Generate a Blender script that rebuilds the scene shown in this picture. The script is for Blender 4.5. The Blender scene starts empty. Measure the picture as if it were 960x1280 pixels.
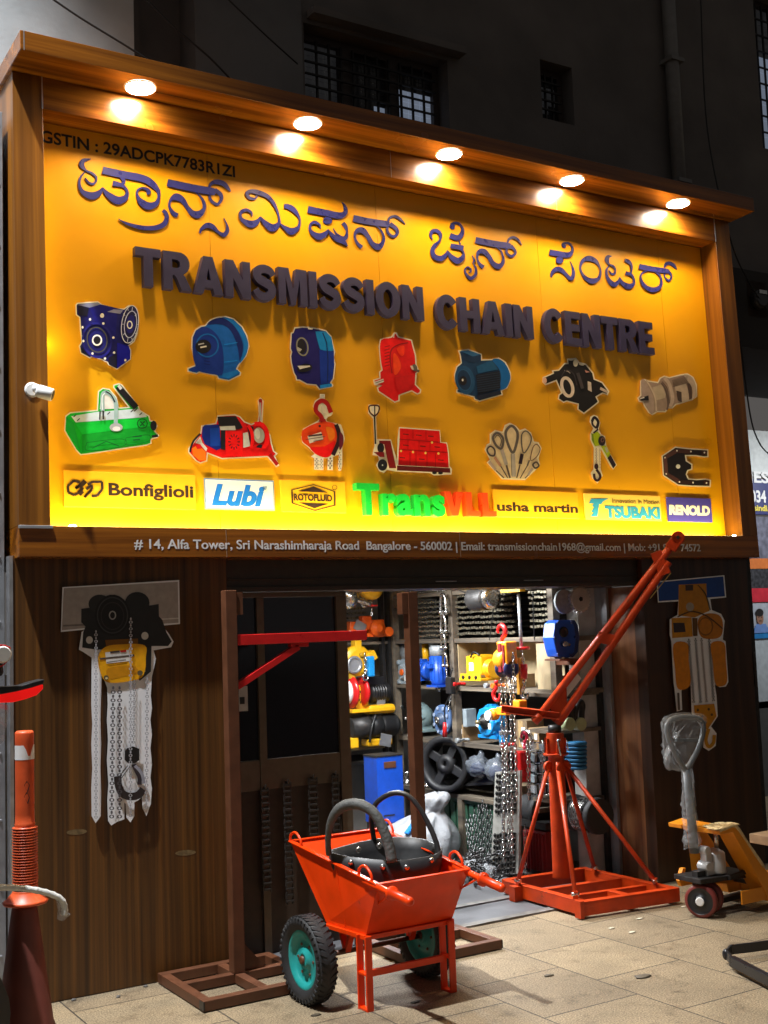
import bpy, bmesh, math, random
from mathutils import Vector, Matrix
from mathutils.geometry import tessellate_polygon
random.seed(7)
R_ = math.radians
scene = bpy.context.scene
COL = scene.collection
LOCAL = set()

# ------------------------------------------------------------------ camera
FPX = 1490.0                      # focal length in pixels of the 960x1280 photograph
CAM = Vector((-1.5806, -6.1379, 1.80))
PIT, YAW, ROL = R_(5.56), R_(31.736), R_(-2.0387)
_fw = Vector((math.sin(YAW)*math.cos(PIT), math.cos(YAW)*math.cos(PIT), math.sin(PIT)))
_rt = Vector((math.cos(YAW), -math.sin(YAW), 0)); _up = _rt.cross(_fw)
_c, _s = math.cos(ROL), math.sin(ROL)
RT, UP, FW = _c*_rt + _s*_up, -_s*_rt + _c*_up, _fw
cd = bpy.data.cameras.new('camera'); cam = bpy.data.objects.new('camera', cd); COL.objects.link(cam)
cd.sensor_fit = 'VERTICAL'; cd.sensor_height = 24.0; cd.lens = FPX/1280*24.0
cd.clip_start = 0.05; cd.clip_end = 300
M3 = Matrix((RT, UP, -FW)).transposed()
cam.matrix_world = Matrix.Translation(CAM) @ M3.to_4x4()
scene.camera = cam

# ------------------------------------------------------------------ world, exposure
w = bpy.data.worlds.new('World'); scene.world = w; w.use_nodes = True
nt = w.node_tree; bg = nt.nodes['Background']
sky = nt.nodes.new('ShaderNodeTexSky'); sky.sky_type = 'NISHITA'; sky.sun_disc = False
sky.sun_elevation = R_(-4); sky.sun_rotation = R_(200)
nt.links.new(sky.outputs[0], bg.inputs[0]); bg.inputs[1].default_value = 0.05
bg2 = nt.nodes.new('ShaderNodeBackground'); bg2.inputs[0].default_value = (1.0, .93, .88, 1); bg2.inputs[1].default_value = .09   # city glow in the night sky
ads = nt.nodes.new('ShaderNodeAddShader'); nt.links.new(bg.outputs[0], ads.inputs[0]); nt.links.new(bg2.outputs[0], ads.inputs[1]); nt.links.new(ads.outputs[0], nt.nodes['World Output'].inputs['Surface'])
vs = scene.view_settings
vs.view_transform = 'Standard'; vs.look = 'None'; vs.exposure = 0.0; vs.gamma = 1.0; vs.use_curve_mapping = False

# light levels (tuned here)
DOWNLIGHT_W = 58.0
STRIP_W = 30.0
STREET_W = 9000.0
SHOP_W = 215.0
NEXT_W = 38.0

# ------------------------------------------------------------------ geometry helpers
def V(*a): return Vector(a)
def ray(px, py): return RT*((px-480)/FPX) - UP*((py-640)/FPX) + FW
def hit(px, py, ax, val):          # point of a real plane (x, y or z = val) that a photo pixel looks at
    d = ray(px, py); return CAM + d*((val-CAM[ax])/d[ax])
def on_y(px, py, y=0.0): return hit(px, py, 1, y)
def on_x(px, py, x=3.9): return hit(px, py, 0, x)
def on_z(px, py, z=0.0): return hit(px, py, 2, z)

class MB:
    """collects faces and links them as ONE mesh object"""
    def __init__(s): s.v = []; s.f = []; s.m = []; s.sm = []
    def add(s, vs_, fs, mi=0, smooth=False):
        b = len(s.v); s.v += [tuple(x) for x in vs_]
        for f in fs: s.f.append(tuple(b+i for i in f)); s.m.append(mi); s.sm.append(smooth)
    def box(s, c, size, rot=None, mi=0):
        hx, hy, hz = size[0]/2, size[1]/2, size[2]/2
        p = [V(x, y, z) for x in (-hx, hx) for y in (-hy, hy) for z in (-hz, hz)]
        if rot is not None: p = [rot @ q for q in p]
        c = Vector(c); p = [q+c for q in p]
        s.add(p, [(0,1,3,2),(4,6,7,5),(0,4,5,1),(2,3,7,6),(0,2,6,4),(1,5,7,3)], mi)
    def bb(s, x0, x1, y0, y1, z0, z1, mi=0):
        s.box(((x0+x1)/2, (y0+y1)/2, (z0+z1)/2), (abs(x1-x0), abs(y1-y0), abs(z1-z0)), None, mi)
    def bar(s, p0, p1, wd, ht, up=(0,0,1), mi=0):      # rectangular bar between two points
        p0, p1 = Vector(p0), Vector(p1); d = p1-p0; L = d.length; d.normalize()
        u = Vector(up)
        if abs(d.dot(u)) > .98: u = V(1,0,0)
        sx = d.cross(u).normalized(); uz = sx.cross(d)
        s.box((p0+p1)/2, (wd, L, ht), Matrix((sx, d, uz)).transposed(), mi)
    def ring(s, fr, r, n): 
        o, a, b = fr
        return [o + a*(r*math.cos(2*math.pi*i/n)) + b*(r*math.sin(2*math.pi*i/n)) for i in range(n)]
    def lathe(s, o, ax, prof, n=20, mi=0, smooth=True, cap=True, mis=None):   # prof: (distance along axis, radius)
        o, ax = Vector(o), Vector(ax).normalized()
        a = ax.cross(V(0,0,1) if abs(ax.z) < .9 else V(1,0,0)).normalized(); b = ax.cross(a)
        vs_ = []
        for (h, r) in prof: vs_ += s.ring((o+ax*h, a, b), max(r, 1e-5), n)
        for k in range(len(prof)-1):
            fs = [(k*n+i, k*n+(i+1)%n, (k+1)*n+(i+1)%n, (k+1)*n+i) for i in range(n)]
            if k == 0: b0 = len(s.v); s.v += [tuple(x) for x in vs_]
            for f in fs:
                s.f.append(tuple(b0+i for i in f)); s.m.append(mis[k] if mis else mi); s.sm.append(smooth)
        if cap:
            s.f.append(tuple(b0+i for i in reversed(range(n)))); s.m.append(mis[0] if mis else mi); s.sm.append(False)
            q = (len(prof)-1)*n
            s.f.append(tuple(b0+q+i for i in range(n))); s.m.append(mis[-1] if mis else mi); s.sm.append(False)
    def cyl(s, p0, p1, r0, r1=None, n=16, mi=0, smooth=True):
        p0, p1 = Vector(p0), Vector(p1)
        s.lathe(p0, p1-p0, [(0, r0), ((p1-p0).length, r0 if r1 is None else r1)], n, mi, smooth)
    def tube(s, pts, r, n=8, closed=False, mi=0, flat=1.0, cap=True):
        pts = [Vector(p) for p in pts]; m = len(pts)
        rr = r if isinstance(r, (list, tuple)) else [r]*m
        ups = None; vs_ = []
        for i in range(m):
            if closed: t = (pts[(i+1)%m]-pts[i-1])
            else: t = pts[min(i+1, m-1)]-pts[max(i-1, 0)]
            t.normalize()
            if ups is None:
                ups = t.cross(V(0,0,1) if abs(t.z) < .9 else V(1,0,0)).normalized()
            else:
                ups = (ups - t*ups.dot(t)).normalized()
            b = t.cross(ups)
            vs_ += [pts[i] + ups*(rr[i]*math.cos(2*math.pi*k/n)) + b*(rr[i]*flat*math.sin(2*math.pi*k/n)) for k in range(n)]
        fs = []
        for i in range(m if closed else m-1):
            j = (i+1) % m
            fs += [(i*n+k, i*n+(k+1)%n, j*n+(k+1)%n, j*n+k) for k in range(n)]
        s.add(vs_, fs, mi, True)
        if not closed and cap:
            b0 = len(s.v)-len(vs_)
            for q, rv in ((0, True), ((m-1)*n, False)):
                idx = [b0+q+k for k in range(n)]
                s.f.append(tuple(reversed(idx) if rv else idx)); s.m.append(mi); s.sm.append(False)
    def ball(s, c, rx, ry=None, rz=None, n=14, k=9, mi=0, jit=0.0):
        ry = ry or rx; rz = rz or rx; c = Vector(c); vs_ = []; fs = []
        for j in range(k+1):
            th = math.pi*j/k
            for i in range(n):
                ph = 2*math.pi*i/n; q = 1+random.uniform(-jit, jit)
                vs_.append(c+V(rx*q*math.sin(th)*math.cos(ph), ry*q*math.sin(th)*math.sin(ph), rz*q*math.cos(th)))
        for j in range(k):
            fs += [(j*n+i, (j+1)*n+i, (j+1)*n+(i+1)%n, j*n+(i+1)%n) for i in range(n)]
        s.add(vs_, fs, mi, True)
    def poly(s, front, back=None, mi=0, side=None):    # filled outline (any simple polygon); with back = closed slab
        front = [Vector(p) for p in front]; n = len(front)
        tris = tessellate_polygon([front])
        if not tris: return
        t = tris[0]; nn = (front[t[1]]-front[t[0]]).cross(front[t[2]]-front[t[0]])
        vw = front[0]-CAM
        fl = nn.dot(vw) > 0
        s.add(front, [tuple(reversed(q)) if fl else tuple(q) for q in tris], mi)
        if back is not None:
            b0 = len(s.v)-n; s.v += [tuple(p) for p in back]
            for i in range(n):
                j = (i+1) % n
                s.f.append((b0+i, b0+j, b0+n+j, b0+n+i)); s.m.append(mi if side is None else side); s.sm.append(False)
            for q in tris: s.f.append(tuple(b0+n+i for i in q)); s.m.append(mi if side is None else side); s.sm.append(False)
    def build(s, name, mats, parent=None, bevel=0.0, subsurf=0, fixn=False):
        me = bpy.data.meshes.new(name); me.from_pydata(s.v, [], s.f)
        if not isinstance(mats, (list, tuple)): mats = [mats]
        for m in mats: me.materials.append(m)
        me.polygons.foreach_set('material_index', s.m)
        me.polygons.foreach_set('use_smooth', s.sm)
        if fixn:
            b = bmesh.new(); b.from_mesh(me); bmesh.ops.recalc_face_normals(b, faces=b.faces); b.to_mesh(me); b.free()
        me.update()
        o = bpy.data.objects.new(name, me); COL.objects.link(o)
        if parent is not None:
            o.parent = parent
            if parent.name not in LOCAL:
                bpy.context.view_layer.update()
                o.matrix_parent_inverse = parent.matrix_world.inverted()
        if bevel:
            bv = o.modifiers.new('bevel', 'BEVEL'); bv.width = bevel; bv.segments = 2; bv.limit_method = 'ANGLE'; bv.angle_limit = R_(40)
            bv.harden_normals = False
        if subsurf:
            sb = o.modifiers.new('sub', 'SUBSURF'); sb.levels = subsurf; sb.render_levels = subsurf
        return o

def tag(o, label, cat, group=None, kind=None):
    if label: o['label'] = label
    if cat: o['category'] = cat
    if group: o['group'] = group
    if kind: o['kind'] = kind
    return o
def thing(name, label, cat, loc=(0,0,0), group=None, rot=None, local=False):
    o = bpy.data.objects.new(name, None); COL.objects.link(o); o.location = loc
    o.empty_display_size = .1
    if rot: o.rotation_euler = rot
    if local: LOCAL.add(o.name)
    return tag(o, label, cat, group)
def struct(o): o['kind'] = 'structure'; return o
def copy_tree(o, off, parent=None):
    c = o.copy(); COL.objects.link(c)
    if parent is None: c.location = Vector(o.location)+Vector(off)
    else: c.parent = parent
    for ch in list(o.children): copy_tree(ch, off, c)
    return c
def cat(pts, closed=False, sub=5):     # Catmull-Rom through points of any dimension
    n = len(pts); out = []
    rng = range(n if closed else n-1)
    for i in rng:
        g = (lambda k: pts[k % n]) if closed else (lambda k: pts[min(max(k, 0), n-1)])
        p0, p1, p2, p3 = g(i-1), g(i), g(i+1), g(i+2)
        for k in range(sub):
            t = k/sub
            out.append(tuple(.5*(2*b+(c-a)*t+(2*a-5*b+4*c-d)*t*t+(-a+3*b-3*c+d)*t**3) for a, b, c, d in zip(p0, p1, p2, p3)))
    if not closed: out.append(tuple(pts[-1]))
    return out

# ------------------------------------------------------------------ materials
MATS = {}
def mat(name, col, rough=.5, metal=0.0, var=.12, scale=18.0, bump=0.0, bscale=None, emit=None, est=0.0, spec=.5, trans=0.0, alpha=1.0, coat=0.0, wear=None, wearc=(.25,.22,.2), dirt=0.0):
    if name in MATS: return MATS[name]
    m = bpy.data.materials.new(name); m.use_nodes = True; MATS[name] = m
    n = m.node_tree.nodes; l = m.node_tree.links; b = n['Principled BSDF']
    b.inputs['Roughness'].default_value = rough; b.inputs['Metallic'].default_value = metal
    b.inputs['Specular IOR Level'].default_value = spec
    b.inputs['Coat Weight'].default_value = coat
    tc = n.new('ShaderNodeTexCoord'); ns = n.new('ShaderNodeTexNoise'); ns.inputs['Scale'].default_value = scale; ns.inputs['Detail'].default_value = 6
    l.new(tc.outputs['Object'], ns.inputs['Vector'])
    rp = n.new('ShaderNodeValToRGB'); l.new(ns.outputs['Fac'], rp.inputs['Fac'])
    c = Vector(col[:3])
    rp.color_ramp.elements[0].position = .3; rp.color_ramp.elements[1].position = .7
    rp.color_ramp.elements[0].color = (*(c*(1-var)), 1); rp.color_ramp.elements[1].color = (*[min(x*(1+var), 1) for x in c], 1)
    outc = rp.outputs['Color']
    if wear:
        n2 = n.new('ShaderNodeTexNoise'); n2.inputs['Scale'].default_value = scale*.45; n2.inputs['Detail'].default_value = 10; n2.inputs['Roughness'].default_value = .7
        l.new(tc.outputs['Object'], n2.inputs['Vector'])
        r2 = n.new('ShaderNodeValToRGB'); r2.color_ramp.elements[0].position = wear; r2.color_ramp.elements[1].position = wear+.05
        l.new(n2.outputs['Fac'], r2.inputs['Fac'])
        mx = n.new('ShaderNodeMix'); mx.data_type = 'RGBA'; l.new(r2.outputs['Color'], mx.inputs['Factor'])
        l.new(outc, mx.inputs['A']); mx.inputs['B'].default_value = (*wearc, 1); outc = mx.outputs['Result']
    l.new(outc, b.inputs['Base Color'])
    mr = n.new('ShaderNodeMapRange'); mr.inputs['To Min'].default_value = max(rough-.1, .02); mr.inputs['To Max'].default_value = min(rough+.12, 1)
    l.new(ns.outputs['Fac'], mr.inputs['Value']); l.new(mr.outputs['Result'], b.inputs['Roughness'])
    if bump:
        bp = n.new('ShaderNodeBump'); bp.inputs['Strength'].default_value = bump; bp.inputs['Distance'].default_value = .01
        if bscale:
            n3 = n.new('ShaderNodeTexNoise'); n3.inputs['Scale'].default_value = bscale; n3.inputs['Detail'].default_value = 4
            l.new(tc.outputs['Object'], n3.inputs['Vector']); l.new(n3.outputs['Fac'], bp.inputs['Height'])
        else: l.new(ns.outputs['Fac'], bp.inputs['Height'])
        l.new(bp.outputs['Normal'], b.inputs['Normal'])
    if emit: b.inputs['Emission Color'].default_value = (*emit, 1); b.inputs['Emission Strength'].default_value = est
    if trans: b.inputs['Transmission Weight'].default_value = trans
    b.inputs['Alpha'].default_value = alpha
    return m
def wood(name, dark, light, axis, rough=.25, fine=60.0):     # laminate with grain along one axis
    m = bpy.data.materials.new(name); m.use_nodes = True; MATS[name] = m
    n = m.node_tree.nodes; l = m.node_tree.links; b = n['Principled BSDF']
    tc = n.new('ShaderNodeTexCoord'); mp = n.new('ShaderNodeMapping')
    sc = [1.0, 1.0, 1.0]; 
    for i in range(3): sc[i] = .35 if i == axis else fine*.25
    mp.inputs['Scale'].default_value = sc; l.new(tc.outputs['Object'], mp.inputs['Vector'])
    n1 = n.new('ShaderNodeTexNoise'); n1.inputs['Scale'].default_value = 1.0; n1.inputs['Detail'].default_value = 8; n1.inputs['Roughness'].default_value = .6; n1.inputs['Distortion'].default_value = .3
    l.new(mp.outputs[0], n1.inputs['Vector'])
    rp = n.new('ShaderNodeValToRGB'); e = rp.color_ramp.elements
    e[0].position = .32; e[0].color = (*dark, 1); e[1].position = .7; e[1].color = (*light, 1)
    x = e.new(.5); x.color = tuple((a*.6+b_*.4) for a, b_ in zip(dark, light))+(1,)
    l.new(n1.outputs['Fac'], rp.inputs['Fac']); l.new(rp.outputs['Color'], b.inputs['Base Color'])
    b.inputs['Roughness'].default_value = rough
    n2 = n.new('ShaderNodeTexNoise'); n2.inputs['Scale'].default_value = 3.0
    l.new(tc.outputs['Object'], n2.inputs['Vector'])
    mr = n.new('ShaderNodeMapRange'); mr.inputs['To Min'].default_value = rough-.06; mr.inputs['To Max'].default_value = rough+.14
    l.new(n2.outputs['Fac'], mr.inputs['Value']); l.new(mr.outputs['Result'], b.inputs['Roughness'])
    bp = n.new('ShaderNodeBump'); bp.inputs['Strength'].default_value = .08; bp.inputs['Distance'].default_value = .004
    l.new(n1.outputs['Fac'], bp.inputs['Height']); l.new(bp.outputs['Normal'], b.inputs['Normal'])
    return m

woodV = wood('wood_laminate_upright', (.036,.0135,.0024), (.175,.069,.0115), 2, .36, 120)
woodX = wood('wood_laminate_long', (.085,.022,.002), (.38,.125,.010), 0, .20)
woodP = wood('wood_laminate_post', (.085,.027,.003), (.31,.115,.012), 2, .28)
woodJ = wood('wood_laminate_jamb', (.11,.04,.02), (.30,.13,.05), 2, .3)
yellow = mat('yellow_acrylic', (.78,.365,.003), .32, var=.03, scale=3)
navy = mat('navy_vinyl', (.028,.032,.20), .28, var=.1)
navyR = mat('navy_letter_box', (.032,.028,.085), .42, var=.08)
blackv = mat('black_vinyl', (.01,.008,.008), .4)
whitev = mat('white_vinyl', (.75,.74,.72), .45, var=.03)
cream = mat('cream_acrylic_edge', (.88,.80,.62), .3, var=.03)
galv = mat('galvanised_sheet', (.33,.34,.36), .42, .6, var=.15, scale=9)
alu = mat('aluminium', (.62,.62,.63), .32, .9)
steel = mat('bright_steel', (.58,.57,.55), .25, 1.0, var=.2, scale=40)
castg = mat('grey_cast', (.30,.32,.33), .5, .3, var=.2, scale=30, bump=.1)
darks = mat('dark_steel', (.035,.033,.032), .45, .5, var=.3, scale=30)
blackp = mat('black_plastic', (.012,.012,.013), .4)
rubber = mat('black_rubber', (.016,.016,.017), .62, var=.25, scale=30, bump=.12)
orange = mat('orange_paint', (.78,.046,.002), .33, var=.12, scale=8, coat=.08, spec=.35, wear=.66, wearc=(.36,.05,.015))
orangeC = mat('orange_crane_paint', (.44,.036,.002), .42, var=.25, scale=9, coat=.05, spec=.35, wear=.60, wearc=(.13,.03,.012))
rust = mat('brown_primer', (.10,.034,.013), .5, var=.2, scale=14, wear=.66, wearc=(.07,.03,.018))
redp = mat('red_paint', (.55,.012,.012), .3, var=.08)
yel = mat('yellow_paint', (.80,.42,.01), .35, var=.08, wear=.72, wearc=(.2,.1,.02))
orp = mat('orange_hoist_paint', (.80,.12,.01), .35, var=.1)
blu = mat('blue_paint', (.01,.07,.42), .35, var=.12)
blu2 = mat('sky_blue_paint', (.01,.25,.62), .35, var=.1)
navyp = mat('navy_paint', (.02,.04,.16), .4, var=.15)
teal = mat('teal_paint', (.015,.27,.25), .35, var=.1, wear=.7, wearc=(.1,.12,.1))
greyp = mat('grey_paint', (.28,.33,.36), .45, var=.15)
greyg = mat('grey_green_paint', (.20,.28,.29), .45, var=.15)
ply = mat('plywood', (.42,.33,.19), .6, var=.15, scale=7)
shelfw = wood('weathered_shelf_board', (.065,.053,.042), (.23,.185,.13), 1, .65, 40)
plast = mat('white_plastic_film', (.72,.73,.74), .28, var=.08, bump=.5, bscale=22, trans=0.0)
film = mat('clear_plastic_film', (.80,.82,.86), .12, var=.04, bump=.8, bscale=26, alpha=.22)
conc = mat('lit_concrete', (.50,.545,.56), .8, var=.2, scale=2.2, bump=.15, bscale=30, wear=.68, wearc=(.22,.25,.25))  # pale bluish tone: street light put into this stretch's colour
concD = mat('shaded_concrete', (.122,.110,.103), .85, var=.25, scale=2.0, bump=.15, bscale=30)  # wall beyond the lamp's reach, its shade put into a darker tone

# ================================================================== SETTING
def ground_mat():
    m = bpy.data.materials.new('stone_paving'); m.use_nodes = True
    n = m.node_tree.nodes; l = m.node_tree.links; b = n['Principled BSDF']
    g = n.new('ShaderNodeNewGeometry'); sp_ = n.new('ShaderNodeSeparateXYZ'); cb = n.new('ShaderNodeCombineXYZ')
    l.new(g.outputs['Position'], sp_.inputs[0]); 
    ax = n.new('ShaderNodeMath'); ax.operation = 'ADD'; ax.inputs[1].default_value = 20.0 + .02
    ay = n.new('ShaderNodeMath'); ay.operation = 'ADD'; ay.inputs[1].default_value = 20.0 + .10
    l.new(sp_.outputs['X'], ax.inputs[0]); l.new(sp_.outputs['Y'], ay.inputs[0])
    l.new(ay.outputs[0], cb.inputs['X']); l.new(ax.outputs[0], cb.inputs['Y'])
    br = n.new('ShaderNodeTexBrick'); br.inputs['Scale'].default_value = 1.0
    br.inputs['Brick Width'].default_value = .585; br.inputs['Row Height'].default_value = .578
    br.inputs['Mortar Size'].default_value = .0045; br.inputs['Mortar Smooth'].default_value = .2; br.offset = .5
    br.inputs['Color1'].default_value = (.240,.180,.105,1); br.inputs['Color2'].default_value = (.190,.142,.085,1); br.inputs['Mortar'].default_value = (.04,.03,.02,1)
    l.new(cb.outputs[0], br.inputs['Vector'])
    n1 = n.new('ShaderNodeTexNoise'); n1.inputs['Scale'].default_value = 1.7; n1.inputs['Detail'].default_value = 8; n1.inputs['Roughness'].default_value = .65
    n2 = n.new('ShaderNodeTexNoise'); n2.inputs['Scale'].default_value = 130; n2.inputs['Detail'].default_value = 4
    n3 = n.new('ShaderNodeTexNoise'); n3.inputs['Scale'].default_value = 5.5; n3.inputs['Detail'].default_value = 10; n3.inputs['Roughness'].default_value = .75
    for q in (n1, n2, n3): l.new(g.outputs['Position'], q.inputs['Vector'])
    r1 = n.new('ShaderNodeMapRange'); r1.inputs['From Min'].default_value = .3; r1.inputs['From Max'].default_value = .7; r1.inputs['To Min'].default_value = .72; r1.inputs['To Max'].default_value = 1.18; l.new(n1.outputs['Fac'], r1.inputs['Value'])
    r2 = n.new('ShaderNodeMapRange'); r2.inputs['From Min'].default_value = .3; r2.inputs['From Max'].default_value = .7; r2.inputs['To Min'].default_value = .35; r2.inputs['To Max'].default_value = 1.75; l.new(n2.outputs['Fac'], r2.inputs['Value'])
    mu = n.new('ShaderNodeMath'); mu.operation = 'MULTIPLY'; l.new(r1.outputs[0], mu.inputs[0]); l.new(r2.outputs[0], mu.inputs[1])
    r3 = n.new('ShaderNodeValToRGB'); r3.color_ramp.elements[0].position = .53; r3.color_ramp.elements[1].position = .68
    r3.color_ramp.elements[0].color = (1,1,1,1); r3.color_ramp.elements[1].color = (.50,.46,.42,1); l.new(n3.outputs['Fac'], r3.inputs['Fac'])
    mx = n.new('ShaderNodeMix'); mx.data_type = 'RGBA'; mx.blend_type = 'MULTIPLY'; mx.inputs['Factor'].default_value = 1
    l.new(br.outputs['Color'], mx.inputs['A']); l.new(mu.outputs[0], mx.inputs['B'])
    m2 = n.new('ShaderNodeMix'); m2.data_type = 'RGBA'; m2.blend_type = 'MULTIPLY'; m2.inputs['Factor'].default_value = 1
    l.new(mx.outputs['Result'], m2.inputs['A']); l.new(r3.outputs['Color'], m2.inputs['B'])
    l.new(m2.outputs['Result'], b.inputs['Base Color']); b.inputs['Roughness'].default_value = .72
    ad = n.new('ShaderNodeMath'); ad.operation = 'MULTIPLY_ADD'; ad.inputs[1].default_value = -2.0; l.new(br.outputs['Fac'], ad.inputs[0]); l.new(n2.outputs['Fac'], ad.inputs[2])
    bp = n.new('ShaderNodeBump'); bp.inputs['Strength'].default_value = .45; bp.inputs['Distance'].default_value = .006
    l.new(ad.outputs[0], bp.inputs['Height']); l.new(bp.outputs['Normal'], b.inputs['Normal'])
    return m
b = MB(); b.add([(-60,-60,0),(80,-60,0),(80,60,0),(-60,60,0)], [(0,1,2,3)]); struct(b.build('pavement', ground_mat()))
floorm = mat('dark_slate_floor', (.10,.10,.105), .5, var=.3, scale=4, bump=.1, bscale=40)
b = MB(); b.bb(1.17, 4.3, -.06, 3.2, -.05, .004); struct(b.build('shop_floor', floorm))
b = MB(); b.bb(2.02, 3.97, -.125, -.062, -.05, .012); b.bb(2.02, 3.97, .30, .36, -.02, .014); struct(b.build('threshold', mat('worn_stone', (.16,.15,.14), .6, var=.3, bump=.2, bscale=50)))

# ------------------------------------------------------------------ upper building
YB = .42
def bx(px, py): return on_y(px, py, YB)
up_b = thing('concrete_building', 'shaded concrete upper storey behind the sign with grilled windows', 'building', (3, 1.5, 3.9))
# wall strips between openings (x ranges from the photograph, at the wall plane)
xa = bx(163, 40).x; xb = bx(242, 40).x; xc = bx(376, 60).x
w1a, w1b = bx(380, 60).x, bx(560, 100).x; w1t, w1bt = bx(380, 28).z, bx(420, 175).z
w2a, w2b = bx(676, 100).x, bx(716, 110).x; w2t, w2bt = bx(690, 78).z, bx(690, 150).z
w3a, w3b = bx(944, 40).x, bx(985, 40).x; w3t = bx(950, -10).z; w3bt = bx(955, 185).z
ZT = 8.5
b = MB(); b.bb(-8, xa, YB-.06, YB+.5, 2.2, ZT); b.build('wall', conc, up_b)
b = MB()
b.bb(xa+.001, xb, YB+.22, YB+.5, 3.0, ZT)
b.bb(xb+.001, xc, YB-.02, YB+.5, 3.0, ZT, 1)
def wallwin(b, x0, x1, a, bq, t, bt, zlo):        # wall strip x0..x1 with one opening
    b.bb(x0, a, YB, YB+.45, zlo, ZT); b.bb(bq, x1, YB, YB+.45, zlo, ZT)
    b.bb(a, bq, YB, YB+.45, t, ZT); b.bb(a, bq, YB, YB+.45, zlo, bt)
wallwin(b, xc+.001, 3.4, w1a, w1b, w1t, w1bt, 3.0)
wallwin(b, 3.4, 5.6, w2a, w2b, w2t, w2bt, 3.0)
wallwin(b, 5.6, 9.5, w3a, w3b, w3t, w3bt, 3.95)
b.bb(xc+.05, w1b+.1, YB-.10, YB-.002, w1t+.03, w1t+.08)      # drip ledge over the big window
b.bb(xa+.03, xa+.10, YB+.12, YB+.21, 3.0, ZT)
b.build('wall', [concD, mat('grey_concrete', (.13,.13,.13), .8, var=.3, scale=1.6, bump=.15, bscale=30)], up_b)
frm = mat('old_window_frame', (.05,.035,.03), .6)
glassD = mat('frosted_pane', (.22,.23,.25), .25, var=.3, scale=6, emit=(.75,.80,.9), est=.006)
glassL = mat('lit_frosted_pane', (.4,.42,.46), .3, var=.3, scale=6, emit=(.62,.75,1.0), est=.17)
glassK = mat('dark_pane', (.03,.03,.035), .2, var=.4, scale=5)
grl = mat('iron_grille', (.02,.018,.018), .6, .3)
def window(a, bq, t, bt, cols, rows, lit, casements=()):
    f = MB(); th = .05
    f.bb(a, a+th, YB+.12, YB+.2, bt, t); f.bb(bq-th, bq, YB+.12, YB+.2, bt, t); f.bb(a+th, bq-th, YB+.12, YB+.2, t-th, t); f.bb(a+th, bq-th, YB+.12, YB+.2, bt, bt+th)
    for cx in casements: f.bb(cx-.05, cx+.05, YB+.12, YB+.2, bt+th, t-th)
    fo = f.build('window', frm, up_b)
    p = MB(); L_ = (bq-a-2*th)/cols; H_ = (t-bt-2*th)/rows
    for i in range(cols):
        for j in range(rows):
            p.bb(a+th+i*L_+.002, a+th+(i+1)*L_-.002, YB+.155, YB+.165, bt+th+j*H_+.002, bt+th+(j+1)*H_-.002, lit(i, j))
    p.build('pane', [glassK, glassD, glassL], fo)
    g = MB()
    for i in range(1, cols): g.bar((a+th+i*L_, YB+.1, bt+th), (a+th+i*L_, YB+.1, t-th), .014, .014)
    for j in range(1, rows): g.bar((a+th, YB+.085, bt+th+j*H_), (bq-th, YB+.085, bt+th+j*H_), .014, .012)
    g.build('grille', grl, fo)
def lit1(i, j):
    if i in (8, 9, 10): return 2 if j >= 3 - (i-8) and j < 6 and not (i == 10 and j < 3) else 0
    if i == 6 and j < 4: return 2
    if i == 5 and j == 2: return 2
    if i in (0, 1, 2): return 1
    return 0
window(w1a, w1b, w1t, w1bt, 11, 8, lit1, (w1a+(w1b-w1a)*.33, w1a+(w1b-w1a)*.66))
window(w2a, w2b, w2t, w2bt, 3, 5, lambda i, j: 1 if 1 <= j <= 3 and (i, j) != (2, 1) else 0)
window(w3a, w3b, w3t, w3bt, 4, 9, lambda i, j: 2 if j < 6 else 1)
b = MB(); xp = bx(833, 100).x
b.cyl((xp, YB-.07, 4.2), (xp, YB-.07, ZT), .055, n=14); 
for z in (5.2, 6.2): b.bb(xp-.07, xp+.07, YB-.14, YB-.001, z, z+.03)
tag(b.build('drain_pipe', mat('grey_pvc', (.16,.155,.15), .5)), 'grey drain pipe running up the dark wall above the sign', 'pipe')
def cable(name, pts, r, label):
    b = MB(); b.tube(cat([tuple(p) for p in pts], sub=8), r, 6); return tag(b.build(name, mat('black_cable', (.012,.012,.012), .6)), label, 'cable', 'loose cables on the building')
cable('cable', [on_y(62,-4,.1), on_y(100,22,.1), on_y(165,62,.1), on_y(210,92,.12)], .006, 'lowest black cable hanging across the top left concrete')
cable('cable', [on_y(180,-4,.1), on_y(215,32,.1), on_y(262,72,.1), on_y(300,112,.12)], .006, 'middle black cable running down to the sign between two others')
cable('cable', [on_y(282,-4,.08), on_y(330,42,.1), on_y(372,80,.2)], .005, 'rightmost black cable at the top above the sign')
cable('cable', [on_y(876,-2,.3), on_y(884,160,.3), on_y(912,295,.1), on_y(935,350,.2), on_y(962,392,.3)], .006, 'thin black cable dropping beside the right end of the sign')
cable('cable', [on_y(925,425,.1), on_y(938,520,.3), on_y(950,555,.4), on_y(964,570,.5)], .006, 'pale lit cable sagging right of the sign')
b = MB(); q = on_y(940, 374, YB-.06)
b.bb(q.x-.10, q.x+.12, YB-.1, YB-.001, q.z-.16, q.z+.14); b.lathe((q.x, YB-.1, q.z-.02), (0,-1,0), [(0,.08),(.05,.08),(.07,.06)], 18, 1)
b.box((q.x, YB-.175, q.z+.03), (.09,.01,.03), mi=2)
tag(b.build('meter_box', [mat('brown_meter_board', (.11,.07,.05), .7), glassK, steel]), 'round electricity meter on a brown board beside the sign', 'meter')

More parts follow.
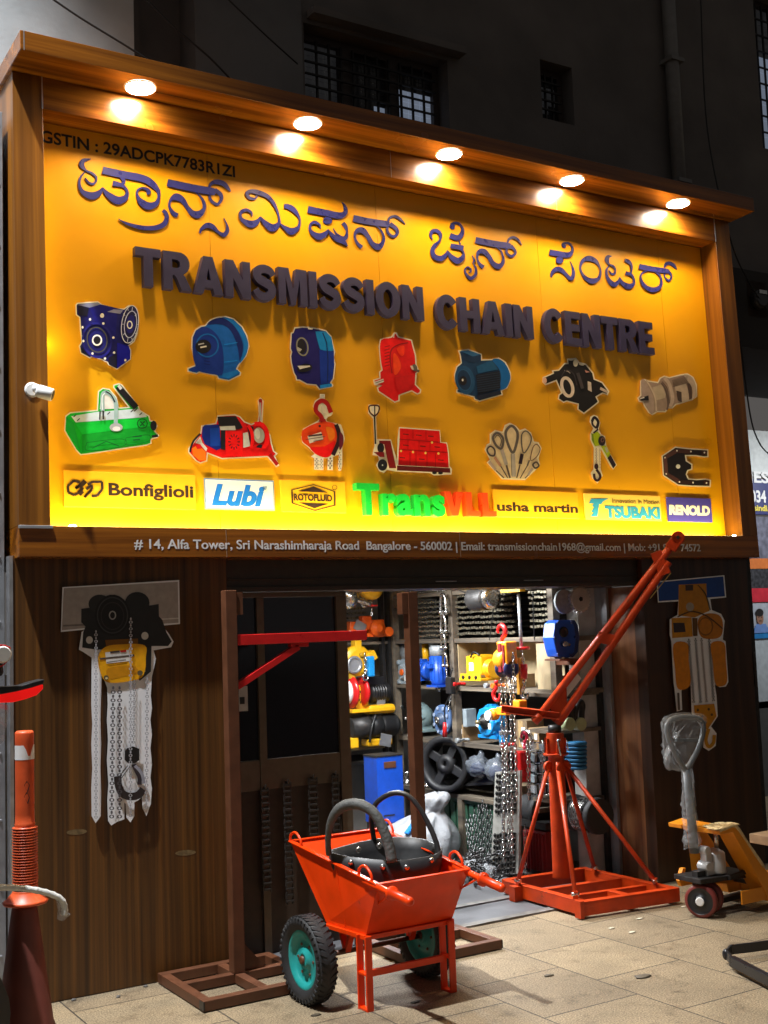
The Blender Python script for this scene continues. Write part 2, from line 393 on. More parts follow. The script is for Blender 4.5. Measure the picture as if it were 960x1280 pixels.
# grey sheet pillar of the neighbour on the left
b = MB(); b.bb(-1.4, -.035, .07, .36, 0, 4.6); 
for i in range(6): b.bb(-.30-.2*i, -.292-.2*i, .062, .07, 0, 4.6)
for i in range(14): b.lathe((-.06, .07, .25+.33*i), (0,-1,0), [(0,.008),(.006,.006)], 8)
tag(b.build('sheet_metal_pillar', galv, bevel=.003), 'grey sheet metal pillar at the left edge beside the sign', 'pillar')

# ================================================================== SIGNBOARD (leans back slightly)
P0 = V(0, -.09, 2.38); LEAN = R_(1.97)
sgn = thing('signboard', 'big lit yellow shop sign with wood frame, raised letters and machine pictures', 'sign', P0, rot=(-LEAN, 0, 0), local=True)
_ay = V(0, math.cos(LEAN), -math.sin(LEAN)); _az = V(0, math.sin(LEAN), math.cos(LEAN))
def sp(px, py, c):                 # photo pixel -> local point of the sign plane at depth c
    d = ray(px, py); o = CAM-P0
    dl = V(d.x, d.dot(_ay), d.dot(_az)); ol = V(o.x, o.dot(_ay), o.dot(_az))
    return ol + dl*((c-ol.y)/dl.y)
X0 = sp(23.7,655,0).x; X1 = sp(947.5,673,0).x; XI0 = sp(63,655,0).x; XI1 = sp(928.7,672,0).x
ZS = sp(913,278,0).z; ZL = sp(49,133,0).z-.008; ZB = sp(25,696,0).z
PD = .16                           # depth of the yellow panel behind the frame front
S0 = sp(19.4,66,-.24)
b = MB(); b.bb(X0-.02, X1+.02, -.24, .30, ZS, ZS+.105); b.build('canopy', woodX, sgn, bevel=.003)
b = MB(); b.bb(X0-.004, X0+.002, -.2405, -.236, ZS, ZS+.104); b.build('edge_trim', alu, sgn)
b = MB(); b.bb(X0, XI0, 0, .32, .0, ZS-.001); b.build('frame_post', woodP, sgn, bevel=.002)
b = MB(); b.bb(XI1, X1, 0, .32, .0, ZS-.001); b.build('frame_post', woodP, sgn, bevel=.002)
b = MB(); b.bb(XI0-.006, XI0+.001, -.003, .006, ZL, ZS-.002); b.build('edge_trim', alu, sgn); b = MB(); b.bb(XI1-.001, XI1+.006, -.003, .006, ZL, ZS-.002); b.build('edge_trim', alu, sgn)
b = MB(); b.bb(XI0+.001, XI1-.001, 0.001, .315, ZL, ZS-.001); b.build('lintel_board', woodX, sgn, bevel=.002)
b = MB(); b.bb(X0, X1, 0, PD+.14, ZB, -.001); b.bb(X0-.004, XI0+.01, -.012, -.0005, -.016, .0, 1)
b.build('lower_band', [woodX, galv], sgn, bevel=.002)
sx = sorted([XI0+.001, XI1-.001] + [sp(x, 560, PD).x for x in (272, 486, 690, 843)])
b = MB()
for i in range(5): b.bb(sx[i]+.0012, sx[i+1]-.0012, PD, PD+.01, .001, ZL-.001)
b.bb(XI0, XI1, PD+.02, PD+.05, .001, ZL-.001); b.build('yellow_panel', yellow, sgn)
# seams of the boards: thin joints on frame
b = MB()
for x in (487, 690): 
    q = sp(x, 180, 0).x
    b.bb(q-.001, q+.001, -.0015, .0005, ZL, ZS-.001)
q = sp(283, 680, 0).x; b.bb(q-.001, q+.001, -.0015, .0005, ZB, -.001)
q = sp(575, 680, 0).x; b.bb(q-.001, q+.001, -.0015, .0005, ZB, -.001)
b.build('joint_strip', mat('joint', (.3,.2,.12), .5), sgn)
# LED strip light on the band, behind the front edge, and up both reveals
ledm = mat('led_strip', (1,.9,.6), .5, emit=(1,.80,.32), est=16)
b = MB(); b.bb(XI0+.01, XI1-.01, .055, .07, .0005, .006); b.bb(XI0+.0005, XI0+.006, .06, .072, .02, ZL-.35)
b.build('led_strip', ledm, sgn)
def area(name, loc, size, size_y, power, col, target=None, rot=None, parent=None, spread=None):
    ld = bpy.data.lights.new(name, 'AREA'); ld.shape = 'RECTANGLE'; ld.size = size; ld.size_y = size_y; ld.energy = power; ld.color = col
    if spread: ld.spread = spread
    o = bpy.data.objects.new(name, ld); COL.objects.link(o); o.location = loc
    if rot: o.rotation_euler = rot
    if parent: o.parent = parent
    return o
area('strip_light', ((XI0+XI1)/2, .045, .016), 5.0, .02, STRIP_W, (1,.82,.36), rot=(R_(180-22), 0, 0), parent=sgn)
area('strip_light', (XI0+.012, .05, 1.0), .02, 1.9, STRIP_W*.13, (1,.82,.36), rot=(0, R_(-90), 0), parent=sgn)
for px in (91, 918):
    q = sp(px, 660 if px < 500 else 672, .03); b = MB(); b.ball((q.x, .03, .004), .02, .008, .007); b.build('bare_lamp', mat('bare_led', (1,1,1), .5, emit=(1,.95,.75), est=25), sgn)
# round downlights in the canopy
for (px, py) in ((173,112),(379,159),(552,199),(705,231),(842,257)):
    c = sp(px, py, -.11); k = -.11
    for _ in range(8):                 # depth where that pixel meets the underside
        k += .5*(c.z-ZS)*-3; k = max(-.2, min(-.03, k)); c = sp(px, py, k)
    cx, cy = c.x, -.115
    b = MB(); b.lathe((cx, cy, ZS-.0005), (0,0,-1), [(0,.088),(.006,.088),(.008,.082),(.004,.078)], 28, cap=False)
    dl = b.build('downlight', whitev, sgn)
    b = MB(); b.lathe((cx, cy, ZS-.0008), (0,0,-1), [(0,.079),(.006,.079)], 28); b.build('lens', mat('downlight_lens', (1,1,1), .5, emit=(1,.93,.78), est=130), dl).parent = dl
    ld = bpy.data.lights.new('downlight_lamp', 'SPOT'); ld.energy = DOWNLIGHT_W; ld.color = (1,.64,.25); ld.spot_size = R_(150); ld.spot_blend = .55; ld.shadow_soft_size = .05
    lo = bpy.data.objects.new('downlight_lamp', ld); COL.objects.link(lo); lo.parent = sgn; lo.location = (cx, cy, ZS-.02)

# ------------------------------------------------------------------ lettering
def text_mesh(s, off=0.0, res=6, shear=0.0, spacing=1.0):
    cu = bpy.data.curves.new('txt', 'FONT'); cu.body = s; cu.size = 1; cu.offset = off; cu.resolution_u = res; cu.shear = shear; cu.space_character = spacing
    o = bpy.data.objects.new('txt', cu); COL.objects.link(o)
    me = bpy.data.meshes.new_from_object(o.evaluated_get(bpy.context.evaluated_depsgraph_get()))
    vs_ = [v.co.copy() for v in me.vertices]; fs = [tuple(p.vertices) for p in me.polygons]
    bpy.data.objects.remove(o); bpy.data.curves.remove(cu); bpy.data.meshes.remove(me)
    return vs_, fs
_capH = max(v.y for v in text_mesh('H')[0])
def put_text(b, s, P, x0, x1, z0, cap, y, depth=.002, off=.012, mi=0, shear=0, spacing=1.0, res=5, mids=None, xh=None):
    """flat letters filling x0..x1, baseline z0, capital height cap, front at depth y, mapped by P(x,y,z)"""
    vs_, fs = text_mesh(s, off, res, shear, spacing)
    mn = min(v.x for v in vs_); mxx = max(v.x for v in vs_); k = (x1-x0)/(mxx-mn); kz = cap/_capH
    fv = [P(x0+(v.x-mn)*k, y, z0+v.y*kz) for v in vs_]; n = len(fv)
    bv = [P(x0+(v.x-mn)*k, y+depth, z0+v.y*kz) for v in vs_]
    from collections import Counter
    ec = Counter()
    for f in fs:
        for i in range(len(f)): ec[(f[i], f[(i+1) % len(f)])] += 1
    sides = [(a, n+a, n+c, c) for (a, c) in ec if (c, a) not in ec]
    b.add(fv+bv, [tuple(f) for f in fs]+sides, mi)
SL = lambda x, y, z: V(x, y, z)
def sign_text(name, s, pa, pb, cap_px, c, mt, depth=.002, off=.012, shear=0, spacing=1.0, parent=None, res=5):
    """text whose baseline runs from photo pixel pa to pb on the sign plane at depth c"""
    A, B = sp(*pa, c), sp(*pb, c); cap = sp(pa[0], pa[1]-cap_px, c).z - A.z
    b = MB(); put_text(b, s, SL, A.x, B.x, (A.z+B.z)/2, cap, c, depth, off, 0, shear, spacing, res)
    return b.build(name, mt, parent or sgn)
sign_text('tax_number_lettering', 'GSTIN : 29ADCPK7783R1ZI', (51,176.5), (294,221.5), 14.2, PD-.003, blackv, off=.02)
sign_text('address_lettering', '# 14, Alfa Tower, Sri Narashimharaja Road  Bangalore - 560002 | Email: transmissionchain1968@gmail.com | Mob: +91 96    74572', (168,685.5), (876,689), 11.5, -.002, mat('silver_vinyl', (.62,.60,.58), .4), off=.012)
LF, LDp = PD-.045, .040
def _arc(cx, cy, rx, ry, a0, a1, n): return [(cx+rx*math.cos(R_(a0+(a1-a0)*i/n)), cy+ry*math.sin(R_(a0+(a1-a0)*i/n))) for i in range(n+1)]
GL = {'T': (.78, [[[(0,1),(.78,1),(.78,.78),(.53,.78),(.53,0),(.25,0),(.25,.78),(0,.78)]]]), 'I': (.28, [[[(0,0),(0,1),(.28,1),(.28,0)]]]),
 'R': (.88, [[[(0,0),(0,1),(.5,1)]+_arc(.52,.71,.31,.29,80,-60,8)+[(.6,.44),(.68,.36),(.88,0),(.56,0),(.40,.33),(.33,.39),(.28,.39),(.28,0)], [(.28,.80),(.28,.58),(.44,.58),(.52,.63),(.52,.75),(.44,.80)]]]),
 'A': (.94, [[[(0,0),(.32,1),(.62,1),(.94,0),(.65,0),(.60,.16),(.34,.16),(.29,0)], [(.40,.37),(.54,.37),(.47,.70)]]]),
 'N': (.84, [[[(0,0),(0,1),(.28,1),(.58,.48),(.58,1),(.84,1),(.84,0),(.57,0),(.26,.53),(.26,0)]]]),
 'M': (1.0, [[[(0,0),(0,1),(.37,1),(.5,.42),(.63,1),(1,1),(1,0),(.75,0),(.75,.74),(.58,0),(.42,0),(.25,.74),(.25,0)]]]),
 'H': (.82, [[[(0,0),(0,1),(.28,1),(.28,.62),(.54,.62),(.54,1),(.82,1),(.82,0),(.54,0),(.54,.40),(.28,.40),(.28,0)]]]),
 'E': (.72, [[[(0,0),(0,1),(.70,1),(.70,.79),(.28,.79),(.28,.62),(.65,.62),(.65,.41),(.28,.41),(.28,.21),(.72,.21),(.72,0)]]]),
 'V': (.90, [[[(.29,0),(0,1),(.29,1),(.45,.33),(.61,1),(.90,1),(.61,0)]]]), 'L': (.68, [[[(0,0),(0,1),(.28,1),(.28,.23),(.68,.23),(.68,0)]]]),
 'O': (.94, [[_arc(.47,.5,.47,.515,0,345,23), _arc(.47,.5,.19,.29,0,345,23)]]),
 'C': (.88, [[_arc(.46,.5,.46,.515,38,322,24)+_arc(.46,.5,.185,.28,322,38,16)]]), 'S': (.80, None)}
_sp = cat([(.70,.72,.20),(.60,.84,.22),(.40,.885,.23),(.20,.82,.25),(.155,.70,.27),(.24,.585,.27),(.42,.51,.26),(.60,.43,.27),(.65,.30,.27),(.57,.17,.25),(.40,.115,.23),(.19,.165,.22),(.09,.30,.20)], False, 4)
def block_text(b, s, x0, x1, z0, cap, y, depth, gap=.075):
    tot = sum(GL[c][0] for c in s)+gap*(len(s)-1); k = (x1-x0)/tot; x = x0
    for c in s:
        wd, polys = GL[c]; M = lambda p, yy: V(x+p[0]*k, yy, z0+p[1]*cap)
        if polys is None:
            L_, R2 = [], []; n = len(_sp)
            for i, (px, py, sw) in enumerate(_sp):
                a, q = _sp[max(i-1, 0)], _sp[min(i+1, n-1)]; tx, ty = q[0]-a[0], q[1]-a[1]; h = math.hypot(tx, ty)
                L_.append((px-ty/h*sw/2, py+tx/h*sw/2)); R2.append((px+ty/h*sw/2, py-tx/h*sw/2))
            polys = [[L_+R2[::-1]]]
        for loops in polys:
            flat_ = [p for l in loops for p in l]; n = len(flat_)
            tr = tessellate_polygon([[V(p[0], p[1], 0) for p in l] for l in loops])
            b.add([M(p, y) for p in flat_], [tuple(t) for t in tr])
            o_ = 0
            for l in loops:
                m_ = len(l); b.add([M(p, y) for p in l]+[M(p, y+depth) for p in l], [(i, (i+1) % m_, m_+(i+1) % m_, m_+i) for i in range(m_)])
        x += (wd+gap)*k
def block(word, pa, pb, cap_px, c, depth, mt, gap=.075):
    A, B = sp(*pa, c), sp(*pb, c); cap = sp(pa[0], pa[1]-cap_px, c).z-A.z
    b = MB(); block_text(b, word, A.x, B.x, (A.z+B.z)/2, cap, c, depth, gap); return b.build('raised_lettering', mt, sgn)
block('TRANSMISSION', (170,352.5), (531,404), 48, LF, LDp, navyR)
block('CHAIN', (547,409), (668,424), 42, LF, LDp, navyR)
block('CENTRE', (682,426), (819,444), 42, LF, LDp, navyR)

# Kannada lettering traced stroke by stroke: (x, y, stroke width) in enlarged crops
def K(x0, y0, sc, strokes, closed=()): 
    return [[(x0+x/sc, y0+y/sc, wd/sc) for (x, y, wd) in st] for st in strokes], closed
KAN = [
 K(90,185,8.0,[[(190,108,6),(115,125,40),(98,170,52),(140,222,18),(200,250,22),(243,292,22),(235,340,22),(205,358,22),(165,340,20),(132,298,14)],
  [(130,238,14),(85,295,22),(76,370,26),(110,440,45),(200,478,75),(270,450,55),(308,395,12)],[(308,395,12),(350,455,48),(450,522,78),(530,500,58),(553,440,30),(520,385,28),(460,362,44),(408,352,54)],
  [(502,372,28),(518,330,36),(490,295,26)],[(305,220,72),(500,262,72),(700,302,72),(790,348,68),(858,420,42),(868,490,26),(840,555,50),(770,580,74),(700,545,64),(655,480,28),(655,425,20),(700,398,20),(750,412,34),(772,440,38),(745,448,46)],
  [(465,708,5),(560,758,26),(700,795,42),(830,797,48),(920,762,52),(948,700,42),(938,650,40),(908,622,32)]]),
 K(195,200,8.727,[[(125,245,78),(400,305,80),(600,340,80),(650,352,60)],[(577,305,18),(608,252,38),(670,238,52),(740,260,52),(790,312,32),(815,342,8)],
  [(640,325,46),(700,370,44),(715,425,34),(672,482,32),(612,450,32),(585,395,22),(598,350,18)],[(385,325,6),(460,370,14),(518,450,32),(525,530,38),(468,592,78),(400,580,64),(340,510,44),(288,435,62),(220,402,78),(158,440,30),(148,510,26),(190,580,48),(238,605,46)],
  [(480,800,16),(500,750,34),(560,712,58),(620,730,54),(680,785,30),(740,815,50),(780,770,40),(772,700,18),(740,630,4)]]),
 K(290,225,8.727,[[(220,397,8),(212,355,24),(160,325,32),(105,345,38),(92,390,28),(120,440,45),(210,482,80),(280,450,50),(310,398,10)],
  [(310,398,10),(360,465,52),(440,522,82),(508,480,46),(516,420,22),(500,350,22),(460,260,34),(390,180,44),(300,140,52),(220,122,44),(165,140,38),(188,190,34),(240,205,22),(270,185,24),(268,165,18)],
  [(520,470,10),(580,520,42),(650,560,76),(720,520,42),(742,450,20),(725,390,30),(670,320,54),(610,288,54),(568,285,44)]]),
 K(380,245,7.385,[[(35,122,62),(200,155,60),(330,180,58),(382,150,40),(378,95,26),(350,55,3)],[(152,302,6),(142,265,22),(95,240,28),(58,270,22),(68,330,32),(140,374,62),(200,345,40),(222,308,8)],
  [(222,308,8),(260,360,36),(310,400,46),(360,420,44),(402,462,12)],[(270,296,3),(300,350,22),(350,392,44),(385,382,40),(398,330,16),(385,280,34),(358,248,34)],
  [(178,218,30),(200,224,62),(230,228,66),(258,232,30)],
  [(455,205,62),(600,235,60),(740,255,58),(790,262,44)],[(777,240,14),(792,202,22),(840,186,22),(890,212,22),(935,262,4)],
  [(795,255,36),(852,300,32),(863,345,28),(825,374,26),(782,345,24),(770,300,20),(784,272,18)],[(645,262,5),(700,300,14),(736,370,22),(730,425,32),(690,468,58),(630,440,45),(590,370,40),(540,316,54),(492,322,40),(470,370,18),(490,430,26),(535,474,36)]]),
 K(530,265,7.385,[[(82,255,8),(62,215,24),(78,177,32),(120,172,32),(153,210,32),(148,260,18),(100,310,36),(78,360,36),(102,413,46),(160,428,50),(205,390,30),(218,352,6)],
  [(218,352,6),(250,410,42),(310,450,56),(356,420,42),(365,375,18),(335,340,20)],[(245,310,42),(365,332,45)],[(338,300,12),(325,268,12)],
  [(240,215,48),(310,238,50),(350,200,40),(355,150,24),(320,105,22),(270,105,26),(260,135,40),(282,140,36)],
  [(445,400,3),(466,445,18),(455,472,8),(480,520,18),(475,580,26),(430,610,32),(388,570,18),(380,530,14),(402,507,12),(432,525,14),(430,553,14),(412,553,8)],
  [(475,258,58),(620,288,58),(760,310,58),(800,316,46)],[(772,285,12),(790,246,22),(830,234,22),(870,256,20),(905,305,4)],
  [(800,312,36),(838,350,24),(844,382,22),(805,408,26),(767,380,22),(765,342,16),(784,322,14)],[(655,318,4),(705,350,12),(733,420,18),(725,475,34),(685,502,52),(635,470,42),(600,410,38),(550,362,50),(507,370,36),(492,420,16),(510,475,26),(550,510,38)]]),
 K(680,295,10.667,[[(72,215,75),(200,237,72),(320,252,72),(372,210,44),(378,150,28),(330,95,26),(265,100,34),(262,130,44),(292,140,44)],[(162,318,40),(185,320,84),(230,322,88),(258,326,40)],[(205,270,26),(207,300,40)],
  [(98,552,18),(110,490,42),(160,445,62),(220,447,64),(280,495,42),(330,550,46),(372,567,50),(395,500,40),(383,420,24),(350,335,6)],
  [(485,420,25),(520,330,45),(600,297,72),(690,335,55),(745,420,22),(755,490,25),(725,570,48),(645,600,75),(570,570,55),(510,500,30)]], (4,)),
 K(750,315,9.6,[[(145,50,3),(98,58,44),(86,100,48),(110,145,20),(160,170,25),(185,210,20),(175,258,25),(140,260,22),(110,220,10)],[(112,168,12),(80,215,22),(86,290,30),(130,365,55),(180,390,56),(225,350,36),(238,302,6)],
  [(238,302,6),(270,370,42),(340,412,66),(398,390,42),(412,340,22),(390,285,25),(345,260,38),(308,252,44)],[(370,257,14),(382,210,20),(375,150,28),(340,112,44),(298,96,34)],
  [(470,172,62),(640,205,60),(790,225,58),(830,232,38)],[(490,290,20),(522,242,18),(580,222,12),(650,228,12),(710,270,22),(738,340,24),(722,415,42),(650,452,60),(570,432,50),(510,370,35)],
  [(776,190,14),(792,146,34),(840,133,40),(890,165,34),(925,212,5)],[(812,225,40),(848,260,24),(858,305,22),(825,341,28),(787,310,18),(775,268,14),(788,246,12)]], (5,))]
b = MB(); kq = 0
for gi, (strokes, closed) in enumerate(KAN):
    if gi in (4, 5): b.build('kannada_lettering', navy, sgn); b = MB()
    for si, st in enumerate(strokes):
        cl = si in closed; pts = cat(st, cl, 7); n = len(pts); kq += 1
        yy = PD-.006-.00025*(kq % 9); L_, R2 = [], []
        for i in range(n):
            a = pts[(i-1) % n] if cl or i else pts[0]; c = pts[(i+1) % n] if cl or i < n-1 else pts[-1]
            tx, ty = c[0]-a[0], c[1]-a[1]; q = math.hypot(tx, ty) or 1; nx, ny = -ty/q, tx/q; wd = max(pts[i][2], .25)/2
            L_.append(sp(pts[i][0]+nx*wd, pts[i][1]+ny*wd, yy)); R2.append(sp(pts[i][0]-nx*wd, pts[i][1]-ny*wd, yy))
        m_ = n if cl else n-1
        b.add(L_+R2, [(i, (i+1) % n, n+(i+1) % n, n+i) for i in range(m_)])
        BL = [p+V(0,.0045,0) for p in L_]; BR = [p+V(0,.0045,0) for p in R2]
        b.add(L_+BL, [(i, (i+1) % n, n+(i+1) % n, n+i) for i in range(m_)]); b.add(R2+BR, [(i, (i+1) % n, n+(i+1) % n, n+i) for i in range(m_)])
b.build('kannada_lettering', navy, sgn)

# ------------------------------------------------------------------ machine cut-outs and printed layers
PRN = {}
def ink(c, rough=.35):
    m_ = sum(c)/3; c = tuple(min(.9, max(.004, (m_+(x-m_)*1.35)*1.12)) for x in c); k = c+(rough,)
    if k not in PRN:
        PRN[k] = mat('printed_ink_%d' % len(PRN), c, rough, var=.10, scale=30); 
    return PRN[k]
def offset_poly(pts, d):
    n = len(pts); A = sum(pts[i][0]*pts[(i+1) % n][1]-pts[(i+1) % n][0]*pts[i][1] for i in range(n)); s_ = 1 if A > 0 else -1
    out = []
    for i in range(n):
        p, a, c = pts[i], pts[i-1], pts[(i+1) % n]
        e1 = V(p[0]-a[0], p[1]-a[1]); e2 = V(c[0]-p[0], c[1]-p[1])
        n1 = V(-e1.y, e1.x).normalized(); n2 = V(-e2.y, e2.x).normalized(); m_ = (n1+n2)
        if m_.length < .3: m_ = n1
        m_ = m_.normalized(); k = d/max(.5, m_.dot(n1))
        out.append((p[0]+m_.x*k*s_, p[1]+m_.y*k*s_))
    return out
def E(cx, cy, rx, ry, rot=0, n=22):
    c, s = math.cos(R_(rot)), math.sin(R_(rot))
    return [(cx+rx*math.cos(t)*c-ry*math.sin(t)*s, cy+rx*math.cos(t)*s+ry*math.sin(t)*c) for t in [2*math.pi*i/n for i in range(n)]]
def cutout(name, x0, y0, sc, outline, base, layers, F, parent=None, smooth=0, thick=.006, edge=None, inset=9.6*1.55, lift=.0009, label=None):
    """F(px,py,k): photo pixel -> point on the plate plane, k metres in front of it. layers: ('p',colour,pts) ('e',colour,(cx,cy,rx,ry,rot)) ('s',colour,pts,width,closed) ('d',colour,p0,p1,width,dashes)"""
    mats = [edge or cream]; b = MB()
    T = lambda pts, k: [F(x0+p[0]/sc, y0+p[1]/sc, k) for p in pts]
    if smooth: outline = cat(outline, True, smooth)
    b.poly(T(outline, thick), T(outline, 0), 0)
    k = thick
    def mi_(c):
        m = ink(c)
        if m not in mats: mats.append(m)
        return mats.index(m)
    if base is not None:
        k += lift; b.poly(T(offset_poly(outline, inset*sc/9.6), k), None, mi_(base))
    for L in layers:
        k += lift*.35
        if L[0] == 'p': b.poly(T(L[2], k), None, mi_(L[1]))
        elif L[0] == 'c': b.poly(T(cat(L[2], True, 4), k), None, mi_(L[1]))
        elif L[0] == 'e': b.poly(T(E(*L[2]), k), None, mi_(L[1]))
        elif L[0] in ('s', 'r'):
            cl = len(L) > 4 and L[4]; pts = cat(L[2], cl, 5) if L[0] == 's' else L[2]; n = len(pts); A = []; B = []; wd = L[3]/2
            for i in range(n):
                a = pts[(i-1) % n] if cl or i else pts[0]; c = pts[(i+1) % n] if cl or i < n-1 else pts[-1]
                tx, ty = c[0]-a[0], c[1]-a[1]; q = math.hypot(tx, ty) or 1
                A.append((pts[i][0]-ty/q*wd, pts[i][1]+tx/q*wd)); B.append((pts[i][0]+ty/q*wd, pts[i][1]-tx/q*wd))
            b.add(T(A, k)+T(B, k), [(i, (i+1) % n, n+(i+1) % n, n+i) for i in range(n if cl else n-1)], mi_(L[1]))
        elif L[0] == 'd':      # printed chain: alternate oval links
            p0, p1, wd, nn = L[2], L[3], L[4], L[5]
            for i in range(nn):
                t0, t1 = i/nn, (i+.72)/nn; a = (p0[0]+(p1[0]-p0[0])*t0, p0[1]+(p1[1]-p0[1])*t0); c = (p0[0]+(p1[0]-p0[0])*t1, p0[1]+(p1[1]-p0[1])*t1)
                ww = wd if i % 2 else wd*.45
                cx, cy = (a[0]+c[0])/2, (a[1]+c[1])/2; h = math.hypot(c[0]-a[0], c[1]-a[1])/2; rot = math.degrees(math.atan2(c[1]-a[1], c[0]-a[0]))
                if i % 2:
                    o_ = E(cx, cy, h*1.25, ww/2, rot, 12); q_ = E(cx, cy, h*.8, ww/4.4, rot, 12)
                    b.add(T(o_, k)+T(q_, k), [(j, (j+1) % 12, 12+(j+1) % 12, 12+j) for j in range(12)], mi_(L[1]))
                else: b.poly(T(E(cx, cy, h*1.2, ww/2, rot, 10), k+.0001), None, mi_(L[1]))
    o = b.build(name, mats, parent)
    if label: o['label'] = label
    return o
FS = lambda px, py, k: sp(px, py, PD-.006-k)
def sc_(name, x0, y0, sc, outline, base, layers, label, smooth=0): cutout(name, x0, y0, sc, outline, base, layers, FS, sgn, smooth, label=label)
BK, GY, WH = (.01,.009,.012), (.33,.33,.35), (.72,.70,.68)
dots = lambda c, pts, r: [('e', c, (x, y, r, r*1.1)) for x, y in pts]
sc_('gearbox_cutout', 88,370,9.6, [(60,105),(80,80),(330,62),(380,100),(560,148),(640,150),(700,108),(760,110),(810,180),(825,300),(810,450),(770,550),(705,600),(730,650),(728,760),(560,885),(455,830),(440,800),(270,725),(235,750),(120,690),(100,600),(130,550),(115,400),(105,260),(65,230)], (.018,.018,.10),
 [('p',(.20,.21,.30),[(82,105),(330,76),(368,100),(230,140)]),('p',(.02,.02,.14),[(230,140),(368,100),(640,165),(560,215),(540,560),(300,300)]),('p',(.22,.22,.32),[(440,190),(520,160),(635,168),(600,215)]),('p',(.025,.03,.26),[(562,560),(700,600),(720,655),(718,755),(562,868)]),('p',(.008,.008,.02),[(85,110),(220,145),(200,240),(105,235)]),('p',(.008,.008,.02),[(120,610),(240,720),(130,680)]),('p',(.008,.008,.02),[(455,740),(552,690),(555,870),(460,820)]),
  ('s',(.03,.03,.17),E(320,530,170,205,-12,16),26,True),('s',(.06,.06,.05),E(320,525,118,150,-12,16),14,True),('s',WH,E(320,530,52,58,0,14),18,True),('e',BK,(320,530,38,44,0)),('e',(.015,.015,.06),(715,340,100,230,8)),('s',(.6,.62,.75),E(715,340,100,226,8,20),9,True),('s',(.5,.52,.7),E(722,340,72,160,8,18),10,True),('e',(.03,.03,.16),(722,340,52,110,8)),('s',WH,E(712,345,28,42,0,12),13,True)]
 + [('r',(.55,.57,.7),[(715+95*math.cos(t)*.78,340+220*math.sin(t)*.78),(715+95*math.cos(t),340+220*math.sin(t))],7) for t in [i*.63 for i in range(10)]] + dots(WH,[(235,280),(395,330),(145,375),(155,540),(265,690),(415,750),(525,680),(515,500),(660,770)],14)+dots(WH,[(380,235)],25), 'dark blue worm gearbox picture with a big flange, top row left')
sc_('gearbox_cutout', 228,388,9.6, [(270,175),(330,110),(420,75),(520,65),(620,95),(720,190),(780,300),(805,430),(770,550),(680,660),(660,700),(705,745),(700,780),(560,850),(430,825),(410,790),(210,745),(170,765),(60,735),(60,690),(150,655),(130,560),(105,450),(110,320),(150,230),(220,185)], (.025,.13,.42),
 [('c',(.05,.19,.52),[(480,82),(600,110),(700,200),(770,320),(790,430),(760,540),(690,630),(740,450),(700,300),(600,160)]),('c',(.008,.025,.13),[(300,170),(360,110),(480,88),(600,165),(690,300),(728,450),(690,610),(670,480),(630,340),(560,220),(450,165)]),('c',(.018,.045,.22),[(130,330),(170,240),(250,198),(340,225),(420,300),(475,420),(495,580),(485,750),(430,775),(200,730),(150,640),(125,520)]),('s',(.05,.15,.42),E(300,420,130,135,0,16),16,True),('e',BK,(250,432,95,82,0)),('r',WH,[(215,445),(290,430)],18),('r',(.5,.5,.55),[(190,410),(260,395)],14),('r',(.07,.24,.6),[(500,620),(660,600)],10),('r',(.07,.24,.6),[(500,410),(660,385)],10),('p',(.05,.18,.5),[(490,760),(660,712),(695,748),(560,820),(470,800)]),('p',(.02,.05,.24),[(80,700),(160,672),(190,730),(120,740)])]+[('r',(.01,.02,.12),[(260,y),(330,y+12)],9) for y in (570,605,640)], 'bright blue round foot-mounted gearbox picture, second in the top row')
sc_('gearbox_cutout', 350,400,12, [(215,110),(330,95),(480,105),(690,150),(770,240),(830,480),(810,560),(835,660),(810,880),(770,940),(800,980),(790,1005),(590,1050),(535,985),(400,970),(290,910),(240,910),(230,850),(200,800),(160,640),(150,540),(165,480),(145,430),(160,190),(190,180)], (.02,.018,.11),
 [('p',(.02,.22,.50),[(530,170),(690,172),(770,260),(808,460),(700,470),(600,440),(560,300)]),('p',(.02,.05,.26),[(590,450),(808,470),(812,640),(790,880),(730,950),(610,960)]),('r',(.01,.02,.08),[(640,190),(700,340),(720,600),(715,930)],14),('s',(.22,.22,.2),E(335,400,82,132,-10,16),22,True),('e',BK,(325,395,62,108,-10)),('p',(.4,.4,.38),[(255,400),(330,440),(300,475),(255,450)]),('e',BK,(370,720,115,60,-10)),('p',(.66,.64,.62),[(260,688),(445,682),(455,700),(300,738)]),('p',(.02,.2,.5),[(598,975),(775,950),(782,998),(605,1030)]),('r',WH,[(420,130),(490,135)],16)], 'dark and light blue shaft-mounted gearbox picture, third in the top row')
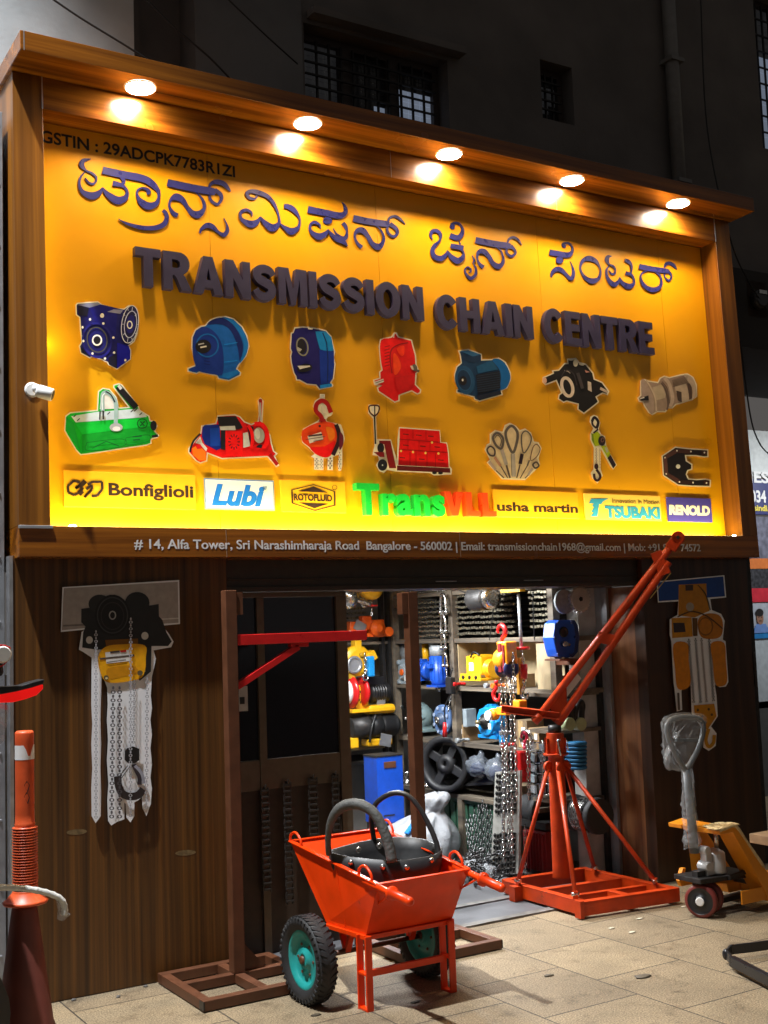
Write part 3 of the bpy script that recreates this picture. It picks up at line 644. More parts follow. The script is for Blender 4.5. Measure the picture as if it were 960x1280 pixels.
sc_('gearbox_cutout', 460,408,12, [(180,190),(350,150),(390,90),(430,90),(460,150),(660,200),(690,320),(720,430),(730,570),(770,670),(730,710),(720,870),(800,950),(790,1000),(740,1025),(655,975),(475,1040),(475,1120),(400,1145),(150,980),(130,910),(180,890),(90,880),(75,800),(170,770),(165,680),(200,650),(175,480),(160,300)], (.52,.015,.008),
 [('c',(.62,.05,.015),[(200,205),(400,190),(560,240),(420,290),(330,360),(330,600),(230,640),(190,470)]),('s',(.25,.008,.006),[(360,700),(330,480),(360,340),(470,270),(600,245)],16),('c',(.72,.11,.02),[(380,420),(430,430),(490,560),(480,650),(410,730),(380,640)]),('c',(.68,.09,.02),[(430,330),(540,290),(540,420),(490,440)]),('p',(.44,.01,.008),[(400,760),(700,720),(700,880),(480,1020),(420,900)]),('p',(.66,.65,.62),[(95,830),(230,785),(240,830),(110,878)]),('r',(.2,.15,.13),[(110,850),(235,806)],12),('e',(.10,.09,.08),(700,620,38,55,-15)),('p',(.6,.5,.45),[(630,590),(670,590),(690,650),(660,650)]),('r',(.1,.08,.07),[(730,660),(770,675)],36),('s',(.55,.52,.5),[(385,170),(395,115),(430,105),(450,160)],16)]+[('r',(.2,.006,.005),[(250,y),(325,y-22)],11) for y in range(310,640,48)], 'red worm gearbox picture with a shaft on each side, fourth in the top row')
sc_('motor_cutout', 560,430,10.667, [(130,85),(270,65),(450,130),(455,205),(580,200),(680,180),(770,240),(840,380),(840,480),(790,590),(720,625),(730,680),(420,770),(350,740),(340,710),(190,670),(110,650),(110,610),(140,590),(90,500),(80,410),(110,300),(170,250),(155,150)], (.018,.04,.09),
 [('c',(.035,.12,.32),[(590,215),(670,197),(760,260),(825,390),(825,490),(770,590),(690,600),(708,450),(680,330)]),('p',(.06,.13,.26),[(165,95),(270,82),(440,140),(330,165)]),('p',(.015,.03,.07),[(170,130),(330,170),(440,145),(440,225),(340,250),(190,210)]),('p',(.03,.08,.17),[(380,300),(580,215),(670,340),(400,395)]),('p',(.008,.01,.02),[(370,410),(690,360),(700,590),(400,680)]),('e',(.03,.07,.15),(225,480,130,195,-12)),('e',(.014,.03,.07),(215,480,92,140,-12)),('s',(.05,.1,.2),E(215,480,92,140,-12,16),9,True),('e',BK,(200,490,50,62,0)),('e',WH,(195,480,12,18,0)),('p',(.012,.015,.03),[(370,690),(700,620),(715,670),(420,750)])]+[('r',(.04,.06,.10),[(385,y),(690,y-48)],5) for y in range(430,660,30)], 'dark blue electric motor picture with cooling fins, top row')
sc_('gearbox_cutout', 670,440,9.6, [(80,300),(110,290),(200,250),(190,220),(270,210),(340,130),(375,130),(370,80),(480,70),(520,120),(600,140),(690,250),(705,320),(800,360),(880,470),(860,520),(800,500),(730,540),(755,590),(750,610),(575,745),(495,690),(500,630),(370,595),(330,610),(260,565),(270,510),(300,490),(240,350),(110,400),(75,360)], (.012,.011,.012),
 [('s',(.62,.55,.5),E(375,420,62,112,-16,18),38,True),('s',(.55,.5,.48),[(340,222),(380,230),(412,256)],10),('e',(.62,.58,.5),(475,130,30,46,0)),('e',(.5,.47,.44),(420,92,32,12,0)),('e',(.4,.38,.35),(545,150,32,12,15)),('p',(.5,.45,.42),[(620,350),(662,365),(670,480),(622,455)]),('p',(.5,.42,.38),[(775,420),(860,465),(855,498),(765,450)]),('e',(.6,.42,.36),(105,340,24,40,-10)),('p',(.35,.2,.18),[(585,215),(650,240),(600,250)]),('r',(.05,.045,.05),[(500,250),(560,440)],40),('s',(.04,.035,.04),[(300,300),(360,220),(450,260),(490,400)],14)], 'black worm gearbox picture with a white ring, top row right')
sc_('geared_motor_cutout', 790,460,10.667, [(110,170),(160,145),(220,165),(340,185),(370,130),(430,100),(500,120),(640,85),(740,70),(820,120),(865,220),(870,380),(800,430),(640,480),(590,490),(540,540),(480,540),(450,590),(340,590),(270,630),(220,600),(160,510),(140,460),(90,450),(70,400),(110,360),(105,280)], (.30,.235,.20),
 [('c',(.36,.29,.26),[(120,180),(165,155),(220,250),(285,400),(290,560),(260,615),(200,540),(140,400)]),('s',(.5,.43,.36),[(190,165),(250,260),(310,400),(325,590)],20),('p',(.42,.36,.29),[(270,260),(400,215),(450,350),(440,400),(330,430)]),('s',(.12,.09,.08),[(390,200),(450,300),(480,480),(465,560)],24),('s',(.46,.38,.33),[(430,130),(500,220),(540,400),(510,520)],46),('s',(.13,.10,.09),[(400,180),(470,280),(500,470)],12),('p',(.20,.155,.13),[(530,160),(690,100),(760,200),(560,260)]),('p',(.44,.37,.31),[(570,250),(720,210),(760,330),(760,430),(670,460),(590,330)]),('p',(.06,.045,.04),[(590,300),(660,320),(665,460),(610,430)]),('p',(.07,.05,.045),[(735,200),(795,210),(800,400),(765,420)]),('c',(.40,.34,.29),[(690,95),(790,115),(850,230),(855,370),(805,410),(800,260)]),('p',BK,[(105,400),(220,365),(225,430),(120,435)]),('r',WH,[(110,408),(165,392)],14)]+[('r',(.11,.085,.07),[(545,y),(740,y-58)],6) for y in (175,192,210,228,246)], 'grey geared motor picture, rightmost of the top row')
sc_('magnet_cutout', 70,470,6.857, [(80,340),(120,310),(350,290),(360,130),(400,100),(460,110),(520,180),(540,270),(620,265),(490,100),(490,75),(540,60),(570,75),(710,260),(720,290),(800,340),(810,380),(850,385),(870,430),(850,470),(885,510),(870,530),(815,545),(820,580),(780,595),(210,680),(170,640),(70,470)], (.025,.34,.05),
 [('p',(.56,.62,.66),[(130,345),(345,308),(700,280),(765,328),(780,352),(170,398)]),('p',WH,[(375,285),(385,150),(430,130),(500,200),(520,280)]),('p',(.03,.40,.07),[(165,402),(780,355),(805,430),(225,500)]),('p',(.012,.24,.04),[(225,500),(805,432),(808,570),(222,655)]),('p',(.02,.26,.05),[(85,350),(150,400),(215,655),(90,470)]),('s',(.34,.44,.44),[(400,300),(398,170),(425,140),(470,165),(512,235),(512,420)],34),('s',(.75,.78,.8),[(398,290),(396,180),(420,148)],10),('s',BK,[(425,132),(470,160),(505,225)],10),('r',BK,[(530,88),(688,272)],52),('r',(.5,.5,.5),[(535,80),(560,112)],26),('e',(.4,.4,.42),(515,440,56,36,0)),('e',(.72,.70,.70),(518,452,34,20,0)),('s',(.008,.07,.015),E(740,408,42,40,0,14),9,True),('r',(.008,.06,.015),[(720,430),(762,388)],10),('r',(.008,.06,.015),[(722,388),(758,428)],10),('e',BK,(836,425,28,42,0)),('r',BK,[(820,520),(875,510)],22),('r',BK,[(378,300),(375,375)],12),('r',BK,[(405,298),(405,372)],14),('s',(.006,.09,.02),[(265,570),(565,540),(575,600),(275,640),(265,570)],5),('s',(.006,.09,.02),[(600,530),(790,505),(790,560),(605,590),(600,530)],5),('r',(.006,.05,.02),[(310,620),(430,560),(540,600)],6),('r',(.006,.05,.02),[(655,522),(735,515)],9),('r',(.006,.05,.02),[(660,550),(720,544)],9)]+[('r',BK,[(x,y),(x+24,y-22)],8) for x,y in ((150,352),(180,385),(640,310),(670,302),(715,335),(440,330))], 'green lifting magnet picture with a grey shackle and black lever')
sc_('winch_cutout', 230,490,7.385, [(310,215),(470,205),(520,225),(560,270),(620,295),(680,270),(690,200),(680,80),(705,50),(735,80),(725,280),(760,330),(800,400),(810,470),(830,540),(865,570),(840,590),(880,680),(850,695),(770,600),(350,620),(220,570),(215,640),(150,660),(110,640),(40,560),(40,520),(80,470),(150,380),(160,310),(290,285)], (.55,.018,.01),
 [('p',(.70,.66,.60),[(105,470),(150,410),(170,470),(215,520),(205,550),(150,485)]),('p',(.018,.03,.16),[(170,330),(190,305),(325,300),(345,520),(300,538),(190,480),(165,410)]),('p',(.03,.06,.26),[(240,335),(330,330),(335,500),(245,500)]),('p',BK,[(308,228),(480,222),(545,330),(500,345),(320,312)]),('p',(.5,.48,.46),[(330,318),(470,312),(478,352),(335,352)]),('p',BK,[(340,355),(382,352),(382,535),(340,530)]),('p',(.62,.025,.012),[(382,360),(540,358),(542,590),(385,592)]),('p',(.5,.47,.44),[(545,380),(590,370),(610,500),(548,515)]),('p',BK,[(575,300),(640,320),(645,500),(610,505),(600,390)]),('e',(.32,.30,.27),(692,400,52,72,-8)),('e',(.5,.48,.44),(678,385,26,48,-8)),('s',(.62,.03,.012),[(590,305),(625,370),(632,450),(620,520)],30),('s',(.62,.025,.012),[(650,295),(720,300),(765,370),(765,460),(735,515)],38),('p',BK,[(700,480),(725,490),(715,520),(660,510)]),('r',(.42,.40,.38),[(705,95),(708,272)],16),('e',(.25,.01,.01),(705,80,17,18,0)),('p',(.80,.20,.02),[(75,520),(130,485),(200,550),(205,632),(140,632),(80,580)]),('p',(.5,.02,.01),[(105,490),(150,480),(170,520),(120,525)]),('s',BK,[(152,385),(90,450),(62,520),(58,555)],18),('r',(.25,.008,.01),[(790,575),(862,672)],34)]+[('r',BK,[(462+32*math.cos(t),460+48*math.sin(t)),(462+55*math.cos(t),460+72*math.sin(t))],9) for t in [i*.524 for i in range(12)]], 'red electric winch picture with a blue motor and upright lever')
sc_('chain_hoist_cutout', 370,490,12.8, [(380,30),(460,35),(460,110),(540,190),(590,340),(560,380),(510,400),(480,440),(500,470),(720,520),(760,640),(780,750),(740,900),(740,1010),(740,1180),(720,1260),(680,1260),(670,1170),(690,1000),(590,1040),(590,1250),(500,1250),(510,1060),(440,1060),(440,1250),(290,1240),(290,1060),(240,1030),(300,990),(200,890),(100,810),(80,720),(110,650),(110,590),(350,460),(400,410),(300,320),(270,230),(300,140),(380,90)], None,
 [('c',(.78,.12,.01),[(120,600),(360,485),(520,480),(640,530),(660,700),(620,880),(560,1010),(460,1050),(310,990),(210,880),(110,800),(90,720)]),('c',(.60,.05,.008),[(230,890),(450,870),(620,780),(600,900),(540,1010),(450,1040),(320,985)]),('c',(.85,.22,.01),[(480,560),(600,590),(620,720),(540,780),(500,660)]),('s',(.30,.008,.008),[(430,480),(400,390),(320,300),(335,190),(420,140),(500,190),(560,330)],70),('e',(.6,.55,.48),(450,275,50,80,-8)),('p',(.5,.48,.44),[(390,45),(450,45),(450,105),(390,100)]),('p',(.25,.008,.008),[(380,420),(470,430),(490,475),(360,475)]),('s',(.02,.008,.012),[(640,520),(685,650),(680,800),(590,1010)],66),('c',(.10,.02,.03),[(700,640),(755,700),(755,840),(700,930),(690,800)]),('s',(.66,.60,.54),[(200,765),(420,695)],120),('r',(.05,.03,.03),[(200,705),(420,680)],26),('r',(.1,.07,.06),[(160,760),(465,712)],10),('r',(.1,.07,.06),[(280,790),(440,760)],12),('e',BK,(380,545,20,20,0)),('d',(.25,.22,.2),(330,1060),(330,1235),70,6),('d',(.3,.26,.24),(405,1070),(405,1230),60,6),('d',(.15,.12,.12),(550,1050),(545,1240),75,5),('d',(.2,.16,.15),(700,960),(700,1245),50,8)], 'orange chain hoist picture with a red hook on top')
sc_('pallet_truck_cutout', 450,495,8, [(85,85),(190,85),(200,150),(160,210),(170,430),(310,435),(370,650),(375,430),(390,310),(800,340),(810,460),(870,465),(890,570),(895,700),(920,730),(915,785),(740,795),(700,770),(360,755),(270,740),(240,770),(190,750),(160,690),(190,640),(180,600),(125,590),(130,550),(145,500),(130,230),(80,170)], None,
 [('p',(.58,.03,.01),[(397,322),(795,350),(803,466),(865,476),(880,572),(888,715),(382,690),(387,560),(397,432)]),('r',(.3,.02,.01),[(395,432),(803,462)],7),('r',(.3,.02,.01),[(388,535),(878,565)],8)]+[('r',(.32,.02,.01),[(x,y),(x,y2)],6) for x,y,y2 in ((500,560,695),(560,565,700),(670,570,705),(755,575,710),(530,335,430),(660,345,440),(480,440,535),(590,445,540),(700,450,550))]+[('r',(.12,.02,.015),[(x,y),(x+56,y+5)],10) for x,y in ((430,380),(560,390),(680,400),(430,490),(600,500),(745,508),(395,615),(590,630),(780,638))]+dots((.7,.5,.2),[(530,560),(655,570),(785,575),(720,465),(410,550)],11)
 +[('p',(.07,.012,.012),[(370,695),(900,722),(905,768),(370,745)]),('p',(.14,.012,.018),[(192,447),(305,447),(362,722),(292,722),(242,482),(192,482)]),('r',BK,[(145,205),(155,480)],16),('s',(.05,.012,.012),[(145,205),(98,160),(95,100),(185,100),(185,160),(145,205)],15),('p',WH,[(118,112),(138,112),(138,175),(112,150)]),('r',BK,[(147,100),(147,200)],12),('e',BK,(225,690,48,58,0)),('e',(.5,.5,.45),(225,692,7,8,0)),('e',BK,(208,520,34,50,0)),('p',(.14,.012,.018),[(135,560),(240,560),(245,610),(200,610)]),('e',BK,(745,768,24,14,0)),('e',BK,(805,770,24,14,0))], 'hand pallet truck picture loaded with red cartons')
sc_('wire_sling_cutout', 600,520,10.667, [(400,90),(480,130),(530,190),(600,165),(680,220),(720,340),(780,350),(820,430),(780,560),(800,650),(740,720),(600,855),(290,845),(90,620),(130,580),(60,450),(90,380),(130,360),(130,240),(200,185),(300,210),(330,120)], (.58,.48,.36),
 [('s',(.10,.085,.085),[(345,210),(420,132),(495,210),(495,330),(438,490),(362,340)],36,True),('r',(.34,.31,.31),[(438,500),(452,810)],58),('r',(.06,.05,.05),[(415,500),(425,800)],6),('s',(.10,.085,.085),[(172,290),(230,225),(308,300),(288,430),(222,400)],32,True),('s',(.05,.04,.04),[(195,300),(235,255),(285,320),(268,405)],10),('r',(.34,.31,.31),[(290,450),(352,650)],46),('s',(.05,.04,.045),[(95,450),(140,405),(195,450),(190,525),(130,520)],22,True),('r',(.34,.2,.16),[(195,550),(275,665)],36),('s',(.10,.085,.085),[(552,270),(612,200),(685,280),(655,400),(578,490)],18,True),('r',(.02,.012,.02),[(562,505),(535,640)],46),('s',(.10,.06,.05),[(702,430),(752,378),(802,440),(758,540),(675,590)],13,True),('r',(.10,.085,.085),[(660,590),(632,660)],22),('s',(.06,.05,.05),[(705,650),(750,615),(785,660),(740,695)],24,True),('r',(.34,.3,.3),[(700,695),(640,790)],30),('r',(.34,.28,.27),[(120,612),(210,720)],38)]+[('r',(.07,.05,.05),[a,c],w_) for a,c,w_ in (((210,725),(320,825),16),((275,665),(370,825),16),((352,655),(400,825),26),((535,645),(490,825),18),((632,660),(535,830),14),((640,790),(600,830),14))], 'fan of grey wire rope slings picture')
sc_('lever_hoist_cutout', 725,510,12.8, [(220,110),(280,130),(325,240),(300,340),(340,420),(400,450),(420,600),(490,740),(590,910),(530,985),(480,930),(330,650),(330,980),(365,1080),(280,1205),(190,1120),(170,1040),(215,980),(220,640),(160,500),(160,420),(210,330),(150,220),(165,140)], None,
 [('s',(.02,.014,.02),[(192,215),(232,150),(292,225),(262,330)],44),('s',(.02,.014,.02),[(192,205),(205,270),(260,320)],30),('p',(.33,.40,.015),[(190,420),(280,375),(320,420),(315,600),(240,612),(185,510)]),('p',(.15,.20,.02),[(180,400),(215,420),(235,600),(190,510)]),('r',(.02,.014,.02),[(215,400),(290,340)],26),('p',(.33,.40,.05),[(335,610),(415,600),(490,740),(445,800)]),('p',(.35,.36,.32),[(390,630),(430,630),(455,700),(425,720)]),('e',(.02,.014,.02),(350,525,58,80,0)),('s',(.25,.15,.12),E(362,510,22,34,20,12),9,True),('p',(.02,.014,.02),[(440,800),(490,750),(578,910),(532,968)]),('d',(.25,.18,.16),(258,640),(262,900),34,12),('d',(.3,.22,.18),(315,650),(318,960),24,14),('e',(.03,.015,.02),(262,935,34,46,0)),('s',(.03,.015,.02),[(225,1050),(235,1130),(280,1160),(325,1110),(310,1050),(262,985)],40)], 'yellow-green lever hoist picture with two hooks')
sc_('chain_plate_cutout', 820,550,11.64, [(280,95),(500,120),(760,135),(765,250),(700,255),(580,235),(440,235),(450,300),(530,350),(530,430),(470,450),(450,500),(480,560),(590,570),(720,560),(800,580),(795,685),(520,680),(320,665),(100,520),(80,230)], (.012,.01,.012),
 [('r',(.075,.038,.034),[(305,155),(130,255)],58),('r',(.10,.05,.045),[(130,255),(150,495)],56),('r',(.07,.035,.032),[(150,495),(345,610)],58),('r',(.05,.025,.022),[(305,158),(510,168)],62),('r',(.03,.016,.015),[(345,610),(540,620)],60),('r',(.03,.016,.015),[(660,182),(745,190)],66),('r',(.035,.018,.016),[(690,622),(780,626)],62),('e',WH,(322,386,32,32,0))]+dots(WH,[(305,155),(130,257),(148,493),(342,610),(508,167),(705,184),(540,620),(735,625)],12), 'black roller chain and sprocket picture shaped like a C, bottom right')

# brand plates: raised rectangles, lettering on top
plateY = mat('yellow_plate', (.80,.42,.012), .35, var=.03)
plateC = mat('pale_yellow_plate', (.80,.56,.10), .35, var=.04)
plateB = mat('blue_plate', (.06,.05,.36), .35, var=.05)
plateW = mat('white_plate', (.78,.74,.68), .35, var=.03)
frameB = mat('grey_blue_frame', (.16,.26,.36), .4)
def plate(pts, mt, label, y=.013, th=.02, name='brand_plate'):
    q = [sp(*p, PD-y) for p in pts]; x0 = (q[0].x+q[3].x)/2; x1 = (q[1].x+q[2].x)/2; z1 = (q[0].z+q[1].z)/2; z0 = (q[2].z+q[3].z)/2
    b = MB(); b.bb(x0, x1, PD-y, PD-.002, z0, z1); o = b.build(name, mt, sgn, bevel=.002); o['label'] = label
    return o, x0, x1, z0, z1
def sub_text(par, s, pa, pb, cap, y, mt, off=.012, shear=0, spacing=1.0):
    o = sign_text('brand_lettering', s, pa, pb, cap, PD-y, mt, .002, off, shear, spacing); o.parent = par; return o
def crop(x0, y0, s): return lambda *pts: [(x0+x/s, y0+y/s) for x, y in pts]
c1 = crop(70,575,5.05)
p, *_ = plate(c1((48,62),(880,100),(885,320),(50,290)), plateY, 'yellow plate with linked rings and black lettering, leftmost of the row')
blackt = mat('black_print', (.035,.018,.012), .4)
a, c = c1((332,216),(868,240)); sub_text(p, 'Bonfiglioli', a, c, 14.5, .0135, blackt, off=.03)
b = MB()
for st in ([(150,140),(110,132),(75,165),(78,205),(115,222),(150,205),(172,175)],[(125,180),(155,160),(160,185),(140,205)],[(125,182),(180,128)],[(190,138),(162,165)],[(190,185),(225,160),(228,185),(180,235)],[(180,235),(225,190)],[(200,155),(230,138),(290,138),(292,185),(260,225),(225,228)],[(150,222),(172,200)]):
    pts = [sp(*q, PD-.0145) for q in c1(*st)]; n = len(pts); 
    for i in range(n-1): b.bar(pts[i], pts[i+1], .004, .013, up=(0,0,1)) if abs((pts[i+1]-pts[i]).normalized().z) < .9 else b.bar(pts[i], pts[i+1], .013, .004, up=(0,1,0))
o = b.build('linked_rings_logo', blackt, sgn); o.parent = p
c2 = crop(240,585,4.8)
p, *_ = plate(c2((75,60),(492,75),(497,258),(80,245)), frameB, 'white plate with a grey-blue border and blue slanted lettering')
q2, x0, x1, z0, z1 = plate(c2((83,68),(486,83),(490,248),(86,236)), plateW, 'white face', y=.015, name='plate_face'); q2.parent = p
a, c = c2((118,216),(440,226)); sub_text(p, 'Lubi', a, c, 24, .0165, mat('blue_print', (.01,.14,.55), .35), off=.045, shear=.28)
a, c = c2((424,130),(452,133)); sub_text(p, 'III', a, c, 4.6, .0165, frameB, off=.03, shear=.28)
p, *_ = plate(c2((530,72),(920,85),(925,272),(535,262)), plateY, 'yellow plate with black lettering inside a hexagon')
b = MB()
def flat(b, pts, y, mi=0): 
    f = [sp(*q, PD-y) for q in pts]; b.poly(f, [v+V(0,.002,0) for v in f], mi)
def outline_strip(b, pts, y, wd):
    n = len(pts); cx = sum(p[0] for p in pts)/n; cy = sum(p[1] for p in pts)/n
    inn = [(cx+(x-cx)*(1-wd), cy+(y_-cy)*(1-wd)) for x, y_ in pts]
    A = [sp(*q, PD-y) for q in pts]; B = [sp(*q, PD-y) for q in inn]; b.add(A+B, [(i, (i+1) % n, n+(i+1) % n, n+i) for i in range(n)])
outline_strip(b, c2((595,130),(730,97),(860,140),(862,225),(738,258),(598,212)), .0155, .07)
flat(b, c2((640,140),(730,110),(815,148)), .0155); flat(b, c2((645,208),(735,242),(815,215)), .0155)
o = b.build('hexagon_logo', blackt, sgn); o.parent = p
a, c = c2((612,193),(842,199)); sub_text(p, 'ROTOFLUID', a, c, 7.6, .0155, blackt, off=.035)
b = MB(); ce = c2((856,117))[0]; outline_strip(b, E(ce[0], ce[1], 3.2, 3.2, 0, 16), .0155, .2); o = b.build('registered_mark', blackt, sgn); o.parent = p
c3 = crop(430,595,4.8)
grn = mat('green_acrylic_letter', (.01,.50,.05), .3, emit=(.01,.6,.06), est=.04); red_ = mat('orange_acrylic_letter', (.75,.06,.01), .3, emit=(1,.10,.01), est=.05)
a, c = c3((84,222),(612,235)); o = sign_text('raised_lettering', 'Trans', a, c, 36, PD-.052, grn, .05, .035, res=8, spacing=1.12)
a, c = c3((612,236),(918,243)); block('VLL', a, c, 30, PD-.052, .05, red_, .14)
c4 = crop(610,600,4.174)
p, *_ = plate(c4((25,45),(470,68),(475,205),(30,190)), plateY, 'yellow plate with rounded lower case black lettering')
a, c = c4((48,160),(470,169)); sub_text(p, 'usha martin', a, c, 10.6, .0135, blackt, off=.035)
p, *_ = plate(c4((503,70),(900,82),(905,215),(508,205)), plateC, 'pale yellow plate with blue lettering and a winged T')
blp = mat('cyan_print', (.03,.28,.55), .4)
a, c = c4((615,194),(900,200)); sub_text(p, 'TSUBAKI', a, c, 13.2, .0155, blp, off=.05)
a, c = c4((650,120),(895,125)); sub_text(p, 'Innovation in Motion', a, c, 5.2, .0155, mat('brown_print', (.14,.08,.03), .5), off=.0)
b = MB(); flat(b, c4((540,98),(628,97),(600,112),(592,125),(580,125),(572,190),(535,190),(552,170),(540,165),(556,140),(545,138),(552,122),(528,122)), .0155); o = b.build('winged_t_logo', blp, sgn); o.parent = p
c5 = crop(820,550,11.64)
p, *_ = plate(c5((155,830),(800,850),(825,1200),(185,1185)), plateB, 'blue plate with heavy white lettering, rightmost of the row')
a, c = c5((195,1078),(790,1088)); sub_text(p, 'RENOLD', a, c, 10.6, .0145, whitev, off=.06, shear=.08)

# small white spotlight camera on the left post
t = thing('security_camera', 'small white bullet camera on the left wooden post of the sign', 'camera', (.1, -.1, 3.1))
A = sp(41,487,-.012); wpt = lambda q: P0 + V(q.x, 0, 0) + _ay*q.y + _az*q.z
A = wpt(A); b = MB(); b.lathe(A+V(0,.02,0), (0,-1,0), [(0,.04),(.012,.04),(.016,.03)], 18); b.ball(A+V(.012,-.03,0), .024, n=12); b.build('mount', whitev, t)
Bq = wpt(sp(46,488,-.07)); Cq = wpt(sp(66,494,-.10)); b = MB(); b.lathe(Bq, Cq-Bq, [(0,.026),(.01,.033),((Cq-Bq).length-.005,.033),((Cq-Bq).length,.030)], 18); b.build('body', whitev, t)
b = MB(); b.lathe(Cq, Cq-Bq, [(0,.026),(.003,.024)], 16); b.build('lens', blackp, t)

# ================================================================== SHOP FRONT BELOW THE SIGN
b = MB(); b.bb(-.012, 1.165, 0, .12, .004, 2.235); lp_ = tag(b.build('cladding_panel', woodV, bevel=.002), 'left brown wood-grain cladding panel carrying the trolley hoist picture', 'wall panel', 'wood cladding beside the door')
for i_, (px, py) in enumerate(((96,1040),(232,1066))):
    b = MB(); F_ = [on_y(px+x, py+y, -.0008) for x, y in E(0,0,13,3.6,-4,14)]; b.poly(F_); b.build('scuff_mark', mat('pale_scuff', (.16,.105,.045), .5, var=.4, scale=40), lp_)
b = MB(); b.bb(-.030, -.0125, -.006, .06, .0, 2.232); tag(b.build('edge_trim', alu), 'bright metal edge strip along the left wood panel', 'trim')
XR0, XR1 = 4.31, on_y(934, 720, 0).x
b = MB(); b.bb(XR0, XR1, 0, .10, .004, 2.235)
tag(b.build('cladding_panel', wood('wood_laminate_shaded', (.022,.009,.005), (.07,.03,.013), 2, .3), bevel=.002), 'right shaded wood-grain cladding panel behind the wrapped pallet truck', 'wall panel', 'wood cladding beside the door')  # darker copy of the cladding laminate, shade put into its colour
b = MB(); b.bb(XR0+.0005, XR0+.05, .1005, .40, .004, 2.03); tag(b.build('door_jamb', woodJ, bevel=.002), 'reddish wood-grain door jamb right of the shop entrance', 'jamb')
b = MB(); b.bb(XR0-.03, XR0+.06, .4005, .47, .004, 2.2); b.bb(XR0-.028, XR0-.004, .35, .40, .004, 2.2); b.bb(XR0+.0, XR0+.06, .471, .62, .004, 2.2, 1)
tag(b.build('shutter_guide', [galv, darks]), 'grey metal shutter guide inside the door jamb', 'door track')
b = MB(); b.bb(XR1+.001, XR1+.05, .01, .10, .0, 2.23); 
for i in range(5): b.ball((XR1+.02, 0.0, 1.30+.05*i), .012, .008, .03)
tag(b.build('latch_strip', darks), 'dark steel strip with chain and padlock at the right wall end', 'trim')
dk = mat('dark_brown_metal', (.035,.028,.02), .45, var=.2)
b = MB(); b.bb(1.166, XR0-.001, .045, .42, 2.035, 2.232); b.bb(1.166, XR0-.001, .035, .044, 2.10, 2.105); b.bb(1.166, XR0-.001, .03, .044, 2.035, 2.06); 
for x in (2.6, 3.3): b.bb(x, x+.16, .036, .0445, 2.075, 2.082, 1)
tag(b.build('shutter_box', [dk, galv], bevel=.002), 'dark roller shutter box above the shop entrance', 'shutter box')

# glazed front left of the door
fb = mat('bronze_window_frame', (.13,.10,.07), .4, .4)
gl = mat('dark_window_glass', (.010,.012,.020), .05, var=.3, scale=2, spec=.6)
t = thing('shop_window', 'dark glazed shop window with bronze frame left of the entrance', 'window', (1.6, .12, 0))
b = MB(); ya, yb = .10, .15
xs = [on_y(p, 850, .1).x for p in (323, 332, 423, 436)]
b.bb(1.168, 1.20, ya, yb, .004, 2.03); b.bb(xs[0], xs[1], ya, yb, .004, 2.0); b.bb(xs[2], xs[3], ya, yb, .004, 2.0); b.bb(1.20, xs[3], ya, yb, 2.001, 2.03)
for z in (.995,): b.bb(1.201, xs[0]-.001, ya+.005, yb-.005, z-.084, z+.084); b.bb(xs[1]+.001, xs[2]-.001, ya+.005, yb-.005, z-.084, z+.084)
b.build('frame', fb, t, bevel=.002)
b = MB(); b.bb(1.201, xs[0]-.001, ya+.02, ya+.028, 1.08, 2.0); b.build('pane', gl, t)
b = MB(); b.bb(xs[1]+.001, xs[2]-.001, ya+.02, ya+.028, 1.08, 2.0); b.build('pane', gl, t)
b = MB(); b.bb(1.201, xs[0]-.001, ya+.02, ya+.03, .003, .91); b.bb(xs[1]+.001, xs[2]-.001, ya+.02, ya+.03, .003, .91); b.build('lower_panel', mat('brown_ply', (.034,.019,.010), .5, var=.3), t)
b = MB(); b.bb(1.26, 1.33, ya+.012, ya+.0195, 1.36, 1.50); b.bb(1.28, 1.31, ya+.0105, ya+.012, 1.40, 1.44, 1); b.build('door_sticker', [mat('paper_notice', (.45,.45,.43), .6), blackp], t)
# dark chains hung on the lower panel
def leaf_chain(px, py0, py1, wpx, label):
    A = on_y(px, py0, .085); Bz = on_y(px, py1, .085).z; wd = wpx/240.0
    b = MB(); z = A.z; k = 0
    b.tube([A+V(0,.03,0), A+V(0,-.01,0), A+V(0,-.012,.02)], .005, 6)
    while z > Bz:
        b.box((A.x, .085, z-.016), (wd*(1 if k % 2 else .72), .012, .011)); 
        for sx in (-1, 1): b.bar((A.x+sx*wd*.4, .087, z), (A.x+sx*wd*(.30 if k % 2 else .46), .087, z-.034), .008, .01)
        z -= .034; k += 1
    return tag(b.build('roller_chain', mat('oily_chain_steel', (.055,.05,.045), .45, .6), bevel=.0015), label, 'chain', 'dark chains hung under the shop window')
leaf_chain(331, 985, 1110, 13, 'thick dark chain nearest the left brown post under the window')
leaf_chain(359, 978, 1130, 12, 'second dark chain from the left under the shop window')
leaf_chain(391, 972, 1115, 15, 'ladder-like dark chain third from the left under the window')
leaf_chain(419, 968, 1100, 11, 'narrow dark chain nearest the entrance under the window')

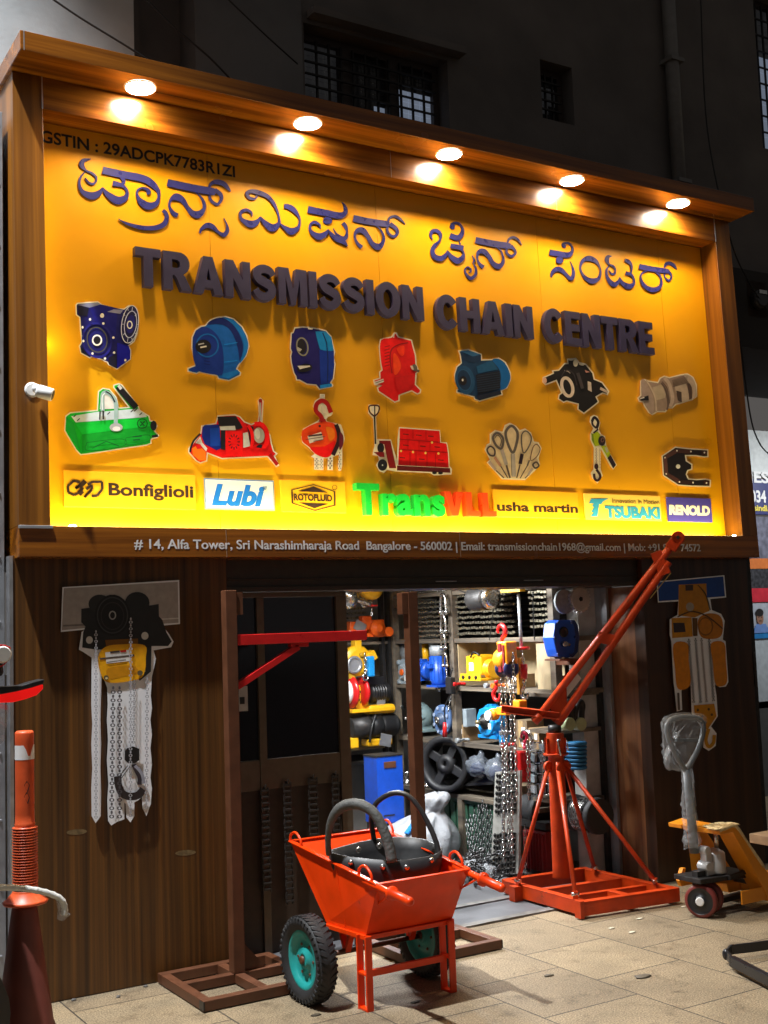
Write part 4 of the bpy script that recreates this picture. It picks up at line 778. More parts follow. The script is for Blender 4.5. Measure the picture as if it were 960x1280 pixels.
# ------------------------------------------------------------------ hoist pictures on the wood panels
FW_ = lambda px, py, k: on_y(px, py, -.012-k)
ps = mat('white_poster_board', (.86,.86,.88), .4, var=.04)
def wall_cut(name, x0, y0, sc, outline, layers, label, smooth=0):
    o = cutout(name, x0, y0, sc, outline, None, layers, FW_, None, smooth, .01, ps, lift=.0012); tag(o, label, 'sign', 'hoist pictures on the wood cladding'); return o
o1 = [(78,734),(224,725),(225,780),(203,782),(211,792),(217,802),(214,809),(192,813),(195,823),(190,846),(188.5,870),(190,885),(188,900),(190,918),(188,935),(190,955),(188,972),(190,985),(188.5,1005),(183,1020),(178,1010),(177.5,996),(172,1001),(168,1003),(168,1020),(163,1028),(158,1022),(157,1005),(155.5,1003),(155.5,1024),(145,1028),(139,1032),(135,1026),(134,1000),(135.5,980),(133.5,950),(135,925),(133.5,900),(134.5,880),(134,860),(127,841),(126.5,870),(125.5,900),(126.5,930),(125.5,960),(126.5,990),(126,1020),(119.5,1029),(114.5,1020),(114,985),(115.3,960),(114,930),(115.3,905),(114,880),(114.5,822),(104,815),(98.5,812),(102,790),(106,787),(76,790)]
u = lambda pts: [(60+x/5.333, 710+y/5.333) for x, y in pts]
v_ = lambda pts: [(90+x/7.11, 860+y/7.11) for x, y in pts]
e1 = lambda cx, cy, rx, ry, rot=0: (60+cx/5.333, 710+cy/5.333, rx/5.333, ry/5.333, rot)
bk = (.012,.011,.011)
wall_cut('hoist_picture', 0, 0, 1, o1, [
 ('p',(.34,.31,.29),u([(105,135),(865,92),(870,365),(250,400),(92,415)])),('r',(.17,.15,.14),u([(100,385),(250,378)]),2.2),('r',(.6,.58,.55),u([(690,345),(870,335)]),1.6),
 ('p',(.02,.019,.019),u([(222,272),(300,262),(680,250),(738,240),(740,322),(762,345),(790,430),(825,490),(800,520),(690,520),(600,525),(330,545),(228,530),(235,430),(250,390),(222,362)])),
 ('e',(.025,.024,.023),e1(345,240,75,62)),('e',(.02,.02,.02),e1(595,232,82,72)),('e',bk,e1(430,315,118,138)),('s',(.05,.05,.05),u(E(430,315,100,118,0,18)),1.5,True),('s',(.035,.03,.03),u(E(430,320,75,90,0,18)),1.2,True),('s',(.35,.34,.33),u(E(430,315,20,26,0,10)),1.6,True),
 ('e',(.55,.53,.5),e1(276,480,23,25)),('e',(.55,.53,.5),e1(646,452,24,26)),
 ('p',(.15,.07,.01),u([(380,480),(600,470),(600,515),(390,530)])),
 ('p',bk,u([(640,515),(690,520),(686,690),(612,752),(600,735),(650,690)])),
 ('c',(.62,.33,.01),u([(335,590),(385,525),(500,508),(645,515),(652,600),(645,690),(600,742),(410,765),(350,700)])),('c',(.45,.22,.008),u([(400,670),(560,650),(600,700),(500,725),(410,740)])),
 ('s',(.62,.6,.57),u([(385,600),(545,582)]),14),('r',(.08,.06,.05),u([(345,606),(575,582)]),2.2),('r',(.05,.04,.04),u([(415,562),(478,556)]),2.4),('r',(.35,.04,.03),u([(482,556),(522,552)]),2.4),('r',(.2,.18,.17),u([(390,630),(520,612)]),1.6),
 ('e',(.1,.08,.05),e1(388,732,17,17)),('e',(.1,.08,.05),e1(614,700,18,18)),('e',(.6,.5,.3),e1(390,735,8,8)),
 ('p',bk,v_([(470,560),(490,535),(540,518),(598,540),(598,640),(560,670),(500,670),(470,640)])),
 ('s',(.025,.02,.02),v_([(405,785),(415,870),(450,940),(520,965),(590,950),(635,900)]),9.5),('s',(.03,.025,.03),v_([(548,680),(575,740),(600,790),(600,860)]),5.5),('s',(.30,.30,.34),v_([(560,690),(620,760),(640,850)]),4),('r',(.03,.03,.03),v_([(495,690),(410,800)]),1.2),('r',(.05,.05,.05),v_([(520,690),(440,800)]),1.0),
 ('d',(.42,.42,.44),(120,788),(120,1024),4.5,58),('d',(.10,.095,.10),(141.5,858),(139.5,1024),6.5,32),('d',(.08,.075,.08),(149.5,858),(149.5,1024),6.5,32),('d',(.40,.40,.42),(163.5,772),(163,1022),4.8,60),('d',(.25,.25,.26),(168,850),(167,930),4,22),('d',(.40,.40,.42),(184,846),(183,1012),4.8,36)],
 'white outlined picture of a yellow trolley chain hoist, on the left wood panel')
o2 = [(105,137),(540,97),(552,240),(450,250),(460,320),(520,345),(542,390),(530,510),(548,520),(566,780),(550,810),(510,815),(478,795),(490,870),(498,1000),(455,1065),(490,1110),(485,1190),(440,1222),(405,1200),(410,1100),(330,980),(325,800),(265,835),(270,960),(235,970),(220,820),(215,790),(200,520),(190,480),(190,380),(240,350),(245,265),(115,272)]
wall_cut('hoist_picture', 800, 700, 5.121, o2, [
 ('p',(.03,.06,.20),[(115,143),(533,105),(544,232),(120,264)]),('p',(.40,.19,.012),[(248,158),(425,150),(428,240),(445,325),(350,368),(245,355)]),('p',(.46,.23,.015),[(202,372),(330,366),(338,490),(206,500)]),('c',(.42,.18,.012),[(370,390),(420,345),(500,350),(530,400),(522,480),(470,505),(390,490)]),
 ('p',(.03,.02,.02),[(212,402),(285,402),(292,460),(218,465)]),('p',(.10,.05,.01),[(335,370),(368,372),(368,485),(340,488)]),('p',(.05,.03,.02),[(290,160),(340,158),(340,195),(292,197)]),('e',(.35,.3,.25),(320,300,26,28,0)),('s',(.2,.09,.01),E(420,425,45,55,0,14),8,True),('s',(.06,.03,.01),[(240,365),(330,330),(430,360),(530,440)],7),('s',(.05,.03,.01),[(370,160),(420,220),(450,320)],6),
 ('c',(.52,.22,.012),[(215,540),(305,535),(312,640),(325,785),(285,828),(238,815),(225,700)]),('c',(.52,.22,.012),[(455,535),(538,530),(550,650),(558,775),(525,808),(482,790),(465,650)]),
 ('d',(.03,.025,.025),(312,505),(345,915),20,36),('d',(.03,.025,.025),(355,500),(390,915),20,36),('d',(.10,.05,.03),(392,500),(428,910),18,36),('d',(.03,.025,.025),(442,505),(472,905),20,36),
 ('p',(.46,.23,.015),[(345,930),(475,920),(490,1000),(430,1090),(350,985)]),('s',(.42,.23,.02),[(440,1080),(422,1150),(440,1195),(470,1170),(476,1120)],22),('r',(.1,.08,.07),[(245,850),(250,960)],14)]+dots((.08,.04,.01),[(370,960),(440,955),(400,1000),(460,990),(420,1040)],8),
 'dim picture of a yellow electric chain hoist with blue beam, on the right wood panel')

# ================================================================== INSIDE THE SHOP
wallm = mat('dingy_plaster', (.30,.29,.27), .85, var=.2, scale=3)
def wall(name, x0, x1, y0, y1, z0, z1, m, label): 
    b = MB(); b.bb(x0, x1, y0, y1, z0, z1); return tag(b.build(name, m), label, 'wall')
wall('back_wall', 1.0, 4.6, 3.16, 3.26, 0, 2.6, wallm, 'shop back wall deep behind the shelves')
wall('side_wall', 4.42, 4.52, .63, 3.16, 0, 2.6, wallm, 'right inner wall of the shop behind the long shelf')
wall('partition_wall', 1.06, 1.165, .13, 3.16, 0, 2.6, mat('dark_inner_wall', (.06,.055,.05), .8), 'dark left inner wall behind the shop window')
b = MB(); b.bb(1.0, 4.6, .43, 3.3, 2.6, 2.7); struct(b.build('shop_ceiling', wallm))
t = thing('ceiling_light', 'white tube light on the shop ceiling', 'light', (2.9, 1.4, 2.55))
b = MB(); b.bb(2.86, 2.94, .75, 2.1, 2.56, 2.598); b.build('fitting', whitev, t)
b = MB(); b.cyl((2.9,.78,2.535), (2.9,2.07,2.535), .016); b.build('tube', mat('lit_tube', (1,1,1), .5, emit=(.92,.97,1), est=12), t)
area('shop_lamp', (2.75, 1.15, 2.5), 1.4, .2, SHOP_W, (.95,.98,1.0), rot=(0, R_(22), R_(90)))
area('shop_lamp', (2.9, .62, 2.56), 1.2, .08, SHOP_W*.40, (.95,.98,1.0), rot=(0, R_(30), 0))

XS = 3.9
zx = lambda px, py: on_x(px, py, XS).z
rows = [zx(527,794)-.03, zx(530,854), zx(560,926), zx(555,988)]
ys0, ys1 = .42, 2.70
rack = thing('storage_rack', 'long weathered wooden shelf rack full of machinery along the right wall', 'shelf', (4.1, 1.5, 0))
rows = [zx(527,799), zx(527,856), zx(560,926), zx(555,990)]
yup = [on_x(491,800).y, on_x(565,800).y, on_x(690,780).y]
for z in rows: b = MB(); b.bb(XS, 4.40, ys0 if z > 1 else .75, ys1, z-.035, z); b.build('shelf_board', shelfw, rack, bevel=.003)
b = MB(); b.bb(XS, 4.40, ys0, ys1, 2.045, 2.075); b.build('shelf_board', shelfw, rack)
for i, y in enumerate(yup):
    b = MB(); b.bb(XS-.012, XS+.05, y-.03, y+.03, (0 if i != 1 else rows[2]) if i < 2 else rows[1], 2.3); b.build('upright', shelfw, rack, bevel=.003)
b = MB(); q = on_x(576, 1040); b.bb(XS, XS+.05, q.y-.03, q.y+.03, 0, rows[3]-.036); b.build('upright', shelfw, rack)
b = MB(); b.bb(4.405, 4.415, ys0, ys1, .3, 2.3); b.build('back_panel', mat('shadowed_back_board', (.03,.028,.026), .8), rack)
b = MB(); yy = on_x(667, 800).y; b.bb(XS+.02, XS+.035, on_x(690,800).y+.02, yy, rows[1]+.001, rows[0]-.037); b.build('panel', ply, rack)
b = MB(); y0 = on_x(643,820).y; b.bb(XS+.3, XS+.31, on_x(665,820).y, on_x(567,820).y, rows[1]+.001, rows[0]-.037); b.bb(XS+.02, XS+.31, on_x(567,820).y-.04, on_x(567,820).y-.032, rows[1]+.001, rows[0]-.037); b.build('panel', ply, rack)

# back-corner rack seen end-on at the left of the doorway
YBK = 2.66; zy = lambda px, py: on_y(px, py, YBK).z
rk2 = thing('storage_rack', 'narrow dark rack in the back corner holding yellow and orange hoists', 'shelf', (3.6, 2.8, 0))
zb = [zy(465,802), zy(465,888), zy(470,932), zy(480,948)]
for i, z in enumerate(zb): 
    b = MB(); b.bb(3.2, 3.86, YBK, 3.12, z-.025, z); b.build('shelf_board', [shelfw, ply, ply, darks][i], rk2, bevel=.002)
for px in (478, 486): q = on_y(px, 800, YBK); b = MB(); b.bb(q.x-.012, q.x+.018, YBK-.01, YBK+.04, 0, 2.3); b.build('upright', darks, rk2)

def at(px, py, X=XS): return on_x(px, py, X)
def mpp(p): return (p-CAM).dot(FW)/FPX            # metres per photo pixel at a point
U = V(0,-1,0); NN = V(-1,0,0); Z = V(0,0,1)       # along the rack (to the right in the photo), out of the rack, up

def row_stack(pxa, pxb, pya, pyb, nrow, label, X=XS+.03, on_back=False, depth=.16):
    """rows of new roller chain laid on each other"""
    A = on_y(pxa, pya, YBK+.05) if on_back else at(pxa, pya, X); B = on_y(pxb, pyb, YBK+.05) if on_back else at(pxb, pyb, X)
    ax = V(1,0,0) if on_back else U; out = V(0,-1,0) if on_back else NN
    L = (B-A).dot(ax); h = (A.z-B.z)/nrow; b = MB(); rnd = random.Random(pxa*7+pya)
    base = V(A.x, A.y, B.z)
    for i in range(nrow):
        z = h*(i+.5); l0 = rnd.uniform(0, .05)*L; l1 = L*(1-rnd.uniform(0, .06)); nn = max(3, int((l1-l0)/.035))
        for s in (-.02,): 
            pa = base+ax*l0+Z*z-out*(depth/2); b.box(pa+ax*((l1-l0)/2), (abs(ax.x)*(l1-l0)+depth*abs(out.x)*.9, abs(ax.y)*(l1-l0)+depth*abs(out.y)*.9, h*.30), mi=1)
        for j in range(nn):
            q = base+ax*(l0+(j+.5)*(l1-l0)/nn)+Z*(z+rnd.uniform(-.1,.1)*h)
            b.lathe(q-out*.03, out, [(0,h*.26),(.03,h*.26),(.036,h*.14)], 8, 0)
            b.box(q+out*.004, (abs(ax.x)*.022+.006, abs(ax.y)*.022+.006, h*.42), mi=2)
    return tag(b.build('chain_stack', [steel, mat('chain_dark', (.05,.047,.04), .4, .7), mat('chain_straw', (.22,.195,.14), .4, .7)]), label, 'chain', 'stacked roller chains on the shelves')
row_stack(512, 562, 752, 797, 8, 'stack of roller chains left of the hanging shackles, top shelf')
row_stack(568, 645, 736, 794, 9, 'widest stack of roller chains in the middle of the top shelf')
row_stack(660, 687, 737, 786, 7, 'narrow neat stack of roller chains at the right of the top shelf')
row_stack(433, 460, 758, 798, 7, 'stack of roller chains behind the orange trolley in the back corner', on_back=True)
row_stack(512, 562, 735, 744, 1, 'single row of chain above the left chain stack', depth=.1)

# ---- machines
def mc(name, label, catg, p, group=None): return thing(name, label, catg, p, group)
def disc_gearbox(px, py, r_px, m, label, X=XS, foot=True, hub=steel, width=.16, plate=True):
    p = at(px, py, X); r = r_px*mpp(p); t = mc('gearbox', label, 'gearbox', p-Z*r)
    b = MB(); b.lathe(p-NN*width, NN, [(0,r*.7),(.03,r*.75),(.04,r*.98),(.07,r),(width*.7,r),(width*.8,r*.92),(width,r*.86)], 26)
    for i in range(8):
        a = i*math.pi/4; q = p+U*(math.cos(a)*r*.93)+Z*(math.sin(a)*r*.93); b.cyl(q-NN*.05, q-NN*.015, .012, n=8)
    if foot: b.box(p-Z*(r*.95)-NN*(width*.55), (width*.9, r*2.0, r*.22)); b.box(p-Z*(r*.7)-NN*(width*.55), (width*.7, r*1.5, r*.5))
    b.box(p-NN*(width*.5)+Z*(r*.98), (width*.4, r*.5, r*.12)); b.build('housing', m, t, bevel=.004)
    b = MB(); b.lathe(p-NN*.002, NN, [(0,r*.50),(.012,r*.48),(.016,r*.3),(.05,r*.2),(.055,r*.17)], 20); b.build('bearing_cover', darks if plate else m, t)
    b = MB(); b.lathe(p+NN*.05, NN, [(0,r*.13),(.03,r*.13),(.032,r*.07)], 14); b.build('shaft', hub, t)
    return t
def sq_gearbox(px, py, wpx, hpx, m, label, X=XS, depth=.16, hubm=orp):
    p = at(px, py, X); k = mpp(p); wd, h = wpx*k*1.25, hpx*k; t = mc('gearbox', label, 'gearbox', p-Z*h/2)
    b = MB(); b.box(p-NN*(depth/2), (depth, wd, h)); 
    for sy in (-1, 1):
        for sz in (-1, 1): b.box(p+NN*.006+U*(sy*wd*.4)+Z*(sz*h*.4), (.02, wd*.18, h*.18))
    b.box(p-NN*(depth/2)+Z*(h*.52), (depth*.7, wd*.8, h*.06)); b.build('housing', m, t, bevel=.006)
    b = MB(); b.lathe(p, NN, [(0,wd*.38),(.012,wd*.36),(.014,wd*.26),(.02,wd*.25)], 22)
    for i in range(6): q = p+U*(math.cos(i*1.047)*wd*.31)+Z*(math.sin(i*1.047)*wd*.31); b.cyl(q, q+NN*.02, .008, n=8)
    b.build('flange', m, t); b = MB(); b.lathe(p+NN*.02, NN, [(0,wd*.15),(.01,wd*.14)], 16); b.build('cap', hubm, t)
    return t
def motor(px, py, lpx, rpx, mb, mcap, label, X=XS, ax=None, fan=True):
    p = at(px, py, X); k = mpp(p); L, r = lpx*k, rpx*k; ax = (ax or U).normalized(); t = mc('electric_motor', label, 'motor', p-Z*r)
    b = MB(); b.lathe(p-ax*L/2, ax, [(0,r*.5),(.01,r*.85),(L*.12,r),(L*.75,r)], 24)
    for i in range(14):
        a = i*math.pi/7; sx = ax.cross(Z).normalized() if abs(ax.z) < .9 else NN; up = sx.cross(ax)
        q = p+(sx*math.cos(a)+up*math.sin(a))*r; b.bar(q-ax*L*.36, q+ax*L*.22, .006, .012, up=(sx*math.cos(a)+up*math.sin(a)))
    b.box(p-Z*(r*1.02), (r*1.3, r*1.6, r*.22)) if abs(ax.z) < .5 else b.box(p-ax*(L*.5), (r*2.2, r*2.2, r*.25))
    b.box(p+(Z if abs(ax.z) < .5 else NN)*(r*1.05), (r*.8, r*.8, r*.5)); b.build('housing', mb, t)
    b = MB(); b.lathe(p+ax*L*.251, ax, [(0,r*1.04),(L*.2,r*1.02),(L*.25,r*.8)], 24); b.build('fan_cover', mcap, t)
    b = MB(); b.cyl(p-ax*L*.5, p-ax*(L*.5+r*.7), r*.2, n=12); b.build('shaft', steel, t)
    return t
def hook_pts(c, s, u=U):      # open hook in the (u, z) plane
    return [c+u*(s*x)+Z*(s*y) for x, y in cat([(0,1.1),(0,.75),(-.1,.5),(-.45,.2),(-.5,-.2),(-.2,-.55),(.25,-.5),(.5,-.15),(.42,.12)], sub=4)]
def add_hook(t, c, s, m, up=False, u=U):
    pts = hook_pts(c, s if not up else -s, u); n = len(pts); b = MB(); b.tube(pts, [s*(.11+.09*math.sin(math.pi*min(1, i/n*1.1))) if i < n-1 else s*.05 for i in range(n)], 10)
    b.lathe(pts[0]-Z*(.1*s if not up else -.1*s), Z, [(0,s*.2),(.35*s,s*.2)] if not up else [(-.35*s,s*.2),(0,s*.2)], 12); return b.build('hook', m, t)
def add_chain(b, p0, p1, ll, wd, r=None, mi=0):
    p0, p1 = Vector(p0), Vector(p1); d = p1-p0; L = d.length; d.normalize(); n = max(2, int(L/(ll*.72))); r = r or wd*.2
    s0 = d.cross(V(0,1,0) if abs(d.y) < .9 else V(1,0,0)).normalized(); s1 = d.cross(s0)
    for i in range(n):
        c = p0+d*(L*(i+.5)/n); s = (s0+s1*.9).normalized() if i % 2 else (s1-s0*.9).normalized(); h = ll/2; q = wd/2-r
        pts = []
        for a in (0, 60, 120, 180): pts.append(c+d*(h-wd/2+q*math.sin(R_(a)))+s*(q*math.cos(R_(a))))
        for a in (180, 240, 300, 360): pts.append(c-d*(h-wd/2-q*math.sin(R_(a)))+s*(q*math.cos(R_(a))))
        b.tube(pts, r, 5, True, mi)
chm = mat('zinc_chain', (.60,.60,.58), .22, 1.0, var=.2, scale=60)
chd = mat('oiled_chain', (.10,.10,.10), .35, .8, var=.3, scale=60)

# second shelf
sq_gearbox(505, 840, 22, 30, greyp, 'grey square gearbox with an orange cap, left on the second shelf')
p = at(528,838); motor(529, 838, 34, 11, blu, blu, 'blue horizontal gear motor behind the right brown post')
motor(548, 832, 50, 10.5, blu, castg, 'upright motor with blue base and silver body beside hanging shackles', X=XS-.02, ax=Z)
b = MB(); q = at(532, 815, XS+.1); b.cyl(q-Z*.1, q+Z*.07, .03); tag(b.build('grease_tube', yel), 'yellow tube standing between the blue motors', 'tube')
b = MB(); q = at(507, 815, XS+.1); b.lathe(q, NN, [(0,.05),(.02,.07),(.035,.07),(.04,.03)], 18); tag(b.build('pulley', castg), 'small cast wheel above the grey square gearbox', 'wheel')
def box_winch(px, py, wpx, hpx, m, label, X=XS, back=False):
    p = on_y(px, py, YBK) if back else at(px, py, X); k = mpp(p); wd, h = wpx*k*(1.25 if not back else 1.1), hpx*k; t = mc('winch', label, 'winch', p-Z*h/2)
    ua, na = (U, NN) if not back else (V(1,0,0), V(0,-1,0)); sz = lambda u_, n_, z_: (abs(ua.x)*u_+abs(na.x)*n_, abs(ua.y)*u_+abs(na.y)*n_, z_)
    b = MB(); b.box(p+Z*(h*.12)-na*.07, sz(wd*.72, .16, h*.70)); b.box(p+Z*(h*.30)-na*.07, sz(wd*.60, .12, h*.42)); b.build('cover', m, t, bevel=.012)
    b = MB(); b.box(p-Z*(h*.38)-na*.05, sz(wd, .2, h*.1)); b.box(p-Z*(h*.30)+na*.04, sz(wd*.96, .012, h*.26)); 
    for s in (-.3, 0, .3): b.lathe(p-Z*(h*.30)+ua*(s*wd)+na*.045, na, [(0,h*.07),(.012,h*.07)], 12, 1)
    b.build('base', [m, blackp], t, bevel=.003)
    b = MB(); b.lathe(p+ua*(wd*.37)-na*.07, ua, [(0,h*.34),(wd*.05,h*.36),(wd*.06,h*.26),(wd*.22,h*.26),(wd*.23,h*.36),(wd*.26,h*.34)], 20); b.build('drum', m, t)
    b = MB(); b.tube(cat([tuple(p+ua*(wd*.0)+Z*(h*.42)+na*.03), tuple(p+ua*(wd*.15)+Z*(h*.62)+na*.03), tuple(p+ua*(wd*.36)+Z*(h*.5)+na*.02)]), .008, 6); b.build('lead', blackp, t)
    b = MB(); b.box(p+Z*(h*.08)+na*.012-ua*(wd*.08), sz(wd*.2, .004, h*.3)); b.build('paper_tag', whitev, t)
    return t
box_winch(593, 836, 36, 34, yel, 'yellow boxy electric winch with paper tag, second shelf in the plywood bay')
# third shelf
t = disc_gearbox(516, 897, 17, greyg, 'grey-green worm gearbox mostly behind the right brown post', X=XS+.03)
b = MB(); q = at(503, 884, XS+.05); b.cyl(q, q-U*.14, .018); b.build('long_shaft', steel, t)
t = mc('gearbox', 'blue ring-flanged gearbox with a centre bore beside the red handled tool', 'gearbox', at(551, 900)-Z*.1)
p = at(551, 900); k = mpp(p); r = 18.5*k*1.02
b = MB(); b.lathe(p-NN*.1, NN, [(0,r*.6),(.05,r*.65),(.06,r),(.09,r),(.095,r*.96)], 28); b.build('flange', mat('steel_blue_paint', (.10,.18,.36), .4), t)
b = MB(); 
for i in range(8): a = .39+i*math.pi/4; q = p+U*(math.cos(a)*r*.82)+Z*(math.sin(a)*r*.82); b.lathe(q+NN*.0, NN, [(0,r*.12),(.006,r*.12)], 12)
b.build('flange_hole', mat('pale_rim', (.32,.40,.55), .4), t)
b = MB(); b.lathe(p, NN, [(0,r*.5),(.01,r*.5),(.012,r*.38),(.03,r*.34),(.032,r*.2)], 22); b.build('housing', mat('steel_blue_dark', (.05,.08,.14), .4), t)
b = MB(); b.lathe(p+NN*.032, NN, [(0,r*.24),(.01,r*.24),(.011,r*.14),(.001,r*.13)], 20); b.build('bore', steel, t)
t = disc_gearbox(606, 902, 20, blu2, 'bright sky blue gear unit with a brass hub, third shelf', hub=mat('brass', (.6,.5,.25), .3, .9))
b = MB(); q = at(587, 897, XS+.08); b.box(q, (.1,.05,.14)); b.build('terminal_box', greyp, t, bevel=.004)
# leaning pulley
t = mc('belt_pulley', 'big black grooved belt pulley leaning on the lower shelf', 'pulley', at(561, 988, XS-.06))
p = at(557, 955, XS-.03); k = mpp(p); r = 35*k; axp = (NN+V(0,-.45,0)+Z*.1).normalized()
b = MB(); pr = [(0,r*.86)]
for i in range(5): pr += [(.02+i*.028, r), (.03+i*.028, r), (.036+i*.028, r*.90), (.042+i*.028, r*.90)]
pr += [(.165, r), (.175, r), (.178, r*.80), (.12, r*.76), (.06, r*.76), (.0, r*.8)]
b.lathe(p-axp*.14, axp, pr, 40, cap=False); b.build('rim', mat('black_iron', (.022,.022,.024), .5, .2), t)
sx = axp.cross(Z).normalized(); sz_ = sx.cross(axp); 
for i in range(4):
    a = .5+i*math.pi/2; q = p+(sx*math.cos(a)+sz_*math.sin(a))*(r*.80); b = MB(); b.bar(p-axp*.02, q-axp*.02, r*.30, .035, up=axp); b.build('spoke', MATS['black_iron'], t, bevel=.006)
b = MB(); b.lathe(p-axp*.05, axp, [(0,r*.36),(.06,r*.34),(.064,r*.28),(.07,r*.27),(.072,r*.10),(.02,r*.09)], 24); b.build('hub', MATS['black_iron'], t)
# lower shelf oddments
for (px, py, h, lab) in ((509,972,16,'short turned steel bush nearest the left upright, lower shelf'),(530,962,15,'polished steel bush between the post and the black pulley'),(534,978,10,'squat steel bush in front of the polished bush')):
    q = at(px, py, XS+.06); k = mpp(q); b = MB(); b.lathe(q-Z*(h*k/2), Z, [(0,.045),(h*k*.2,.045),(h*k*.25,.032),(h*k*.75,.032),(h*k*.8,.045),(h*k,.045)], 18); tag(b.build('steel_bush', steel), lab, 'machine part', 'turned bushes on the lower shelf')
def wrapped(px, py, r, label):
    q = at(px, py, XS+.02); b = MB(); b.ball(q, r, r*1.3, r*.95, 18, 12, jit=.16); b.ball(q+Z*r*.9+U*r*.5, r*.3, r*.35, r*.55, 10, 7, jit=.25); b.ball(q-NN*.03-U*r*.2-Z*r*.3, r*.8, r*1.1, r*.7, 12, 8, jit=.1, mi=1)
    return tag(b.build('wrapped_motor', [mat('smoky_film', (.17,.19,.22), .2, bump=.8, bscale=24, alpha=.6), navyp]), label, 'motor', 'plastic wrapped motors')
wrapped(598, 958, .085, 'plastic wrapped motor right beside the black pulley'); wrapped(620, 962, .085, 'plastic wrapped motor behind the hanging hoist chains')
b = MB(); q0, q1 = at(537,990,XS-.02), at(615,986,XS-.02)
for i in range(4): b.bar(at(540,984,XS+.05+.03*i)+Z*.012*i, at(625,978,XS+.05+.03*i)+Z*.012*i, .028, .02)
tag(b.build('steel_bars', darks), 'pile of dark flat steel bars along the lower shelf', 'steel bars')

# back corner machines
def by(px, py, d=0.0): return on_y(px, py, YBK-d)
XA = V(1,0,0); YA = V(0,-1,0)
t = mc('trolley_hoist', 'orange beam trolley with a grey name plate in the back corner', 'hoist', by(455, 797, 0))
p = by(457, 786, .02); b = MB(); b.box(p-XA*.09, (.17,.08,.13)); b.box(p+XA*.10, (.14,.08,.15)); b.box(p+Z*.05, (.10,.07,.12)); b.box(p-Z*.055+XA*.02, (.44,.09,.035)); b.build('frame', orp, t, bevel=.012)
b = MB(); b.lathe(p+XA*.08+YA*.05, YA, [(0,.07),(.03,.07),(.035,.03),(.05,.03)], 18); b.build('wheel', orp, t); b = MB(); b.lathe(p+XA*.19-Z*.03+YA*.05, YA, [(0,.04),(.03,.04)], 14); b.build('wheel', orp, t); b = MB(); b.lathe(p-XA*.15-Z*.05+YA*.05, YA, [(0,.03),(.03,.03)], 14); b.build('wheel', orp, t)
b = MB(); b.box(p-XA*.08+YA*.045+Z*.02, (.11,.004,.085), Matrix.Rotation(.5, 3, 'Y')); b.build('name_plate', galv, t)
t = mc('chain_hoist', 'yellow lever hoist body with a white disc behind the red arm tip', 'hoist', by(445, 842, .15))
p = by(446, 826, .12); b = MB(); b.lathe(p-YA*.06, YA, [(0,.11),(.02,.13),(.08,.13),(.1,.09)], 18); b.box(p+XA*.11+Z*.02, (.13,.09,.08), Matrix.Rotation(-.5, 3, 'Y')); b.box(p+Z*.13, (.06,.08,.10)); b.build('body', yel, t, bevel=.006)
b = MB(); b.lathe(p-XA*.05-Z*.03+YA*.045, YA, [(0,.075),(.012,.07),(.013,.05),(.002,.048)], 20); b.build('disc', galv, t)
b = MB(); b.lathe(p+XA*.02+Z*.05+YA*.045, YA, [(0,.022),(.02,.02)], 12); b.box(p+XA*.07-Z*.09, (.16,.07,.06), Matrix.Rotation(.3, 3, 'Y')); b.box(p-XA*.06-Z*.12, (.06,.06,.05)); b.build('cover', mat('oily_yellow', (.42,.24,.01), .4), t, bevel=.006)
b = MB(); q = by(463, 833, .2); b.box(q, (.06,.05,.17)); tag(b.build('blue_pipe', blu2, bevel=.01), 'short blue pipe hanging right of the yellow lever hoist', 'pipe')
t = mc('hook', 'silver hook hanging under the blue pipe in the back corner', 'hook', by(457, 850, .2)); add_hook(t, by(457, 846, .2), .05, steel, u=XA)
b = MB(); add_chain(b, by(457,842,.2), by(456,815,.2), .05, .03); b.build('chain', chm, t)
t = mc('winch_drum', 'red drum with white coil beside the yellow vented winch', 'winch', by(438, 883, .1))
p = by(437, 865, .1); b = MB(); b.lathe(p+XA*.0, XA, [(-.02,.10),(0,.135),(.02,.135),(.03,.07)], 24); b.lathe(p+XA*.10, XA, [(0,.08),(.01,.12),(.03,.12),(.035,.06)], 24); b.build('drum', redp, t); b = MB(); b.lathe(p-XA*.14, XA, [(.02*i, .10+(.006 if i % 2 else 0)) for i in range(7)], 22); b.build('coil', whitev, t)
t = mc('winch', 'yellow winch with a ring of slots and black motor in the back corner', 'winch', by(458, 887, .05))
p = by(452, 871, .1); b = MB(); b.box(p, (.12,.02,.20)); b.box(p-Z*.11+XA*.07, (.42,.16,.03)); b.build('bracket', yel, t, bevel=.004)
b = MB()
for i in range(12): a = i*math.pi/6; b.bar(p+YA*.012+XA*.028*math.cos(a)+Z*.038*math.sin(a), p+YA*.012+XA*.042*math.cos(a)+Z*.06*math.sin(a), .009, .004, up=(0,-1,0))
b.build('vent_slots', blackp, t)
p2 = by(466, 866, .06); b = MB(); b.lathe(p2-XA*.05, XA, [(.0,.07)]+[(.01+.012*i, .092 if i % 2 else .080) for i in range(13)]+[(.18,.085),(.2,.06)], 20); b.box(p2+Z*.1-XA*.02, (.22,.1,.07)); b.build('motor', blackp, t, bevel=.006)
b = MB(); b.box(by(476,881,.12), (.08,.004,.11), Matrix.Rotation(.15, 3, 'Y')); b.build('name_tag', galv, t)
t = mc('electric_hoist', 'black motor with a yellow cap on the lowest ledge in the back corner', 'hoist', by(465, 932, .1))
p = by(464, 908, .1); b = MB(); b.lathe(p-XA*.03, XA, [(0,.085),(.03,.10),(.10,.10),(.11,.085)]+[(.12+.011*i, .095 if i % 2 else .083) for i in range(12)]+[(.26,.09),(.28,.07)], 22); b.build('motor', blackp, t)
b = MB(); b.lathe(p-XA*.21, XA, [(0,.085),(.15,.10),(.178,.10)], 20); b.build('drum', darks, t)
